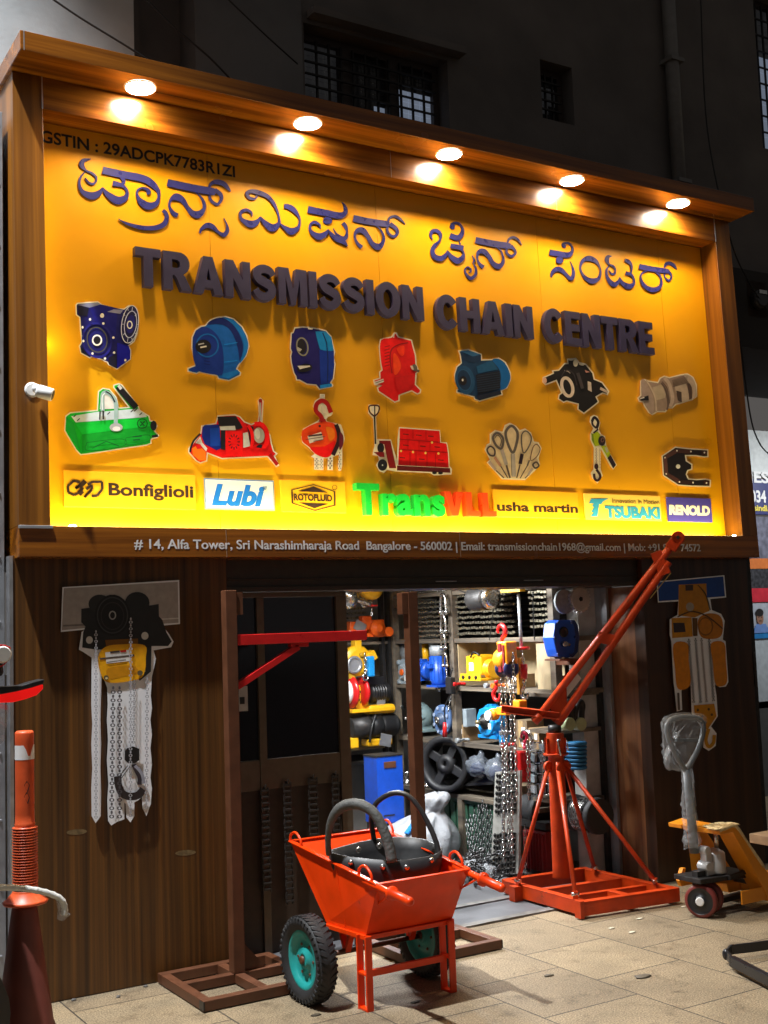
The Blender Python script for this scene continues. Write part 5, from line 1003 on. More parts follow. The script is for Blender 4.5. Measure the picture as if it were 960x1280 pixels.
b = MB(); b.box(p+XA*.08+Z*.14, (.26,.12,.075)); b.build('cap', yel, t, bevel=.02)
b = MB(); b.box(p-Z*.13+XA*.05, (.24,.12,.06)); b.box(p-Z*.12-XA*.21, (.12,.1,.09)); b.build('foot', yel, t, bevel=.012)
b = MB(); b.tube(cat([tuple(p+Z*.1+YA*.08), tuple(p-XA*.06+YA*.11), tuple(p-XA*.08-Z*.12+YA*.1)]), .012, 6); b.build('lead', blackp, t)
b = MB(); b.box(by(482,925,.2), (.11,.004,.10), Matrix.Rotation(.25, 3, 'Y')); b.build('name_tag', galv, t)
t = mc('hoist_block', 'yellow hoist wheel at the top of the back corner', 'hoist', by(463, 742, .3))
p = by(462, 735, .3); b = MB(); b.lathe(p-YA*.05, YA, [(0,.08),(.03,.10),(.1,.10),(.12,.06)], 20); b.box(p-XA*.14, (.14,.08,.06)); b.build('body', yel, t); add_hook(t, by(456, 753, .3), .06, steel, u=XA)
b = MB(); q = by(465, 742, .3); add_chain(b, q, by(465, 756, .3), .04, .022); b.lathe(by(465,758,.3), Z, [(0,.05),(.012,.05)], 14, 1); add_chain(b, by(465,760,.3), by(464,770,.3), .04, .022); b.build('load_chain', [chm, redp], t)
b = MB(); q = by(436, 748, .35); b.ball(q, .09, .07, .08, 14, 9, jit=.15); b.tube(cat([tuple(q), tuple(q+XA*.1-Z*.02), tuple(q+XA*.2-Z*.05)]), .02, 8); tag(b.build('shackle_bundle', steel), 'bright bundle of shackles high beside the door frame', 'shackles')
b = MB(); p = by(480, 985, .55); b.box(p, (.24,.20,.52)); b.box(p+Z*.262, (.25,.21,.012), mi=1); b.box(p+YA*.102+Z*.19, (.11,.008,.05), mi=2); b.box(p+YA*.102-Z*.2-XA*.02, (.10,.004,.012), mi=1); b.bb(p.x-.115, p.x+.115, p.y-.09, p.y+.09, 0.005, p.z-.26, 1)
tag(b.build('blue_cabinet', [mat('cobalt_steel', (.006,.07,.50), .35), darks, rust], bevel=.004), 'cobalt blue steel cabinet with a rusty handle plate', 'cabinet')

# hanging shackle chain and pendant
def shackle(b, c, s, m=0):
    pts = [c+U*(s*x)+Z*(s*y) for x, y in cat([(-.45,-.8),(-.42,.1),(-.25,.7),(0,.85),(.25,.7),(.42,.1),(.45,-.8)], sub=4)]; b.tube(pts, s*.16, 9, mi=m)
    for x in (-.45,.45): b.ball(c+U*(s*x)-Z*(s*.85), s*.26, n=10, k=7, mi=m)
    b.cyl(c-U*(s*.75)-Z*(s*.85), c+U*(s*.75)-Z*(s*.85), s*.15, n=10, mi=m)
for i, (px, py, s) in enumerate(((554,754,.085),(554,779,.075),(554,801,.065),(556,824,.06))):
    b = MB(); shackle(b, at(px, py, XS-.06), s); tag(b.build('shackle', steel), ['topmost large shackle hanging before the chain stacks','second shackle down in the hanging row','third shackle down in the hanging row','lowest and smallest shackle in the hanging row'][i], 'shackle', 'shackles hung on the middle upright')
t = mc('remote_pendant', 'black hoist pendant hanging from the middle shelf upright', 'remote', at(563, 860, XS-.08)); b = MB(); p = at(563, 857, XS-.07); b.box(p, (.05,.075,.13)); b.build('handset', blackp, t, bevel=.008)
b = MB(); b.tube(cat([tuple(p+Z*.06), tuple(p+Z*.12+U*.03), tuple(at(566,835,XS-.05))]), .007, 6); b.tube(cat([tuple(p-Z*.06), tuple(at(556,885,XS-.07)), tuple(at(557,905,XS-.07))]), .006, 6); b.build('lead', blackp, t)
b = MB(); b.cyl(at(556,903,XS-.08), at(556,921,XS-.08), .014, .02); b.build('red_handle', redp, t)
b = MB(); add_chain(b, at(557,832,XS-.06), at(559,850,XS-.06), .035, .022); add_chain(b, at(564,868,XS-.06), at(560,890,XS-.06), .04, .026); tag(b.build('chain', chm), 'short bright chain ends tangled at the black pendant', 'chain')

# hoist hanging in the doorway
XH = 3.62
ah = lambda px, py: on_x(px, py, XH)
t = mc('chain_hoist', 'yellow hand chain hoist hanging by a red hook in the doorway', 'hoist', ah(630, 830))
add_hook(t, ah(627, 790), .085, redp, True)
p = ah(634, 822); b = MB(); b.lathe(p-U*.09-Z*.01, U, [(0,.05),(.01,.075),(.10,.08),(.12,.06)], 20); b.box(p+Z*.03, (.10,.11,.17)); b.build('body', mat('amber_paint', (.85,.30,.01), .35), t, bevel=.01)
b = MB(); b.box(p+NN*.055-U*.012, (.012,.035,.20)); b.box(p+NN*.055+U*.03, (.012,.02,.18)); b.build('side_plate', mat('maroon_paint', (.18,.01,.012), .4), t)
b = MB(); b.lathe(p-U*.075-Z*.075, U, [(0,.05),(.01,.066),(.02,.066),(.03,.045),(.10,.045),(.11,.066),(.12,.066),(.13,.05)], 22); b.build('chain_wheel', mat('deep_navy', (.012,.018,.075), .4), t)
add_hook(t, ah(621, 868), .075, redp, False)
b = MB()
for (pa, pb) in (((626,815),(630,1078)),((631,815),(636,1060)),((641,815),(646,1000)),((638,840),(640,1068)),((633,895),(628,1072))): add_chain(b, ah(*pa), ah(*pb), .038, .026)
b.build('load_chain', chm, t)
t = mc('trolley', 'small yellow wheeled hoist trolley hanging among the bright chains', 'hoist', ah(622, 895)); p = ah(632, 888)
b = MB(); b.lathe(ah(617,893)-NN*.03, NN, [(0,.042),(.05,.042),(.055,.03)], 18); b.box(ah(630,889), (.06,.11,.055)); b.box(ah(650,884), (.07,.08,.10)); b.build('body', MATS['amber_paint'], t, bevel=.008)
b = MB(); b.lathe(ah(616,894)+NN*.03, NN, [(0,.035),(.02,.035)], 16); b.build('wheel', whitev, t)
t = mc('hoist', 'red topped hoist line with bright hook right of the yellow hoist', 'hoist', on_x(655, 870, 3.75)); a7 = lambda px, py: on_x(px, py, 3.75)
b = MB(); b.cyl(a7(648,742), a7(652,815), .012); b.build('pole', castg, t)
b = MB(); b.lathe(a7(653,812), Z, [(0,.055),(.02,.055)], 16); b.cyl(a7(655,848), a7(655,830), .026, n=12); b.build('red_collar', redp, t)
b = MB(); add_chain(b, a7(653,816), a7(655,845), .04, .024); b.build('chain', chm, t); add_hook(t, a7(656, 866), .07, steel)
b = MB(); b.box(a7(650,845), (.04,.03,.26)); b.build('strap', mat('amber_webbing', (.6,.28,.02), .7), t)
t = mc('hoist', 'small red hoist with a pink hook beside the orange post', 'hoist', on_x(652, 975, 3.72)); a8 = lambda px, py: on_x(px, py, 3.72)
add_hook(t, a8(655, 922), .06, mat('pink_hook', (.7,.03,.08), .35), True); b = MB(); b.box(a8(653, 958), (.09,.075,.22)); b.build('body', redp, t, bevel=.012)
b = MB(); add_chain(b, a8(659,925), a8(661,1000), .038, .026); add_chain(b, a8(656,1030), a8(657,1098), .038, .026); b.build('load_chain', chm, t)
t = mc('motor', 'dark motor with steel face hung at the top of the doorway', 'motor', on_x(605, 750, 3.7)); q = on_x(604, 748, 3.7)
b = MB(); b.lathe(q+V(0,.14,0), U, [(0,.05),(.02,.09),(.2,.09),(.22,.06)], 20); b.box(q+Z*.07, (.12,.22,.05)); b.build('housing', darks, t, bevel=.004); b = MB(); b.lathe(q-V(0,.08,0), U, [(0,.085),(.03,.085),(.035,.05)], 20); b.build('face', steel, t)
b = MB(); b.box(on_x(641, 738, 3.7), (.05,.22,.025)); tag(b.build('beam_end', yel), 'yellow beam end just under the shutter box', 'beam')

# chain sample board with rows of small chains, chain heap, coil of chain on the floor
t = mc('chain_board', 'tall grey display board with rows of dark chain samples behind hanging chains', 'display board', on_x(628, 1085, 3.66)); a9 = lambda px, py: on_x(px, py, 3.66)
A, B, Cc, D = a9(619,965), a9(650,963), a9(648,1092), a9(613,1096); nrm = V(.02,0,0)
b = MB(); b.poly([A,B,Cc,D], [A+nrm,B+nrm,Cc+nrm,D+nrm]); b.build('board', mat('dusty_board', (.32,.31,.28), .7, var=.2), t, fixn=True)
b = MB(); rr = random.Random(3)
for i in range(17):
    f = (i+.6)/17.5
    if 6 < i < 10: continue
    a = A.lerp(D, f); c = B.lerp(Cc, f); a = a.lerp(c, .08); c = a.lerp(c, .9); n = 8
    for j in range(n): 
        q = a.lerp(c, (j+.5)/n); b.box(q+NN*.008, (.016, .016, .014)); b.box(q+NN*.008-Z*.012*(j % 2), (.012, .006, .03))
    b.bar(a+NN*.006, c+NN*.006, .006, .008)
b.build('chain_samples', darks, t, bevel=.002)
b = MB(); rr = random.Random(5)
for i in range(46):
    q = V(3.50+rr.gauss(0,.10), .98+rr.gauss(0,.14), .03+abs(rr.gauss(0,.06))); d_ = V(rr.uniform(-1,1), rr.uniform(-1,1), rr.uniform(-.5,.5)).normalized()
    add_chain(b, q, q+d_*.12, .05, .034)
tag(b.build('chain_heap', chd), 'heap of oily chain on the floor by the display board', 'chain')
b = MB()
for i in range(9): add_chain(b, on_x(583+i*5,1000+abs(4-i)*6,3.8), on_x(590+i*4.0,1085,3.66), .05, .034)
tag(b.build('hung_chain', chd), 'curtain of dark chain sloping left of the display board', 'chain')
b = MB(); add_chain(b, on_z(612,1101,.02), on_z(648,1106,.02), .05, .03); tag(b.build('chain', chm), 'bright chain end lying on the shop floor', 'chain')
b = MB(); q = on_z(590,1085,.05); b.ball(q, .07,.09,.06, 14, 9, jit=.2); b.ball(q+V(.05,-.12,-.01), .06,.08,.05, 12, 8, jit=.25); tag(b.build('plastic_bag', film), 'crumpled clear plastic bag on the shop floor', 'bag')
# white sack with blue stripe, green crate behind it
def sack_shape(b, p):
    rr = random.Random(21); n = 30; rings = []
    prof = [(0,.25,-.05),(.05,.30,-.05),(.14,.31,-.05),(.22,.28,-.035),(.29,.22,-.02),(.345,.14,.03),(.37,.085,.06),(.395,.075,.08),(.42,.10,.09),(.46,.115,.10),(.50,.10,.11),(.52,.05,.12),(.51,.01,.12)]
    for k, (z, r, dx) in enumerate(prof):
        rg = []
        for i in range(n):
            a = 2*math.pi*i/n; q = r*(1+.10*math.sin(a*3+k*.7)+.09*math.sin(a*7-k)+.10*math.sin(a*11+k*.6)+rr.uniform(-.06,.06))
            rg.append(V(p.x+dx+q*1.1*math.cos(a), p.y+q*math.sin(a)-dx*.4, p.z-.195+z+rr.uniform(-.008,.008)))
        rings.append(rg)
    b.add([v for r in rings for v in r], [(k*n+i, k*n+(i+1) % n, (k+1)*n+(i+1) % n, (k+1)*n+i) for k in range(len(prof)-1) for i in range(n)], 0, True)
t = mc('sack', 'white woven sack with a blue stripe slumped behind the wheelbarrow', 'sack', on_z(535,1080)); p = on_z(530,1078); p.z = .20
b = MB(); sack_shape(b, p); b.build('bag', mat('white_sackcloth', (.34,.35,.37), .5, bump=.9, bscale=24), t, subsurf=1)
b = MB(); q = hit(516,1032,1,p.y-.2); b.bar(hit(508,1042,1,p.y-.17), hit(521,1024,1,p.y-.17), .012, .05, up=(0,-1,0)); b.build('stripe', mat('blue_stripe', (.02,.22,.65), .5), t)
t = mc('crate', 'dull green slatted crate under the lower shelf', 'crate', V(4.0,1.75,0)); b = MB()
for i in range(9): b.bb(3.93, 3.95, 1.35+i*.085, 1.41+i*.085, .05, .40)
b.bb(3.955, 4.25, 1.33, 2.1, .02, .42); b.bb(3.92, 3.95, 1.33, 2.1, .405, .44); b.build('body', mat('green_plastic', (.03,.09,.055), .5), t, bevel=.004)

# near end of the rack: column with blue gearbox, sprocket, shelves of shackles
b = MB(); b.bb(4.12, 4.40, .475, .60, .004, 2.3); tag(b.build('concrete_column', mat('peeling_column', (.42,.41,.39), .8, var=.25, scale=8, wear=.6, wearc=(.2,.19,.18))), 'peeling pale column behind the blue gearbox at the door', 'column')
YC = .40
cy = lambda px, py, d=0.0: on_y(px, py, YC-d)
t = mc('gearbox', 'blue shaft gearbox on a small bracket at the entrance column', 'gearbox', cy(706, 824)); 
pts = [(694,779),(699,775),(714,775),(718,782),(720,797),(718,815),(712,822),(698,821),(695,812),(692,797)]
b = MB(); F_ = [cy(x, y, .14) for x, y in pts]; b.poly(F_, [p+V(0,.12,0) for p in F_]); b.build('housing', blu, t, bevel=.006, fixn=True)
b = MB(); F_ = [cy(706+(x-706)*1.02+4, y, .02) for x, y in pts]; b.poly(F_, [p+V(0,.10,0) for p in F_]); b.build('rear_housing', navyp, t, fixn=True)
q = cy(704,790,.14); b = MB(); b.lathe(q, YA, [(0,.036),(.012,.036),(.013,.024),(.0,.022)], 18); b.lathe(cy(704,790,.142), YA, [(0,.021),(.002,.021)], 14, 0); b.build('bore', blackp, t)
b = MB(); b.cyl(cy(704,805,.16), cy(712,806,.16), .012, n=10); b.lathe(cy(704,805,.145), YA, [(0,.02),(.03,.018)], 12); b.build('shaft', steel, t)
for x, y in ((697,778),(714,778),(719,796),(697,818),(713,819),(693,797)): b = MB(); b.lathe(cy(x,y,.145), YA, [(0,.009),(.012,.009)], 8); b.build('bolt', navyp, t)
b = MB(); b.bar(cy(690,825,.12), cy(720,824,.12), .16, .012); b.box(cy(712,828,.0), (.12,.16,.03)); tag(b.build('bracket', rust), 'small rusty bracket shelf under the blue gearbox', 'bracket')
t = mc('sprocket', 'pale toothed sprocket hung at the top of the entrance column', 'sprocket', cy(722, 765)); q = cy(722, 749, .06); r = 15.5*mpp(q)
b = MB(); b.lathe(q, YA, [(0,r*.98),(.03,r*.98),(.034,r*.9)], 30); b.build('disc', mat('chalky_steel', (.50,.49,.46), .5, .3), t)
b = MB()
for i in range(22): a = i*2*math.pi/22; b.box(q+XA*(r*math.cos(a))+Z*(r*math.sin(a))+YA*.016, (r*.16,.03,r*.16), Matrix.Rotation(-a, 3, 'Y'))
b.build('teeth', MATS['chalky_steel'], t); b = MB(); b.lathe(q+YA*.035, YA, [(0,r*.22),(.004,r*.2)], 5); b.build('bore', blackp, t)
b = MB(); q = cy(704, 752, .05); b.lathe(q, YA, [(0,.085),(.02,.085)], 24); tag(b.build('grey_disc', castg), 'plain grey disc half behind the toothed sprocket', 'disc')
t = mc('small_rack', 'dark narrow rack of shackles and coils at the entrance column', 'shelf', V(4.1,.55,0))
for py in (826+40, 912, 1000): 
    q = cy(722, py, 0); b = MB(); b.bb(3.84, 4.30, .44, .74, q.z-.025, q.z); b.build('shelf_board', shelfw, t)
b = MB(); b.bb(4.25, 4.29, .43, .47, 0, 1.6); b.build('upright', darks, t)
for i, px in enumerate((708, 722)):
    q = cy(px, 893, .05); b = MB(); pts = [q+XA*(.065*x)+Z*(.065*y) for x, y in cat([(-.5,-.9),(-.35,.2),(.1,1.1),(.5,1.3),(.75,.9),(.6,.2),(.5,-.9)], sub=4)]; b.tube(pts, .022, 9); b.lathe(q-Z*.065+YA*.0, YA, [(-.03,.045),(.04,.045)], 16, 1); tag(b.build('shackle', [darks, mat('pale_green_pin', (.35,.40,.22), .5)]), ['left one of two big dark shackles with a pale pin','right one of two big dark shackles with a pale pin'][i], 'shackle', 'large shackles on the entrance rack')
b = MB(); q = cy(716, 856, .06); b.bar(cy(706,868,.05), cy(724,845,.05), .05, .004, up=(0,-1,0)); tag(b.build('tag_plate', whitev), 'white printed label board leaning behind the orange boom', 'label'); 
b = MB()
for i in range(7): q = cy(720, 931+i*5, .03); b.lathe(q, Z, [(0,.075-.004*(i % 2)),(.012,.08),(.02,.075)], 18)
tag(b.build('rope_coil', mat('blue_rope', (.02,.16,.34), .6, bump=.3)), 'coil of blue rope behind the crane stays', 'rope')
for i, (px, py, r, lab) in enumerate(((667,1012,.12,'black rubber drum left of the orange crane post'),(735,1018,.12,'black drum with a steel coil behind the right stay'))):
    q = on_x(px, py, 3.98 if i == 0 else 4.0); b = MB(); b.lathe(q+V(0,.16,0), U, [(0,r),(.03,r*1.05),(.05,r*.9),(.22,r*.9),(.25,r*1.05),(.29,r)], 22); 
    if i: 
        for j in range(6): b.lathe(q+V(-.02,.05-.02*j,0), U, [(0,r*.97),(.01,r*.97)], 20, 1)
    tag(b.build('drum', [rubber, steel]), lab, 'drum')
t = mc('compressor', 'dark red finned machine on the floor behind the crane base', 'machine', on_x(680, 1095, 3.98)); q = on_x(682, 1062, 3.98); dr = mat('dark_red_paint', (.22,.012,.014), .4)
b = MB(); b.box(q, (.2,.26,.30)); 
for i in range(7): b.box(q+NN*.108+U*(-.1+.034*i), (.02,.016,.26))
b.build('body', dr, t, bevel=.004); b = MB(); b.lathe(on_x(676,1088,3.92), NN, [(0,.06),(.04,.06),(.045,.02)], 20); b.build('wheel', rubber, t); b = MB(); b.box(q+Z*.19, (.22,.3,.05)); b.build('tray', darks, t)
t = mc('wire_rack', 'thin wire rack of small bagged parts left of the crane post', 'display rack', on_x(672, 1000, 3.8)); b = MB()
for i in range(6): b.tube([on_x(662,928+i*13,3.8), on_x(694,928+i*13,3.8)], .004, 5)
for px in (663, 678, 693): b.tube([on_x(px,925,3.8), on_x(px,1000,3.8)], .004, 5)
b.build('frame', steel, t); rr = random.Random(9)
for i in range(5):
    for j in range(3): b = MB(); b.box(on_x(667+j*11, 936+i*13, 3.84)+Z*.01, (.02,.05,.05), Matrix.Rotation(rr.uniform(-.3,.3), 3, 'X')); b.build('parts_bag', [film, greyp][(i+j) % 2], t)

# ---- smaller stock filling the shelves
def carton(px, py, w_, h, d_, m, label, X=XS+.04, rot=0.0):
    p = at(px, py, X); b = MB(); b.box(p+Z*(h/2)-NN*(d_/2), (d_, w_, h), Matrix.Rotation(rot, 3, 'Z')); b.box(p+Z*(h/2)+NN*.001, (.003, w_*.35, h*.98), Matrix.Rotation(rot, 3, 'Z'), mi=1); b.box(p+Z*(h*.6)+NN*.0025+U*(w_*.22), (.003, w_*.3, h*.3), mi=2)
    return tag(b.build('carton', [m, mat('parcel_tape', (.38,.26,.12), .3), whitev], bevel=.003), label, 'box', 'cartons on the shelves')
kr = mat('kraft_card', (.30,.19,.09), .75, var=.15); kr2 = mat('greasy_card', (.16,.11,.06), .8, var=.3)
zr_ = [(rows[0], 'top'), (rows[1], 'second'), (rows[2], 'third'), (rows[3], 'lower')]
def pyat(px, z, X=XS+.04):     # photo row of a shelf top at that column
    lo, hi = 600, 1150
    for _ in range(30):
        m_ = (lo+hi)/2
        if at(px, m_, X).z > z: lo = m_
        else: hi = m_
    return m_
for px, ri, w_, h, m, lab in ((640,1,.16,.10,kr,'flat kraft carton behind the yellow chain hoist on the second shelf'),(652,2,.15,.20,kr2,'greasy carton left of the crane boom foot on the third shelf'),(575,2,.10,.13,kr,'small carton between the flanged gearbox and the sky blue unit'),(668,2,.12,.15,kr,'taped carton just left of the orange post on the third shelf'),(645,3,.16,.13,kr2,'low greasy carton behind the display board on the lower shelf'),(683,1,.10,.09,kr2,'little carton at the door end of the second shelf')):
    carton(px, pyat(px, rows[ri]+.001), w_, h, .16, m, lab)
def can(px, ri, r, h, m, label, X=XS+.05):
    p = at(px, pyat(px, rows[ri]+.001, X), X); b = MB(); b.lathe(p, Z, [(0,r),(h*.02,r*1.04),(h*.04,r),(h*.94,r),(h*.96,r*1.04),(h,r*1.02)], 18); b.lathe(p+Z*(h*.25), Z, [(0,r*1.012),(h*.5,r*1.012)], 18, 1, cap=False)
    return tag(b.build('tin', [galv, m], bevel=.0), label, 'tin', 'tins on the shelves')
can(571,1,.035,.10,redp,'red banded tin at the left edge of the plywood bay'); can(631,2,.04,.11,blu2,'blue banded tin right of the sky blue gear unit'); can(499,2,.03,.09,yel,'yellow banded tin at the left end of the third shelf'); can(545,3,.035,.10,mat('green_band', (.03,.25,.08), .4),'green banded tin behind the black pulley'); can(640,3,.04,.12,whitev,'white banded tin on the lower shelf by the hanging chains')
for i, (px, ri, lab) in enumerate(((643,1,'coil of thin wire rope at the right of the second shelf'),(660,2,'coil of wire rope beside the taped carton, third shelf'),(520,3,'coil of wire rope between the steel bushes'),(523,1,'small ring coil behind the grey square gearbox'))):
    p = at(px, pyat(px, rows[ri]+.001), XS+.03); b = MB(); rr = random.Random(i)
    for k in range(6): b.tube([p+Z*(.07+.003*rr.uniform(-1,1))-NN*(.012*k-.02)+U*(.06*math.cos(a)+.004*rr.uniform(-1,1))+Z*(.062*math.sin(a)) for a in [2*math.pi*j/18 for j in range(18)]], .006, 6, True)
    tag(b.build('wire_coil', steel), lab, 'coil', 'wire rope coils on the shelves')
for i, (px, ri, m, lab) in enumerate(((577,1,redp,'red bow shackle lying by the yellow boxy winch'),(618,1,castg,'grey hook lying under the hanging yellow hoist, second shelf'),(627,1,orp,'orange hook at the right of the plywood bay'),(582,2,castg,'grey eye hook in front of the small carton'),(640,2,redp,'red hook lying on the third shelf near the trolley'),(522,2,castg,'iron hook in front of the grey-green gearbox'))):
    p = at(px, pyat(px, rows[ri]+.001), XS+.02); b = MB(); pts = [p+U*(.05*x)+NN*(.05*y)+Z*.016 for x, y in cat([(0,1.1),(0,.75),(-.1,.5),(-.45,.2),(-.5,-.2),(-.2,-.55),(.25,-.5),(.5,-.15)], sub=3)]; b.tube(pts, [.011]*(len(pts)-1)+[.005], 8); b.lathe(p+NN*.06+Z*.016, NN, [(0,.02),(.03,.02)], 10); tag(b.build('hook', m), lab, 'hook')
for i, (pa, pb, sag, lab) in enumerate((((572,737),(640,742),9,'sagging black wire across the top shelf'),((492,760),(560,752),12,'loose wire between the two left uprights'),((618,742),(612,800),-6,'wire hanging down beside the red hook'),((666,740),(668,800),3,'thin wire down the right upright'))):
    A = at(*pa, XS-.05); B = at(*pb, XS-.05); b = MB(); mid = at((pa[0]+pb[0])/2+(sag if pa[0] == pb[0] else 0), (pa[1]+pb[1])/2+abs(sag), XS-.06); b.tube(cat([tuple(A), tuple(mid), tuple(B)], sub=6), .004, 5); tag(b.build('wire', blackp), lab, 'wire', 'loose wires in the shop')
for i, (px, py, lab) in enumerate(((546,850,'white price tag on the upright blue motor'),(612,908,'white price tag on the sky blue gear unit'),(507,848,'white tag on the grey square gearbox'),(597,905,'grey paper tag left on the sky blue gear unit'))):
    p = at(px, py, XS-.04); b = MB(); b.box(p, (.003,.035,.045), Matrix.Rotation(.2*(i-1), 3, 'X')); b.tube([p+Z*.022, p+Z*.05-NN*.03], .0015, 4); tag(b.build('price_tag', whitev), lab, 'tag', 'paper tags on machines')

# ================================================================== THINGS ON THE PAVEMENT
# street lamp out of frame on the left: the white light on the wall and paving
t = thing('street_lamp', 'tall grey street lamp with white lamp head left of the shop', 'street lamp', (-3.1, -1.2, 0))
b = MB(); b.cyl((-3.1,-1.2,0), (-3.1,-1.2,10.3), .09, .05, 14); b.tube(cat([(-3.1,-1.2,10.25),(-2.9,-1.2,10.55),(-2.5,-1.2,10.6)]), .035, 8); b.build('pole', galv, t)
b = MB(); b.box((-2.25,-1.2,10.6), (.6,.22,.09)); b.build('lamp_head', galv, t, bevel=.02)
b = MB(); b.box((-2.25,-1.2,10.552), (.4,.16,.006)); b.build('lens', mat('street_lamp_lens', (1,1,1), .4, emit=(.9,.95,1), est=30), t)
ld = bpy.data.lights.new('street_lamp_light', 'SPOT'); ld.energy = STREET_W; ld.color = (.92,.96,1.0); ld.spot_size = R_(44); ld.spot_blend = .85; ld.shadow_soft_size = .09
lo = bpy.data.objects.new('street_lamp_light', ld); COL.objects.link(lo); lo.location = (-2.25,-1.2,10.5)
lo.rotation_euler = (V(.25,-1.0,0)-V(-2.25,-1.2,10.5)).to_track_quat('-Z', 'Y').to_euler()

# ------------------------------------------------------------------ brown post stands
def stand(px0, y_post, x0, x1, yf, yr, label, ztop):
    xm = px0; t = thing('steel_stand', label, 'stand', (xm, y_post, 0), 'brown steel stands before the shop')
    s = .05; h = .055
    def fr(name, fn): b = MB(); fn(b); b.build(name, rust, t, bevel=.003)
    fr('base_frame', lambda b: (b.bb(x0, x1, yf, yf+s, .006, h), b.bb(x0, x1, yr-s, yr, .006, h), b.bb(x0, x0+s, yf+s+.001, yr-s-.001, .006, h), b.bb(x1-s, x1, yf+s+.001, yr-s-.001, .006, h)))
    b = MB(); b.bb(x0-.0015, x0+.006, yf-.0015, yf+s, .010, h-.004); b.build('end_cap', blackp, t); b = MB(); b.bb(x1-.006, x1+.0015, yf-.0015, yf+s, .010, h-.004); b.build('end_cap', blackp, t)
    fr('cross_bar', lambda b: b.bb(x0+s+.001, x1-s-.001, y_post-s/2, y_post+s/2, .007, h-.001))
    fr('cross_bar', lambda b: b.bb(xm-s/2, xm+s/2, yf+s+.001, y_post-s/2-.001, .007, h-.001))
    fr('cross_bar', lambda b: b.bb(xm-s/2, xm+s/2, y_post+s/2+.001, yr-s-.001, .007, h-.001))
    fr('post', lambda b: b.bb(xm-.032, xm+.032, y_post-.032, y_post+.032, h+.001, ztop))
    b = MB(); b.poly([(xm+.033, y_post-.006, h+.002), (xm+.033, y_post-.006, .20), (xm+.16, y_post-.006, h+.002)], [(xm+.033, y_post+.006, h+.002), (xm+.033, y_post+.006, .20), (xm+.16, y_post+.006, h+.002)]); b.build('gusset', rust, t, fixn=True)
    return t
zt = on_y(290,738,-.28).z
st = stand(1.055, -.27, .715, 1.36, -.63, .0-.02, 'brown steel post stand with a red side arm, left before the window', zt)
b = MB(); b.bb(1.09, 1.125, -.295, -.245, zt-.13, zt-.01); b.build('socket', rust, st)
b = MB(); za = on_y(300,800,-.27).z; xe = on_y(457,804,-.27).x; b.bb(1.089, xe-.004, -.296, -.244, za-.028, za+.028); b.build('arm', redp, st, bevel=.003)
b = MB(); b.bb(xe-.004, xe-.001, -.292, -.248, za-.024, za+.024); b.build('arm_end', blackp, st)
q0 = on_y(300,858,-.27); q1 = on_y(372,808,-.27); b = MB(); b.bar((1.088,-.27,q0.z), (q1.x,-.27,q1.z), .035, .04, up=(0,1,0)); b.bb(q1.x-.05, q1.x+.06, -.29, -.25, za-.05, za-.029); b.build('brace', redp, st, bevel=.002)
zt2 = on_y(512,740,-.27).z
p2x = on_y(524, 1100, -.27).x
st2 = stand(on_y(513,760,-.27).x, -.27, 1.90, 2.50, -.63, -.02, 'brown steel post stand with a short top bracket, behind the wheelbarrow', zt2)
xm2 = st2.location.x; b = MB(); b.bb(xm2-.075, xm2-.033, -.298, -.242, zt2-.13, zt2-.005); b.build('socket', rust, st2, bevel=.003)

# ------------------------------------------------------------------ wheelbarrow
wb = thing('wheelbarrow', 'bright orange two wheeled wheelbarrow with teal rims on the pavement', 'wheelbarrow', (1.6, -.9, 0))
NBL, NBR = V(1.37,-1.07,.345), V(1.868,-1.07,.345); NTL, NTR = V(1.345,-1.235,.607), V(1.865,-1.235,.607)
FBL, FBR = V(1.335,-.74,.345), V(1.868,-.74,.345); FTL, FTR = V(1.305,-.425,.705), V(1.868,-.425,.705)
b = MB()
def pan(a, c, d, e, th, nrm):
    nrm = Vector(nrm).normalized()*th; b.add([a,c,d,e,a+nrm,c+nrm,d+nrm,e+nrm], [(0,1,2,3),(7,6,5,4),(0,4,5,1),(1,5,6,2),(2,6,7,3),(3,7,4,0)])
pan(NBL,NBR,NTR,NTL,.003,(0,1,.4)); pan(FBR,FBL,FTL,FTR,.003,(0,-1,.6)); pan(NBL,NTL,FTL,FBL,.003,(1,0,0)); pan(NBR,FBR,FTR,NTR,.003,(-1,0,0)); pan(NBL,FBL,FBR,NBR,.003,(0,0,1))
seam = NBL.lerp(FBL,.5)+V(-.0015,0,0); b.bar(seam, NTL.lerp(FTL,.45)+V(-.0015,0,0), .004, .003, up=(1,0,0))
b.build('tray', orange, wb)
b = MB()
for a, c in ((NTL,NTR),(NTR,FTR),(FTR,FTL),(FTL,NTL)): b.bar(a+V(0,0,.004), c+V(0,0,.004), .028, .007)
for a, c in ((NBL,NBR),(NBL,FBL),(NBR,FBR)): b.bar(a-V(0,0,.012), c-V(0,0,.012), .025, .022)
b.build('rim', orange, wb, bevel=.002)
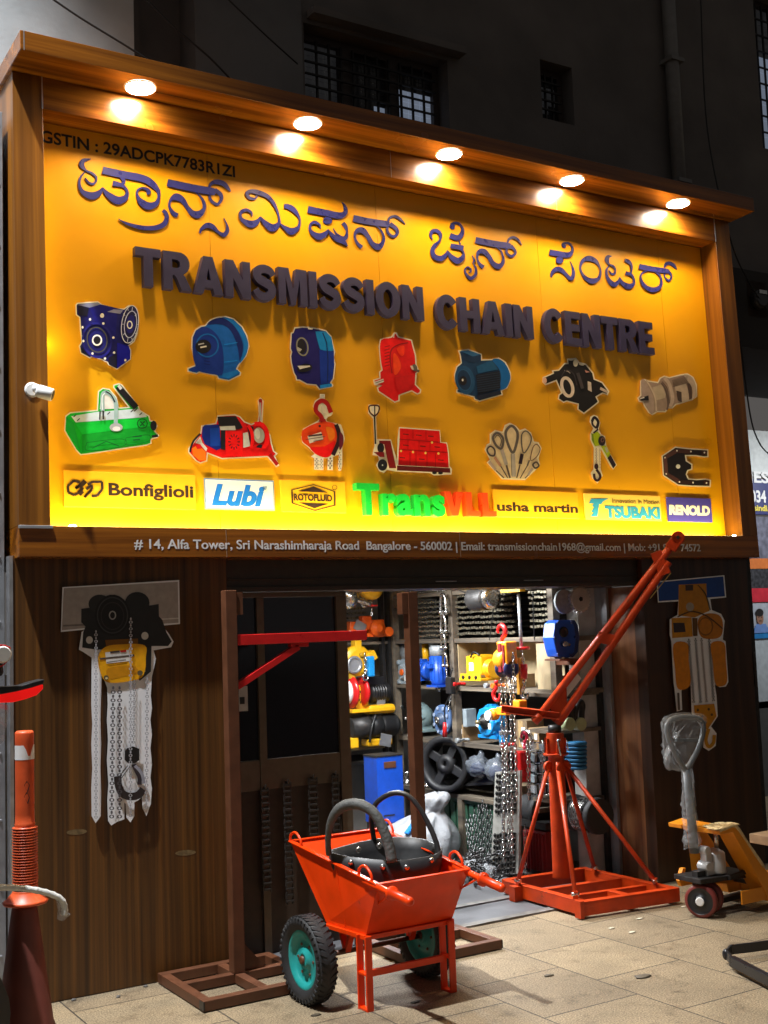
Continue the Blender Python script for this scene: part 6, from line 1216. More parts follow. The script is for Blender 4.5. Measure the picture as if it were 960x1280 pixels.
for s_, T0, x in ((-1, NTL, 1.345), (1, NTR, 1.868)):
    e = on_x(512,1127,1.352) if s_ < 0 else on_x(627,1110,1.868)
    st_ = T0+V(0,.12,.0); d = (e-st_).normalized()
    b = MB(); b.tube([st_, e], .0165, 14); h = MB()
    o = b.build('handle', orange, wb)
    b = MB(); g0 = e-d*.15; b.lathe(g0, d, [(0,.034),(.012,.034),(.014,.022),(.15,.021),(.162,.017),(.168,.008)], 18); b.build('grip', orange, o)
    for yy in (-1.13, -.48):
        f = (yy-NTL.y)/(FTL.y-NTL.y); c = (NTL.lerp(FTL, f) if s_ < 0 else NTR.lerp(FTR, f))
        dl = ((FTL-NTL) if s_ < 0 else (FTR-NTR)).normalized(); b = MB(); b.tube(cat([tuple(c+dl*x_+Z*z_) for x_, z_ in ((-.055,.0),(-.05,.035),(0,.06),(.05,.035),(.055,.0))], sub=4), .007, 8); b.build('lashing_hook', orange, wb)
    b = MB(); xl = 1.355 if s_ < 0 else 1.833
    for yy, dx in ((-1.03, .0), (-1.10, .006)): b.bar((xl+dx, yy, .345), (xl+dx, yy, .0), .036, .010, up=(1,0,0)) if False else b.box((xl+dx, yy, .1725), (.036, .011, .345))
    for z in (.007, .17): b.box((xl, -1.065, z), (.030, .072, .012))
    b.build('leg', orange, wb, bevel=.002)
b = MB(); b.bar((1.37,-1.068,.165), (1.82,-1.068,.165), .02, .03); b.build('cross_bar', orange, wb)
b = MB(); b.cyl((1.20,-.79,.205), (1.89,-.775,.205), .013); b.build('axle', rust, wb)
for x in (1.42, 1.80): b = MB(); b.bar((x,-.79,.205), (x,-.86,.34), .03, .02); b.bar((x,-.785,.205), (x,-.72,.34), .03, .02); b.build('axle_bracket', orange, wb)
b = MB(); b.tube([NBL+V(.02,-.012,.12), NTL+V(.02,-.14,.0)], .005, 6); b.build('handle_stay', orange, wb); b = MB(); b.tube([NBR+V(-.02,-.012,.12), NTR+V(.0,-.14,.0)], .005, 6); b.build('handle_stay', orange, wb)
def wheel(c, ax, R, wd, parent, rimm):
    ax = Vector(ax).normalized(); c = Vector(c); w_ = wd/2
    wh = MB(); pr = [(-w_*.62,R*.66),(-w_*.9,R*.76),(-w_,R*.86),(-w_*.86,R*.95),(-w_*.5,R*.99),(0,R),(w_*.5,R*.99),(w_*.86,R*.95),(w_,R*.86),(w_*.9,R*.76),(w_*.62,R*.66)]
    wh.lathe(c, ax, pr, 48, cap=False)
    sx = ax.cross(Z).normalized(); sz_ = sx.cross(ax)
    for i in range(40):
        a = 2*math.pi*i/40
        for k, off in ((-.62, .0), (.62, .5)):
            a2 = a+off*2*math.pi/40; rd = sx*math.cos(a2)+sz_*math.sin(a2); tg = -sx*math.sin(a2)+sz_*math.cos(a2)
            q = c+rd*(R*.985)+ax*(w_*k*.75); m_ = Matrix(((ax+tg*(.55 if k > 0 else -.55)).normalized(), tg, rd)).transposed()
            wh.box(q, (w_*.72, R*.085, R*.035), m_)
        rd = sx*math.cos(a)+sz_*math.sin(a); tg = -sx*math.sin(a)+sz_*math.cos(a)
        for k in (-1, 1): wh.box(c+rd*(R*.90)+ax*(w_*k*.97), (w_*.12, R*.06, R*.10), Matrix((ax, tg, rd)).transposed())
    ob = wh.build('tyre', rubber, parent)
    b = MB(); b.lathe(c, ax, [(-w_*.66,R*.67),(-w_*.70,R*.60),(-w_*.35,R*.55),(-w_*.2,R*.50),(-w_*.25,R*.22),(-w_*.55,R*.19),(-w_*.6,R*.10),(-w_*.2,R*.09)], 36, cap=False)
    b.lathe(c, ax, [(w_*.66,R*.67),(w_*.70,R*.60),(w_*.35,R*.55),(w_*.2,R*.50),(w_*.25,R*.22),(w_*.55,R*.19),(w_*.6,R*.10),(w_*.2,R*.09)], 36, cap=False)
    b.build('rim', rimm, ob)
    b = MB(); b.lathe(c-ax*(w_*.8), ax, [(0,R*.05),(w_*.02,R*.095),(w_*1.6,R*.095),(w_*1.62,R*.05)], 12)
    for i in range(6): 
        q = c+(sx*math.cos(i*1.047)+sz_*math.sin(i*1.047))*(R*.36); b.cyl(q-ax*(w_*.32), q+ax*(w_*.32), R*.035, n=8)
    b.build('hub', rust, ob); return ob
wheel((1.195,-.80,.208), (1,.02,0), .208, .105, wb, teal)
wheel((1.895,-.775,.208), (1,.02,0), .208, .105, wb, teal)

# black rubber bucket lying in the tray
bk_ = thing('rubber_bucket', 'black riveted rubber bucket with two hoop handles in the wheelbarrow', 'bucket', (1.62,-.85,.5))
zr = .655
def rimpt(px, py):
    z = .69
    for _ in range(12): q = on_z(px, py, z); z = .672+.085*(q.y+1.2)
    return on_z(px, py, z)
rim = [rimpt(*p) for p in ((410,1064),(430,1057),(455,1051),(480,1047),(510,1046),(535,1050),(550,1058),(553,1062),(545,1068),(525,1072.5),(500,1075),(478,1075),(455,1073),(430,1070))]
cen = sum(rim, V(0,0,0))/len(rim); rim = [V(*p) for p in cat([tuple(p) for p in rim], True, 3)]; n = len(rim)
b = MB(); rows_ = []
for f, z in ((1.0,0),(.985,.001),(.975,-.07),(.90,-.15)): rows_.append([V(cen.x+(p.x-cen.x)*f, cen.y+(p.y-cen.y)*f, p.z+z) for p in rim])
inner = [[V(cen.x+(p.x-cen.x)*f, cen.y+(p.y-cen.y)*f, p.z+z) for p in rim] for f, z in ((.955,-.001),(.92,-.06),(.80,-.13))]
allr = [rows_[3], rows_[2], rows_[0], inner[0], inner[1], inner[2]]
vs_ = [p for r in allr for p in r]; b.add(vs_, [(k*n+i, k*n+(i+1) % n, (k+1)*n+(i+1) % n, (k+1)*n+i) for k in range(5) for i in range(n)], 0, True)
b.add(inner[2], [tuple(range(n))]); b.build('bowl', mat('worn_black_rubber', (.02,.02,.021), .48, var=.3, scale=12, bump=.15, wear=.64, wearc=(.07,.065,.06)), bk_, fixn=True)
def arc_px(pts, ea, eb, m):
    ta = (ea-CAM).dot(FW); tb = (eb-CAM).dot(FW); k = len(pts)
    return [CAM+ray(*p)*(ta+(tb-ta)*i/(k-1)) for i, p in enumerate(pts)]
H1 = cat([(411,1068),(410,1048),(414,1026),(424,1011),(438,1005),(454,1007),(468,1017),(478,1034),(486,1056),(490,1078)], sub=3)
P1 = arc_px(H1, rimpt(411,1067), rimpt(490,1081), 0); b = MB(); mm = len(P1)
rr1 = [.014+.0115*max(0, min(1, (i/mm-.12)*5)) + (.0012 if (i % 2) else 0) for i in range(mm)]; b.tube(P1, rr1, 12); b.build('hoop_handle', mat('ribbed_grey_rubber', (.075,.075,.07), .6, var=.2, bump=.5, bscale=60), bk_)['label'] = 'grey ribbed hoop handle nearest the viewer'
H2 = cat([(468,1052),(464,1024),(469,1006),(482,995),(497,991),(512,996),(526,1013),(537,1033),(545,1052),(549,1070)], sub=3)
P2 = arc_px(H2, rimpt(470,1049), rimpt(550,1064), 0); b = MB(); b.tube(P2, .0135, 12); b.build('hoop_handle', mat('dark_hose', (.022,.02,.02), .4), bk_)
b = MB()
def pxof(p): d = p-CAM; k = d.dot(FW); return 480+FPX*d.dot(RT)/k, 640-FPX*d.dot(UP)/k
near = [p for p in rim if p.y < cen.y or pxof(p)[1] > 1064]
for px, py in ((436,1078),(474.5,1083.5),(510.5,1084),(542,1075)):
    r_ = min(near, key=lambda p: abs(pxof(p)[0]-px)-.5*pxof(p)[1]*.1); dq = V(r_.x-cen.x, r_.y-cen.y, 0).normalized()
    dz = (py-pxof(r_)[1])*mpp(r_); q = V(r_.x, r_.y, r_.z-dz)-dq*(.05*dz+.006); b.lathe(q, dq, [(0,.0145),(.010,.0145),(.014,.011),(.0141,.006),(.018,.005)], 14)
for px, py in ((448,1063),(474,1058)):
    q = on_z(px, py, .70); dq = (V(CAM.x,CAM.y,q.z)-q).normalized(); b.lathe(q-dq*.02, dq, [(0,.0145),(.012,.0145),(.016,.010)], 14)
b.build('rivet', steel, bk_)

# ------------------------------------------------------------------ orange jib crane
cr = thing('jib_crane', 'orange floor crane with twin tube boom and four braced legs', 'crane', (3.66,.24,0))
cA, cB, cC, cD = V(3.29,-.385,0), V(4.0,-.48,0), V(3.99,.36,0), V(3.31,.42,0)      # base corners
def chan(name, a, c, wd=.05, ht=.082, z=.060): b = MB(); b.bar(a+Z*z, c+Z*z, wd, ht); b.bar(a+Z*(z+ht/2+.001), c+Z*(z+ht/2+.001), wd+.004, .004); return b.build(name, orangeC, cr, bevel=.003)
chan('base_beam', cA, cB); chan('base_beam', cA.lerp(cB,.03)+V(0,.032,0), cD+V(.01,-.03,0)); chan('base_beam', cB+V(-.03,.033,0), cC+V(-.03,-.03,0)); chan('base_beam', cD, cC)
chan('cross_beam', cA.lerp(cD,.55)+V(.033,0,0), cB.lerp(cC,.55)-V(.033,0,0), .045, .07); chan('cross_beam', cA.lerp(cD,.28)+V(.033,0,0), cB.lerp(cC,.28)-V(.033,0,0), .035, .05)
chan('cross_beam', cA.lerp(cB,.52)+V(0,.033,0), cA.lerp(cB,.52)+V(0,.2,0), .05, .06)
b = MB(); b.bb(3.23,3.30,.20,.26,.008,.10); b.build('foot_pad', orangeC, cr); b = MB(); b.bb(3.255,3.285,-.415,-.36,.008,.11); b.build('foot_pad', orangeC, cr)
PC = V(3.66,.24,0); ztop = on_y(693,912,.24).z
b = MB(); b.lathe(PC+Z*.10, Z, [(0,.063),(.02,.06),(ztop-.30,.054),(ztop-.28,.054),(ztop-.27,.060),(ztop-.12,.060)], 26)
b.lathe(PC+Z*(ztop-.17), Z, [(0,.085),(.014,.085)], 26); b.build('post', orangeC, cr, bevel=.002)
b = MB(); b.lathe(PC+Z*(ztop-.018), Z, [(0,.045),(.05,.045)], 22); b.build('bearing', darks, cr)
b = MB()
for a in range(6): d_ = V(math.cos(a*1.047),math.sin(a*1.047),0); b.bar(PC+d_*.066+Z*(ztop-.155), PC+d_*.066+Z*(ztop-.055), .008, .02, up=d_)
b.build('rib', orangeC, cr)
b = MB(); q = PC+V(-.03,-.09,ztop-.12); b.tube(cat([tuple(q+Z*.06), tuple(q+V(-.02,0,.05)), tuple(q-Z*.05)]), .006, 8); b.tube([PC+V(.03,-.088,ztop-.07), PC+V(.035,-.088,ztop-.14)], .005, 8); b.build('locking_pin', steel, cr)
for f in (V(3.306,-.312,0), V(3.93,-.36,0), V(3.93,.22,0), V(3.285,.23,0)):
    d_ = V(f.x-PC.x, f.y-PC.y, 0).normalized(); tp = PC+d_*.07+Z*(ztop-.24); bt = f+Z*.13
    b = MB(); b.tube([tp, bt], .0145, 12); b.lathe(tp-d_.cross(Z)*.012, d_.cross(Z), [(0,.035),(.024,.035)], 14); b.bar(bt+Z*.02, bt-Z*.03, .03, .02, up=d_); b.lathe(bt-d_.cross(Z)*.025, d_.cross(Z), [(0,.012),(.05,.012)], 10, 1); b.build('stay', [orangeC, steel], cr)
# boom: two tubes one above the other in one upright plane, channel tail behind
tipT = V(4.17,-.62,0); 
bd = V(.58,-.70,0).normalized()
def inplane(px, py): # point of the boom's upright plane seen at a pixel
    nrm = bd.cross(Z); d = ray(px, py); o = PC+Z*1.0
    return CAM + d*((o-CAM).dot(nrm)/d.dot(nrm))
bt0, bt1 = inplane(697,905), inplane(836,702); up0, up1 = inplane(676,893), inplane(846,674)
b = MB(); b.tube([bt0, bt1], .027, 16); b.build('boom_tube', orangeC, cr)
b = MB(); b.tube([up0, up1], .027, 16); b.build('boom_tube', orangeC, cr)
b = MB(); sd = bd.cross(Z).normalized(); 
for px, py, px2, py2 in ((754,800,770,795),(826,694,832,712)):
    a = inplane(px-6,py-4); c = inplane(px2+0,py2+6); b.bar(a, c, .075, .05, up=sd)
b.build('spacer', orangeC, cr, bevel=.002)
tl = [inplane(688,878), inplane(707,842), inplane(709,880), inplane(700,908), inplane(690,900)]
b = MB(); b.poly([p+sd*.012 for p in tl], [p-sd*.012 for p in tl]); b.build('gusset', orangeC, cr, fixn=True)
tail = inplane(627,890); t0 = inplane(700,899); b = MB(); L = (t0-tail); b.bar(tail, t0, .06, .006); b.bar(tail+Z*.044, t0+Z*.044, .06, .006); b.bar(tail+Z*.022, t0+Z*.022, .008, .04); b.build('tail_channel', orangeC, cr, bevel=.001)
b = MB(); b.tube([inplane(676,893), inplane(668,902)], .032, 14); b.build('tube_end', orangeC, cr)
hd = inplane(848,672); 
for s in (-1, 1): b = MB(); b.lathe(hd+sd*(s*.022)-sd*.006, sd, [(0,.042),(.012,.042)], 18); b.bar(inplane(838,686)+sd*(s*.022), hd+sd*(s*.022), .012, .075, up=(0,0,1)); b.lathe(hd+sd*(s*.032)-sd*.004, sd, [(0,.012),(.008,.012)], 10, 1); b.build('head_plate', [orangeC, darks], cr, bevel=.002)
b = MB(); b.bar(inplane(812,748)-sd*.03, inplane(838,716)-sd*.03, .004, .03, up=sd); b.build('film_scrap', mat('yellow_tape', (.55,.38,.10), .4), cr)

# ------------------------------------------------------------------ wrapped pallet truck
pt = thing('pallet_truck', 'orange hand pallet truck with its handle wrapped in plastic film', 'pallet truck', (3.9,-.76,0))
oy = mat('amber_truck_paint', (.72,.25,.012), .35, var=.08, scale=8)
YT = -.76
def tp(px, py, y=YT): return on_y(px, py, y)
wc = tp(877,1128,-.82); R = .098
wax = V(.90,.44,0).normalized()
for kk in (0, 1):
    c = V(wc.x, wc.y, R)+wax*(.11*kk); b = MB(); b.lathe(c-wax*.026, wax, [(0,R*.80),(.002,R*.94),(.008,R),(.044,R),(.05,R*.94),(.052,R*.8)], 36, cap=False); w_ = b.build('wheel', mat('maroon_tyre', (.16,.025,.02), .42), pt)
    b = MB(); b.lathe(c-wax*.027, wax, [(.001,R*.81),(.004,R*.78),(.006,R*.36),(-.004,R*.32),(-.006,R*.0)], 30, cap=False); b.build('rim', blackp, w_)
    b = MB(); b.lathe(c-wax*.038, wax, [(0,R*.22),(.004,R*.27),(.02,R*.27)], 18); b.build('hub_cap', whitev, w_)
b = MB(); b.cyl((wc.x+.01,YT-.05,.10), (wc.x+.01,YT+.05,.10), .02); b.box((wc.x+.02,YT-.03,.19), (.07,.05,.16)); b.bar((wc.x-.05,YT,.222), (wc.x+.42,YT,.205), .22, .03); b.bar((wc.x+.18,YT-.12,.215), (wc.x+.46,YT-.12,.255), .02, .028); b.build('chassis', darks, pt, bevel=.004)
b = MB(); pc = tp(898,1085,-.80); b.lathe((pc.x-.01,-.79,.235), Z, [(0,.058),(.01,.062),(.12,.058),(.13,.05),(.14,.03),(.15,.02)], 22); b.box((pc.x-.075,-.79,.275), (.09,.07,.08)); b.box((pc.x-.10,-.80,.34), (.05,.05,.09)); b.lathe((pc.x-.115,-.84,.29), (0,1,0), [(0,.03),(.08,.03)], 16); b.lathe((pc.x-.11,-.83,.385), (0,1,0), [(0,.026),(.06,.026)], 16); b.build('pump', mat('silver_grey_paint', (.50,.50,.50), .4, .3), pt, bevel=.005)
b = MB(); b.cyl((pc.x+.005,-.79,.38), (pc.x+.005,-.79,.50), .014); b.build('piston', steel, pt)
# sloping apron
s0 = [(3.885,.525),(4.00,.54),(4.045,.53),(4.37,.12),(4.37,.06),(4.27,.06),(4.25,.12),(4.00,.505),(3.89,.50)]
def slab(name, prof, ya, yb, m): b = MB(); b.poly([V(x,ya,z) for x, z in prof], [V(x,yb,z) for x, z in prof]); return b.build(name, m, pt, bevel=.003, fixn=True)
slab('apron', s0, -.97, -.84, oy); slab('apron', s0, -.66, -.55, oy); slab('apron', [(3.89,.524),(4.0,.538),(4.04,.53),(4.0,.50),(3.9,.495)], -.839, -.661, oy)
b = MB(); b.bb(4.05, 4.36, -.965, -.955, .07, .15); b.add([V(4.03,-.67,.50),V(3.92,-.67,.49),V(3.95,-.67,.16),V(4.26,-.67,.12)], [(0,1,2,3)]); b.build('side_plate', oy, pt, bevel=.002)
b = MB(); b.poly([V(3.90,-.62,.145),V(4.05,-.62,.145),V(4.05,-.62,.17),V(3.93,-.62,.19),V(3.945,-.62,.25),V(3.92,-.62,.25),V(3.885,-.62,.18)],[V(3.90,-.59,.145),V(4.05,-.59,.145),V(4.05,-.59,.17),V(3.93,-.59,.19),V(3.945,-.59,.25),V(3.92,-.59,.25),V(3.885,-.59,.18)]); b.build('front_guard', oy, pt)
b = MB(); b.tube(cat([(3.89,-.965,.527),(3.95,-.965,.535),(4.03,-.965,.537),(4.12,-.96,.43),(4.25,-.965,.27)], sub=3), .013, 7); 
for k in range(7): b.ball((3.885+.026*k, -.93+.06*(k % 2), .535+.0015*k), .03, .05, .008, 10, 6, jit=.2)
b.build('film_wrap', mat('tan_film', (.62,.45,.22), .28, bump=.5, bscale=40), pt)
for yy in (-.90, -.60): b = MB(); b.bb(4.371, 5.6, yy-.07, yy+.07, .06, .115); b.build('fork', oy, pt, bevel=.004)
b = MB(); b.cyl((4.33,-.98,.14), (4.33,-.55,.14), .02); b.bar((4.02,-.72,.045), (4.6,-.72,.06), .05, .03); b.build('push_rod', darks, pt)
# handle column, loop and film
h0, h1 = tp(868,1066), tp(858,962)
b = MB(); b.tube([h0, tp(863,1010), h1], [.030,.028,.024], 12); lp = [tp(x, y) for x, y in cat([(856,962),(843,940),(834,915),(838,900),(858,896),(876,900),(879,915),(872,938),(858,962)], sub=4)]; b.tube(lp, .0165, 9); b.bar(tp(845,925), tp(872,925), .02, .02); b.build('handle', mat('grey_handle', (.10,.11,.12), .4), pt)
rr = random.Random(4); b = MB(); rings = []
for i in range(70):
    f = i/69; c = tp(865-6.5*f+.6*math.sin(f*9), 1060-98*f); r = (.050+.003*math.sin(f*23)+rr.uniform(-.0025,.0025))*(1-.30*f); rings.append([c+V(math.cos(a), math.sin(a), 0)*(r*(.94+.16*abs(math.sin(a*1.0+f*21))**3*(.5+.5*math.sin(f*13+1))+.10*abs(math.sin(a*2.0-f*34))**6+rr.uniform(-.02,.02)))+V(0,0,.010*math.sin(a*2+f*20)) for a in [2*math.pi*k/30 for k in range(30)]])
b.add([p for r in rings for p in r], [(k*30+i, k*30+(i+1) % 30, (k+1)*30+(i+1) % 30, (k+1)*30+i) for k in range(69) for i in range(30)], 0, True); b.build('film_wrap', mat('wrap_film_a', (.85,.87,.9), .12, var=.05, bump=1.0, bscale=34, alpha=.15), pt)
# bag over the loop: two wavering sheets joined at the rim
ol = [(831,905),(833,897),(842,892),(858,890.5),(874,891.5),(883,896),(882,912),(878,932),(870,948),(866,960),(860,964),(853,962),(848,964),(840,962),(836,963),(834,950),(833,930)]
ol = cat(ol, True, 3); cx_, cy_ = 857, 928; rings = []
for f in (1.0,.93,.8,.6,.35,.1):
    rings.append([tp(cx_+(x-cx_)*f+rr.uniform(-.6,.6), cy_+(y-cy_)*f+rr.uniform(-.6,.6), YT-.055*math.sqrt(max(0,1-f**2))*(1+rr.uniform(-.25,.25))) for x, y in ol])
n = len(ol); b = MB(); b.add([p for r in rings for p in r], [(k*n+i, k*n+(i+1) % n, (k+1)*n+(i+1) % n, (k+1)*n+i) for k in range(5) for i in range(n)], 0, True)
back = [[V(p.x, 2*YT-p.y, p.z) for p in r] for r in rings]; b.add([p for r in back for p in r], [(k*n+i, k*n+(i+1) % n, (k+1)*n+(i+1) % n, (k+1)*n+i) for k in range(5) for i in range(n)], 0, True)
b.build('film_bag', mat('wrap_film_b', (.88,.9,.92), .12, var=.05, bump=1.0, bscale=30, alpha=.10), pt)
b = MB(); b.bb(4.66, 5.5, -1.02, -.5, .30, .36); b.bb(4.70, 5.5, -1.0, -.92, .10, .298); tag(b.build('timber_piece', mat('pale_timber', (.42,.28,.16), .6, var=.15), bevel=.004), 'pale timber board lying behind the pallet truck at the right edge', 'board')

# ------------------------------------------------------------------ left edge: delineator post on a cone, lamp bar, wrapped bar
YD = -.6
cz = on_y(30, 1130, YD).z; cxp = on_y(31, 1000, YD).x; ctop = on_y(30, 914, YD).z
sp_o = mat('faded_orange_plastic', (.62,.085,.02), .42, var=.18, scale=10, wear=.63, wearc=(.25,.05,.03))
cone = thing('traffic_cone', 'brick red plastic cone standing at the left edge under the orange post', 'cone', (cxp, YD, 0))
b = MB(); b.lathe((cxp-.004,YD,.0), Z, [(.03,.15),(.05,.145),(.12,.122),(cz-.02,.056),(cz,.05)], 30); b.build('body', mat('faded_brick_plastic', (.14,.034,.024), .48, var=.2, scale=6), cone)
b = MB(); b.box((cxp,YD,.015), (.36,.36,.03)); b.build('base', mat('faded_brick_plastic', (0,0,0)), cone, bevel=.01)
dp = thing('delineator_post', 'orange ribbed flexible post with a torn white band on the brick cone', 'bollard', (cxp, YD, cz))
z1 = on_y(30, 1030, YD).z; prof = [(0,.095),(.01,.10),(.016,.09),(.05,.058)]
nz = int((z1-cz-.06)/.012)
for i in range(nz): prof += [(.055+i*.012,.056),(.059+i*.012,.056),(.061+i*.012,.044),(.065+i*.012,.044)]
prof += [(z1-cz,.046),(z1-cz+.005,.043)]
H_ = ctop-cz
for f in (.1,.3,.5,.7,.9,.97): prof.append((z1-cz+(H_-(z1-cz))*f,.042))
prof += [(H_-.006,.041),(H_,.034)]
b = MB(); b.lathe((cxp,YD,cz+.002), Z, prof, 26); b.build('tube', sp_o, dp)
zb1, zb0 = on_y(30,931,YD).z, on_y(30,949,YD).z
b = MB(); k = 26; ring = [(cxp+.0428*math.cos(a), YD+.0428*math.sin(a)) for a in [2*math.pi*i/k for i in range(k)]]
up_ = [zb1-(.018 if 19 <= i <= 22 else 0)-(.03 if 20 <= i <= 21 else 0) for i in range(k)]
b.add([V(x,y,zb0) for x,y in ring]+[V(x,y,up_[i]) for i,(x,y) in enumerate(ring)], [(i,(i+1)%k,k+(i+1)%k,k+i) for i in range(k)], 0, True); b.build('reflective_band', whitev, dp)
b = MB(); rb = random.Random(2)
for zf in (.30,.42): b.add([V(cxp+.0426*math.cos(a), YD+.0426*math.sin(a), z1+(ctop-z1)*zf+dz+rb.uniform(-.004,.004)) for a, dz in ((-1.9,0),(-1.6,.02),(-1.3,.0),(-1.5,-.03))], [(0,1,2,3)])
b.build('scuff', blackp, dp)
# red lamp bar of a parked vehicle at the very edge
vh = thing('parked_vehicle', 'rear corner of a parked vehicle with a red lamp bar at the left edge', 'vehicle', (-.5,-.9,0)); YV = -.9
pv = lambda px, py, y=YV: on_y(px, py, y)
def strip(name, top, bot, th, m): 
    F_ = [pv(*p) for p in top]+[pv(*p) for p in reversed(bot)]; b = MB(); b.poly(F_, [p+V(0,th,0) for p in F_]); return b.build(name, m, vh, bevel=.003, fixn=True)
strip('lamp_bar', [(-14,870),(4,868),(20,865),(40,860),(54,855.5)], [(-14,879),(16,878),(32,874),(46,869),(54,861)], .08, mat('red_lamp_lens', (.6,.008,.008), .18, emit=(1,.01,.008), est=.55))
strip('spoiler', [(-14,859),(10,858),(28,857),(40,853),(56,849)], [(-14,869),(4,867.5),(20,864.5),(40,859.5),(54,855)], .1, blackp)
b = MB(); b.lathe(pv(2,818,-.9), (0,-1,0), [(0,.038),(.02,.038),(.03,.03)], 24); b.build('round_lamp', whitev, vh)
b = MB(); pts = [pv(x,y,-.92) for x, y in cat([(-8,808),(3,806.5),(12.5,810),(9,815)], sub=4)]; b.tube(pts, .0035, 6); pts = [pv(x,y,-.92) for x, y in cat([(-8,835),(3,832),(10,824)], sub=4)]; b.tube(pts, .0035, 6); b.build('red_ring', redp, vh)
b = MB(); b.lathe(pv(-4,846,-.85), Z, [(0,.03),(.05,.025),(.09,.03)], 14); b.bb(-1.5, -.36, -1.0, -.6, .25, 1.52); b.build('body', blackp, vh, bevel=.02)
b = MB(); rr = random.Random(8); A0 = [(-6,884),(10,882),(9,905),(6,915),(7,922),(2,929),(-6,930)]; F_ = [pv(x,y,-.88+rr.uniform(-.02,.02)) for x, y in cat(A0, True, 3)]; b.poly(F_, [p+V(0,.03,0) for p in F_]); b.build('hanging_film', film, vh)
for x in (-1.3, -.55): b = MB(); b.lathe((x,-1.0,.28), (0,1,0), [(0,.2),(.02,.27),(.1,.28),(.16,.27),(.18,.2)], 28); b.build('wheel', rubber, vh)
# bar end wrapped in white film
YW = -.95
t = thing('wrapped_bar', 'curved bar end wrapped in white film crossing the orange post', 'bar', (-.6,YW,0))
P = [tuple(on_y(x,y,YW)) for x, y in ((-40,1120),(-15,1111),(10,1109.5),(40,1112),(62,1117),(76,1124),(81,1135),(80,1144))]
P = [(-.95,YW,.0),(-.80,YW,.45)]+P
b = MB(); cp = cat(P, sub=4); b.tube(cp, [.0125+.002*(i % 2) for i in range(len(cp))], 10); b.build('bar', mat('dirty_white_film', (.60,.60,.57), .35, var=.15, bump=.6, bscale=40), t)
b = MB(); F_ = [on_y(x,y,YW-.01) for x, y in ((70,1121),(80,1123),(83,1136),(88,1143),(79,1151.5),(73,1150),(74,1138))]; b.poly(F_, [p+V(0,.02,0) for p in F_]); b.build('film_end', film, t)
q = on_z(12, 1278, .10); b = MB(); b.ball((q.x-.10,q.y-.02,.06), .17,.14,.10, 24, 12, jit=.12); b.ball((q.x+.02,q.y-.04,.04), .10,.09,.06, 16, 9, jit=.2)
tag(b.build('sack', mat('white_crumpled_sheet', (.74,.74,.73), .5, bump=.5, bscale=24), subsurf=1), 'crumpled white plastic sheet on the ground at the bottom left corner', 'sheet')
# bent black bracket at the right edge
b = MB(); pts = [on_z(*p, .05) for p in ((975,1179),(940,1184),(914,1187),(908,1193),(915,1201),(940,1214),(975,1232))]
for i in range(len(pts)-1): b.bar(pts[i], pts[i+1]+(pts[i+1]-pts[i]).normalized()*.008, .035 if i > 3 else .012, .05)
b.ball(pts[3]-Z*.0, .022,.022,.03); tag(b.build('steel_fork', mat('black_enamel', (.012,.012,.014), .3), bevel=.003), 'bent black steel fork lying on the paving at the right edge', 'bracket')
# litter
rr = random.Random(12)
LIT = [(395,1268,'dry leaf'),(520,1252,'dry leaf'),(240,1252,'pebble'),(148,1246,'pebble'),(182,1233,'pebble'),(764,1160,'paper scrap'),(800,1148,'paper scrap'),(790,1165,'paper scrap'),(855,1133,'paper scrap'),(803,1220,'stain'),(686,1219,'dry leaf'),(640,1100,'pebble'),(92,1250,'pebble')]
lm = {'dry leaf': mat('dry_leaf', (.06,.045,.025), .7), 'pebble': mat('pebble', (.12,.11,.10), .8), 'paper scrap': mat('scrap', (.55,.50,.38), .7), 'stain': mat('wet_leaf', (.10,.08,.055), .6)}
wh_ = {0:'dark leaf by the wheelbarrow wheel', 1:'small dark leaf behind the wheelbarrow legs', 2:'pebble near the brown stand corner', 3:'dark pebble at the foot of the left wood panel', 4:'pebble beside the left brown stand', 5:'pale scrap in front of the crane base', 6:'pale scrap between crane and pallet truck', 7:'paper scrap farthest in front of the crane', 8:'pale scrap left of the pallet truck wheel', 9:'flat dark leaf in the open middle of the paving', 10:'dark leaf in the middle of the paving', 11:'pebble by the shop door', 12:'pebble by the brick cone'}
for i, (px, py, nm) in enumerate(LIT):
    q = on_z(px, py, .004); b = MB(); s = {'dry leaf':.020,'pebble':.009,'paper scrap':.016,'stain':.036}[nm]; b.ball(q, s*1.4, s*.8, s*(.8 if nm == 'pebble' else .14), 9, 6, jit=.3)
    tag(b.build(nm.replace(' ', '_') if nm != 'stain' else 'dry_leaf', lm[nm]), wh_[i], 'litter', 'litter on the paving')

# ------------------------------------------------------------------ neighbouring shop seen past the right end
YN = 2.2
n_ = lambda px, py: on_y(px, py, YN)
ns = thing('neighbour_shop', 'brightly lit neighbouring shop front with navy sign, seen past the right end', 'shop', (8, YN, 0))
def nb(name, y0, y1, m, d=0.0, x0=920, x1=1010): a, c = n_(x0, y0), n_(x1, y1); b = MB(); b.bb(a.x, c.x, YN-d, YN-d+.05, c.z, a.z); return b.build(name, m, ns)
nb('fascia_wall', 536, 598, mat('white_panel', (.62,.64,.62), .6)); navyb = mat('navy_sign_face', (.025,.03,.13), .4); nb('sign_board', 598, 645, navyb, .02)
nb('awning', 645, 698, mat('grey_shelving', (.12,.12,.16), .6, var=.5, scale=14)); nb('shelf_strip', 698, 711, mat('orange_strip', (.6,.16,.03), .5)); nb('dark_goods', 711, 736, mat('dark_goods', (.03,.03,.035), .5, var=.8, scale=30)); nb('red_banner', 736, 751, mat('red_banner', (.55,.02,.04), .5), .02)
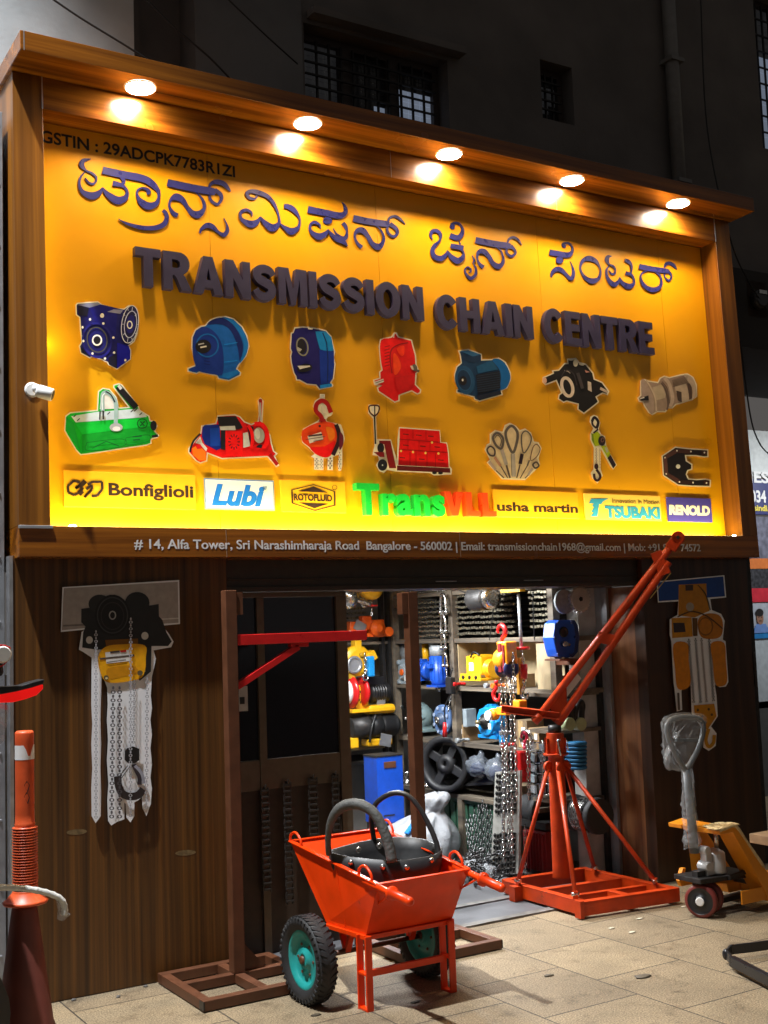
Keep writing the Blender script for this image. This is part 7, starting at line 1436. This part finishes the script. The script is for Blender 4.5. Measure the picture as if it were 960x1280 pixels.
nb('poster', 751, 786, mat('poster_ground', (.42,.45,.50), .5), .01); nb('blue_band', 786, 795, mat('blue_band', (.02,.22,.55), .5), .015); nb('counter', 795, 880, mat('pale_counter', (.5,.55,.58), .6)); nb('lower_wall', 880, 1060, mat('shop_dark', (.08,.08,.08), .6))
def ntext(s, pa, pb, cap, m, d): 
    A, B = on_y(*pa, YN-d), on_y(*pb, YN-d); cp_ = on_y(pa[0], pa[1]-cap, YN-d).z-A.z; b = MB(); put_text(b, s, SL, A.x, B.x, (A.z+B.z)/2, cp_, YN-d, .004, .03); b.build('sign_lettering', m, ns)
ntext('IES', (938,604), (961,602), 13, whitev, .026); ntext('034', (939,628), (958,627), 14, whitev, .026); ntext('sindi.', (943,640), (961,637), 7, mat('yellow_vinyl', (.75,.6,.08), .5), .026)
b = MB(); q = on_y(950, 772, YN-.02); hh = 10*mpp(q)
b.poly([q+V(x*hh,-.002,z*hh) for x, z in E(0,0,.62,.9,0,18)]); b.add([q+V(x*hh,-.001,z*hh) for x, z in ((-1.3,-1.9),(1.5,-1.9),(1.0,-.8),(-.8,-.8))], [(0,1,2,3)], 2)
b.poly([q+V(x*hh,-.003,z*hh) for x, z in E(-.05,.62,.72,.5,0,18)], None, 1)
for x in (-.25,.25): b.poly([q+V((x+ex)*hh,-.0035,(.05+ez)*hh) for ex, ez in E(0,0,.12,.06,0,8)], None, 1)
b.poly([q+V(ex*hh,-.0035,(-.4+ez)*hh) for ex, ez in E(0,0,.25,.06,0,8)], None, 1)
b.build('portrait_print', [mat('print_skin', (.33,.17,.11), .5), mat('print_hair', (.015,.012,.012), .5), mat('print_shirt', (.16,.28,.6), .5)], ns)
area('neighbour_lamp', (8.3, .9, 3.3), 2.0, .3, NEXT_W, (.92,.96,1), rot=(R_(40), 0, 0))
b = MB(); b.bb(5.62, 9.5, YB-.1, YB+1.4, on_y(935,432,YB).z-.05, on_y(935,432,YB).z+.6); tag(b.build('overhang', mat('black_soffit', (.025,.022,.02), .8)), 'black overhang above the neighbouring shop', 'overhang')  # one near-black colour over the whole overhang
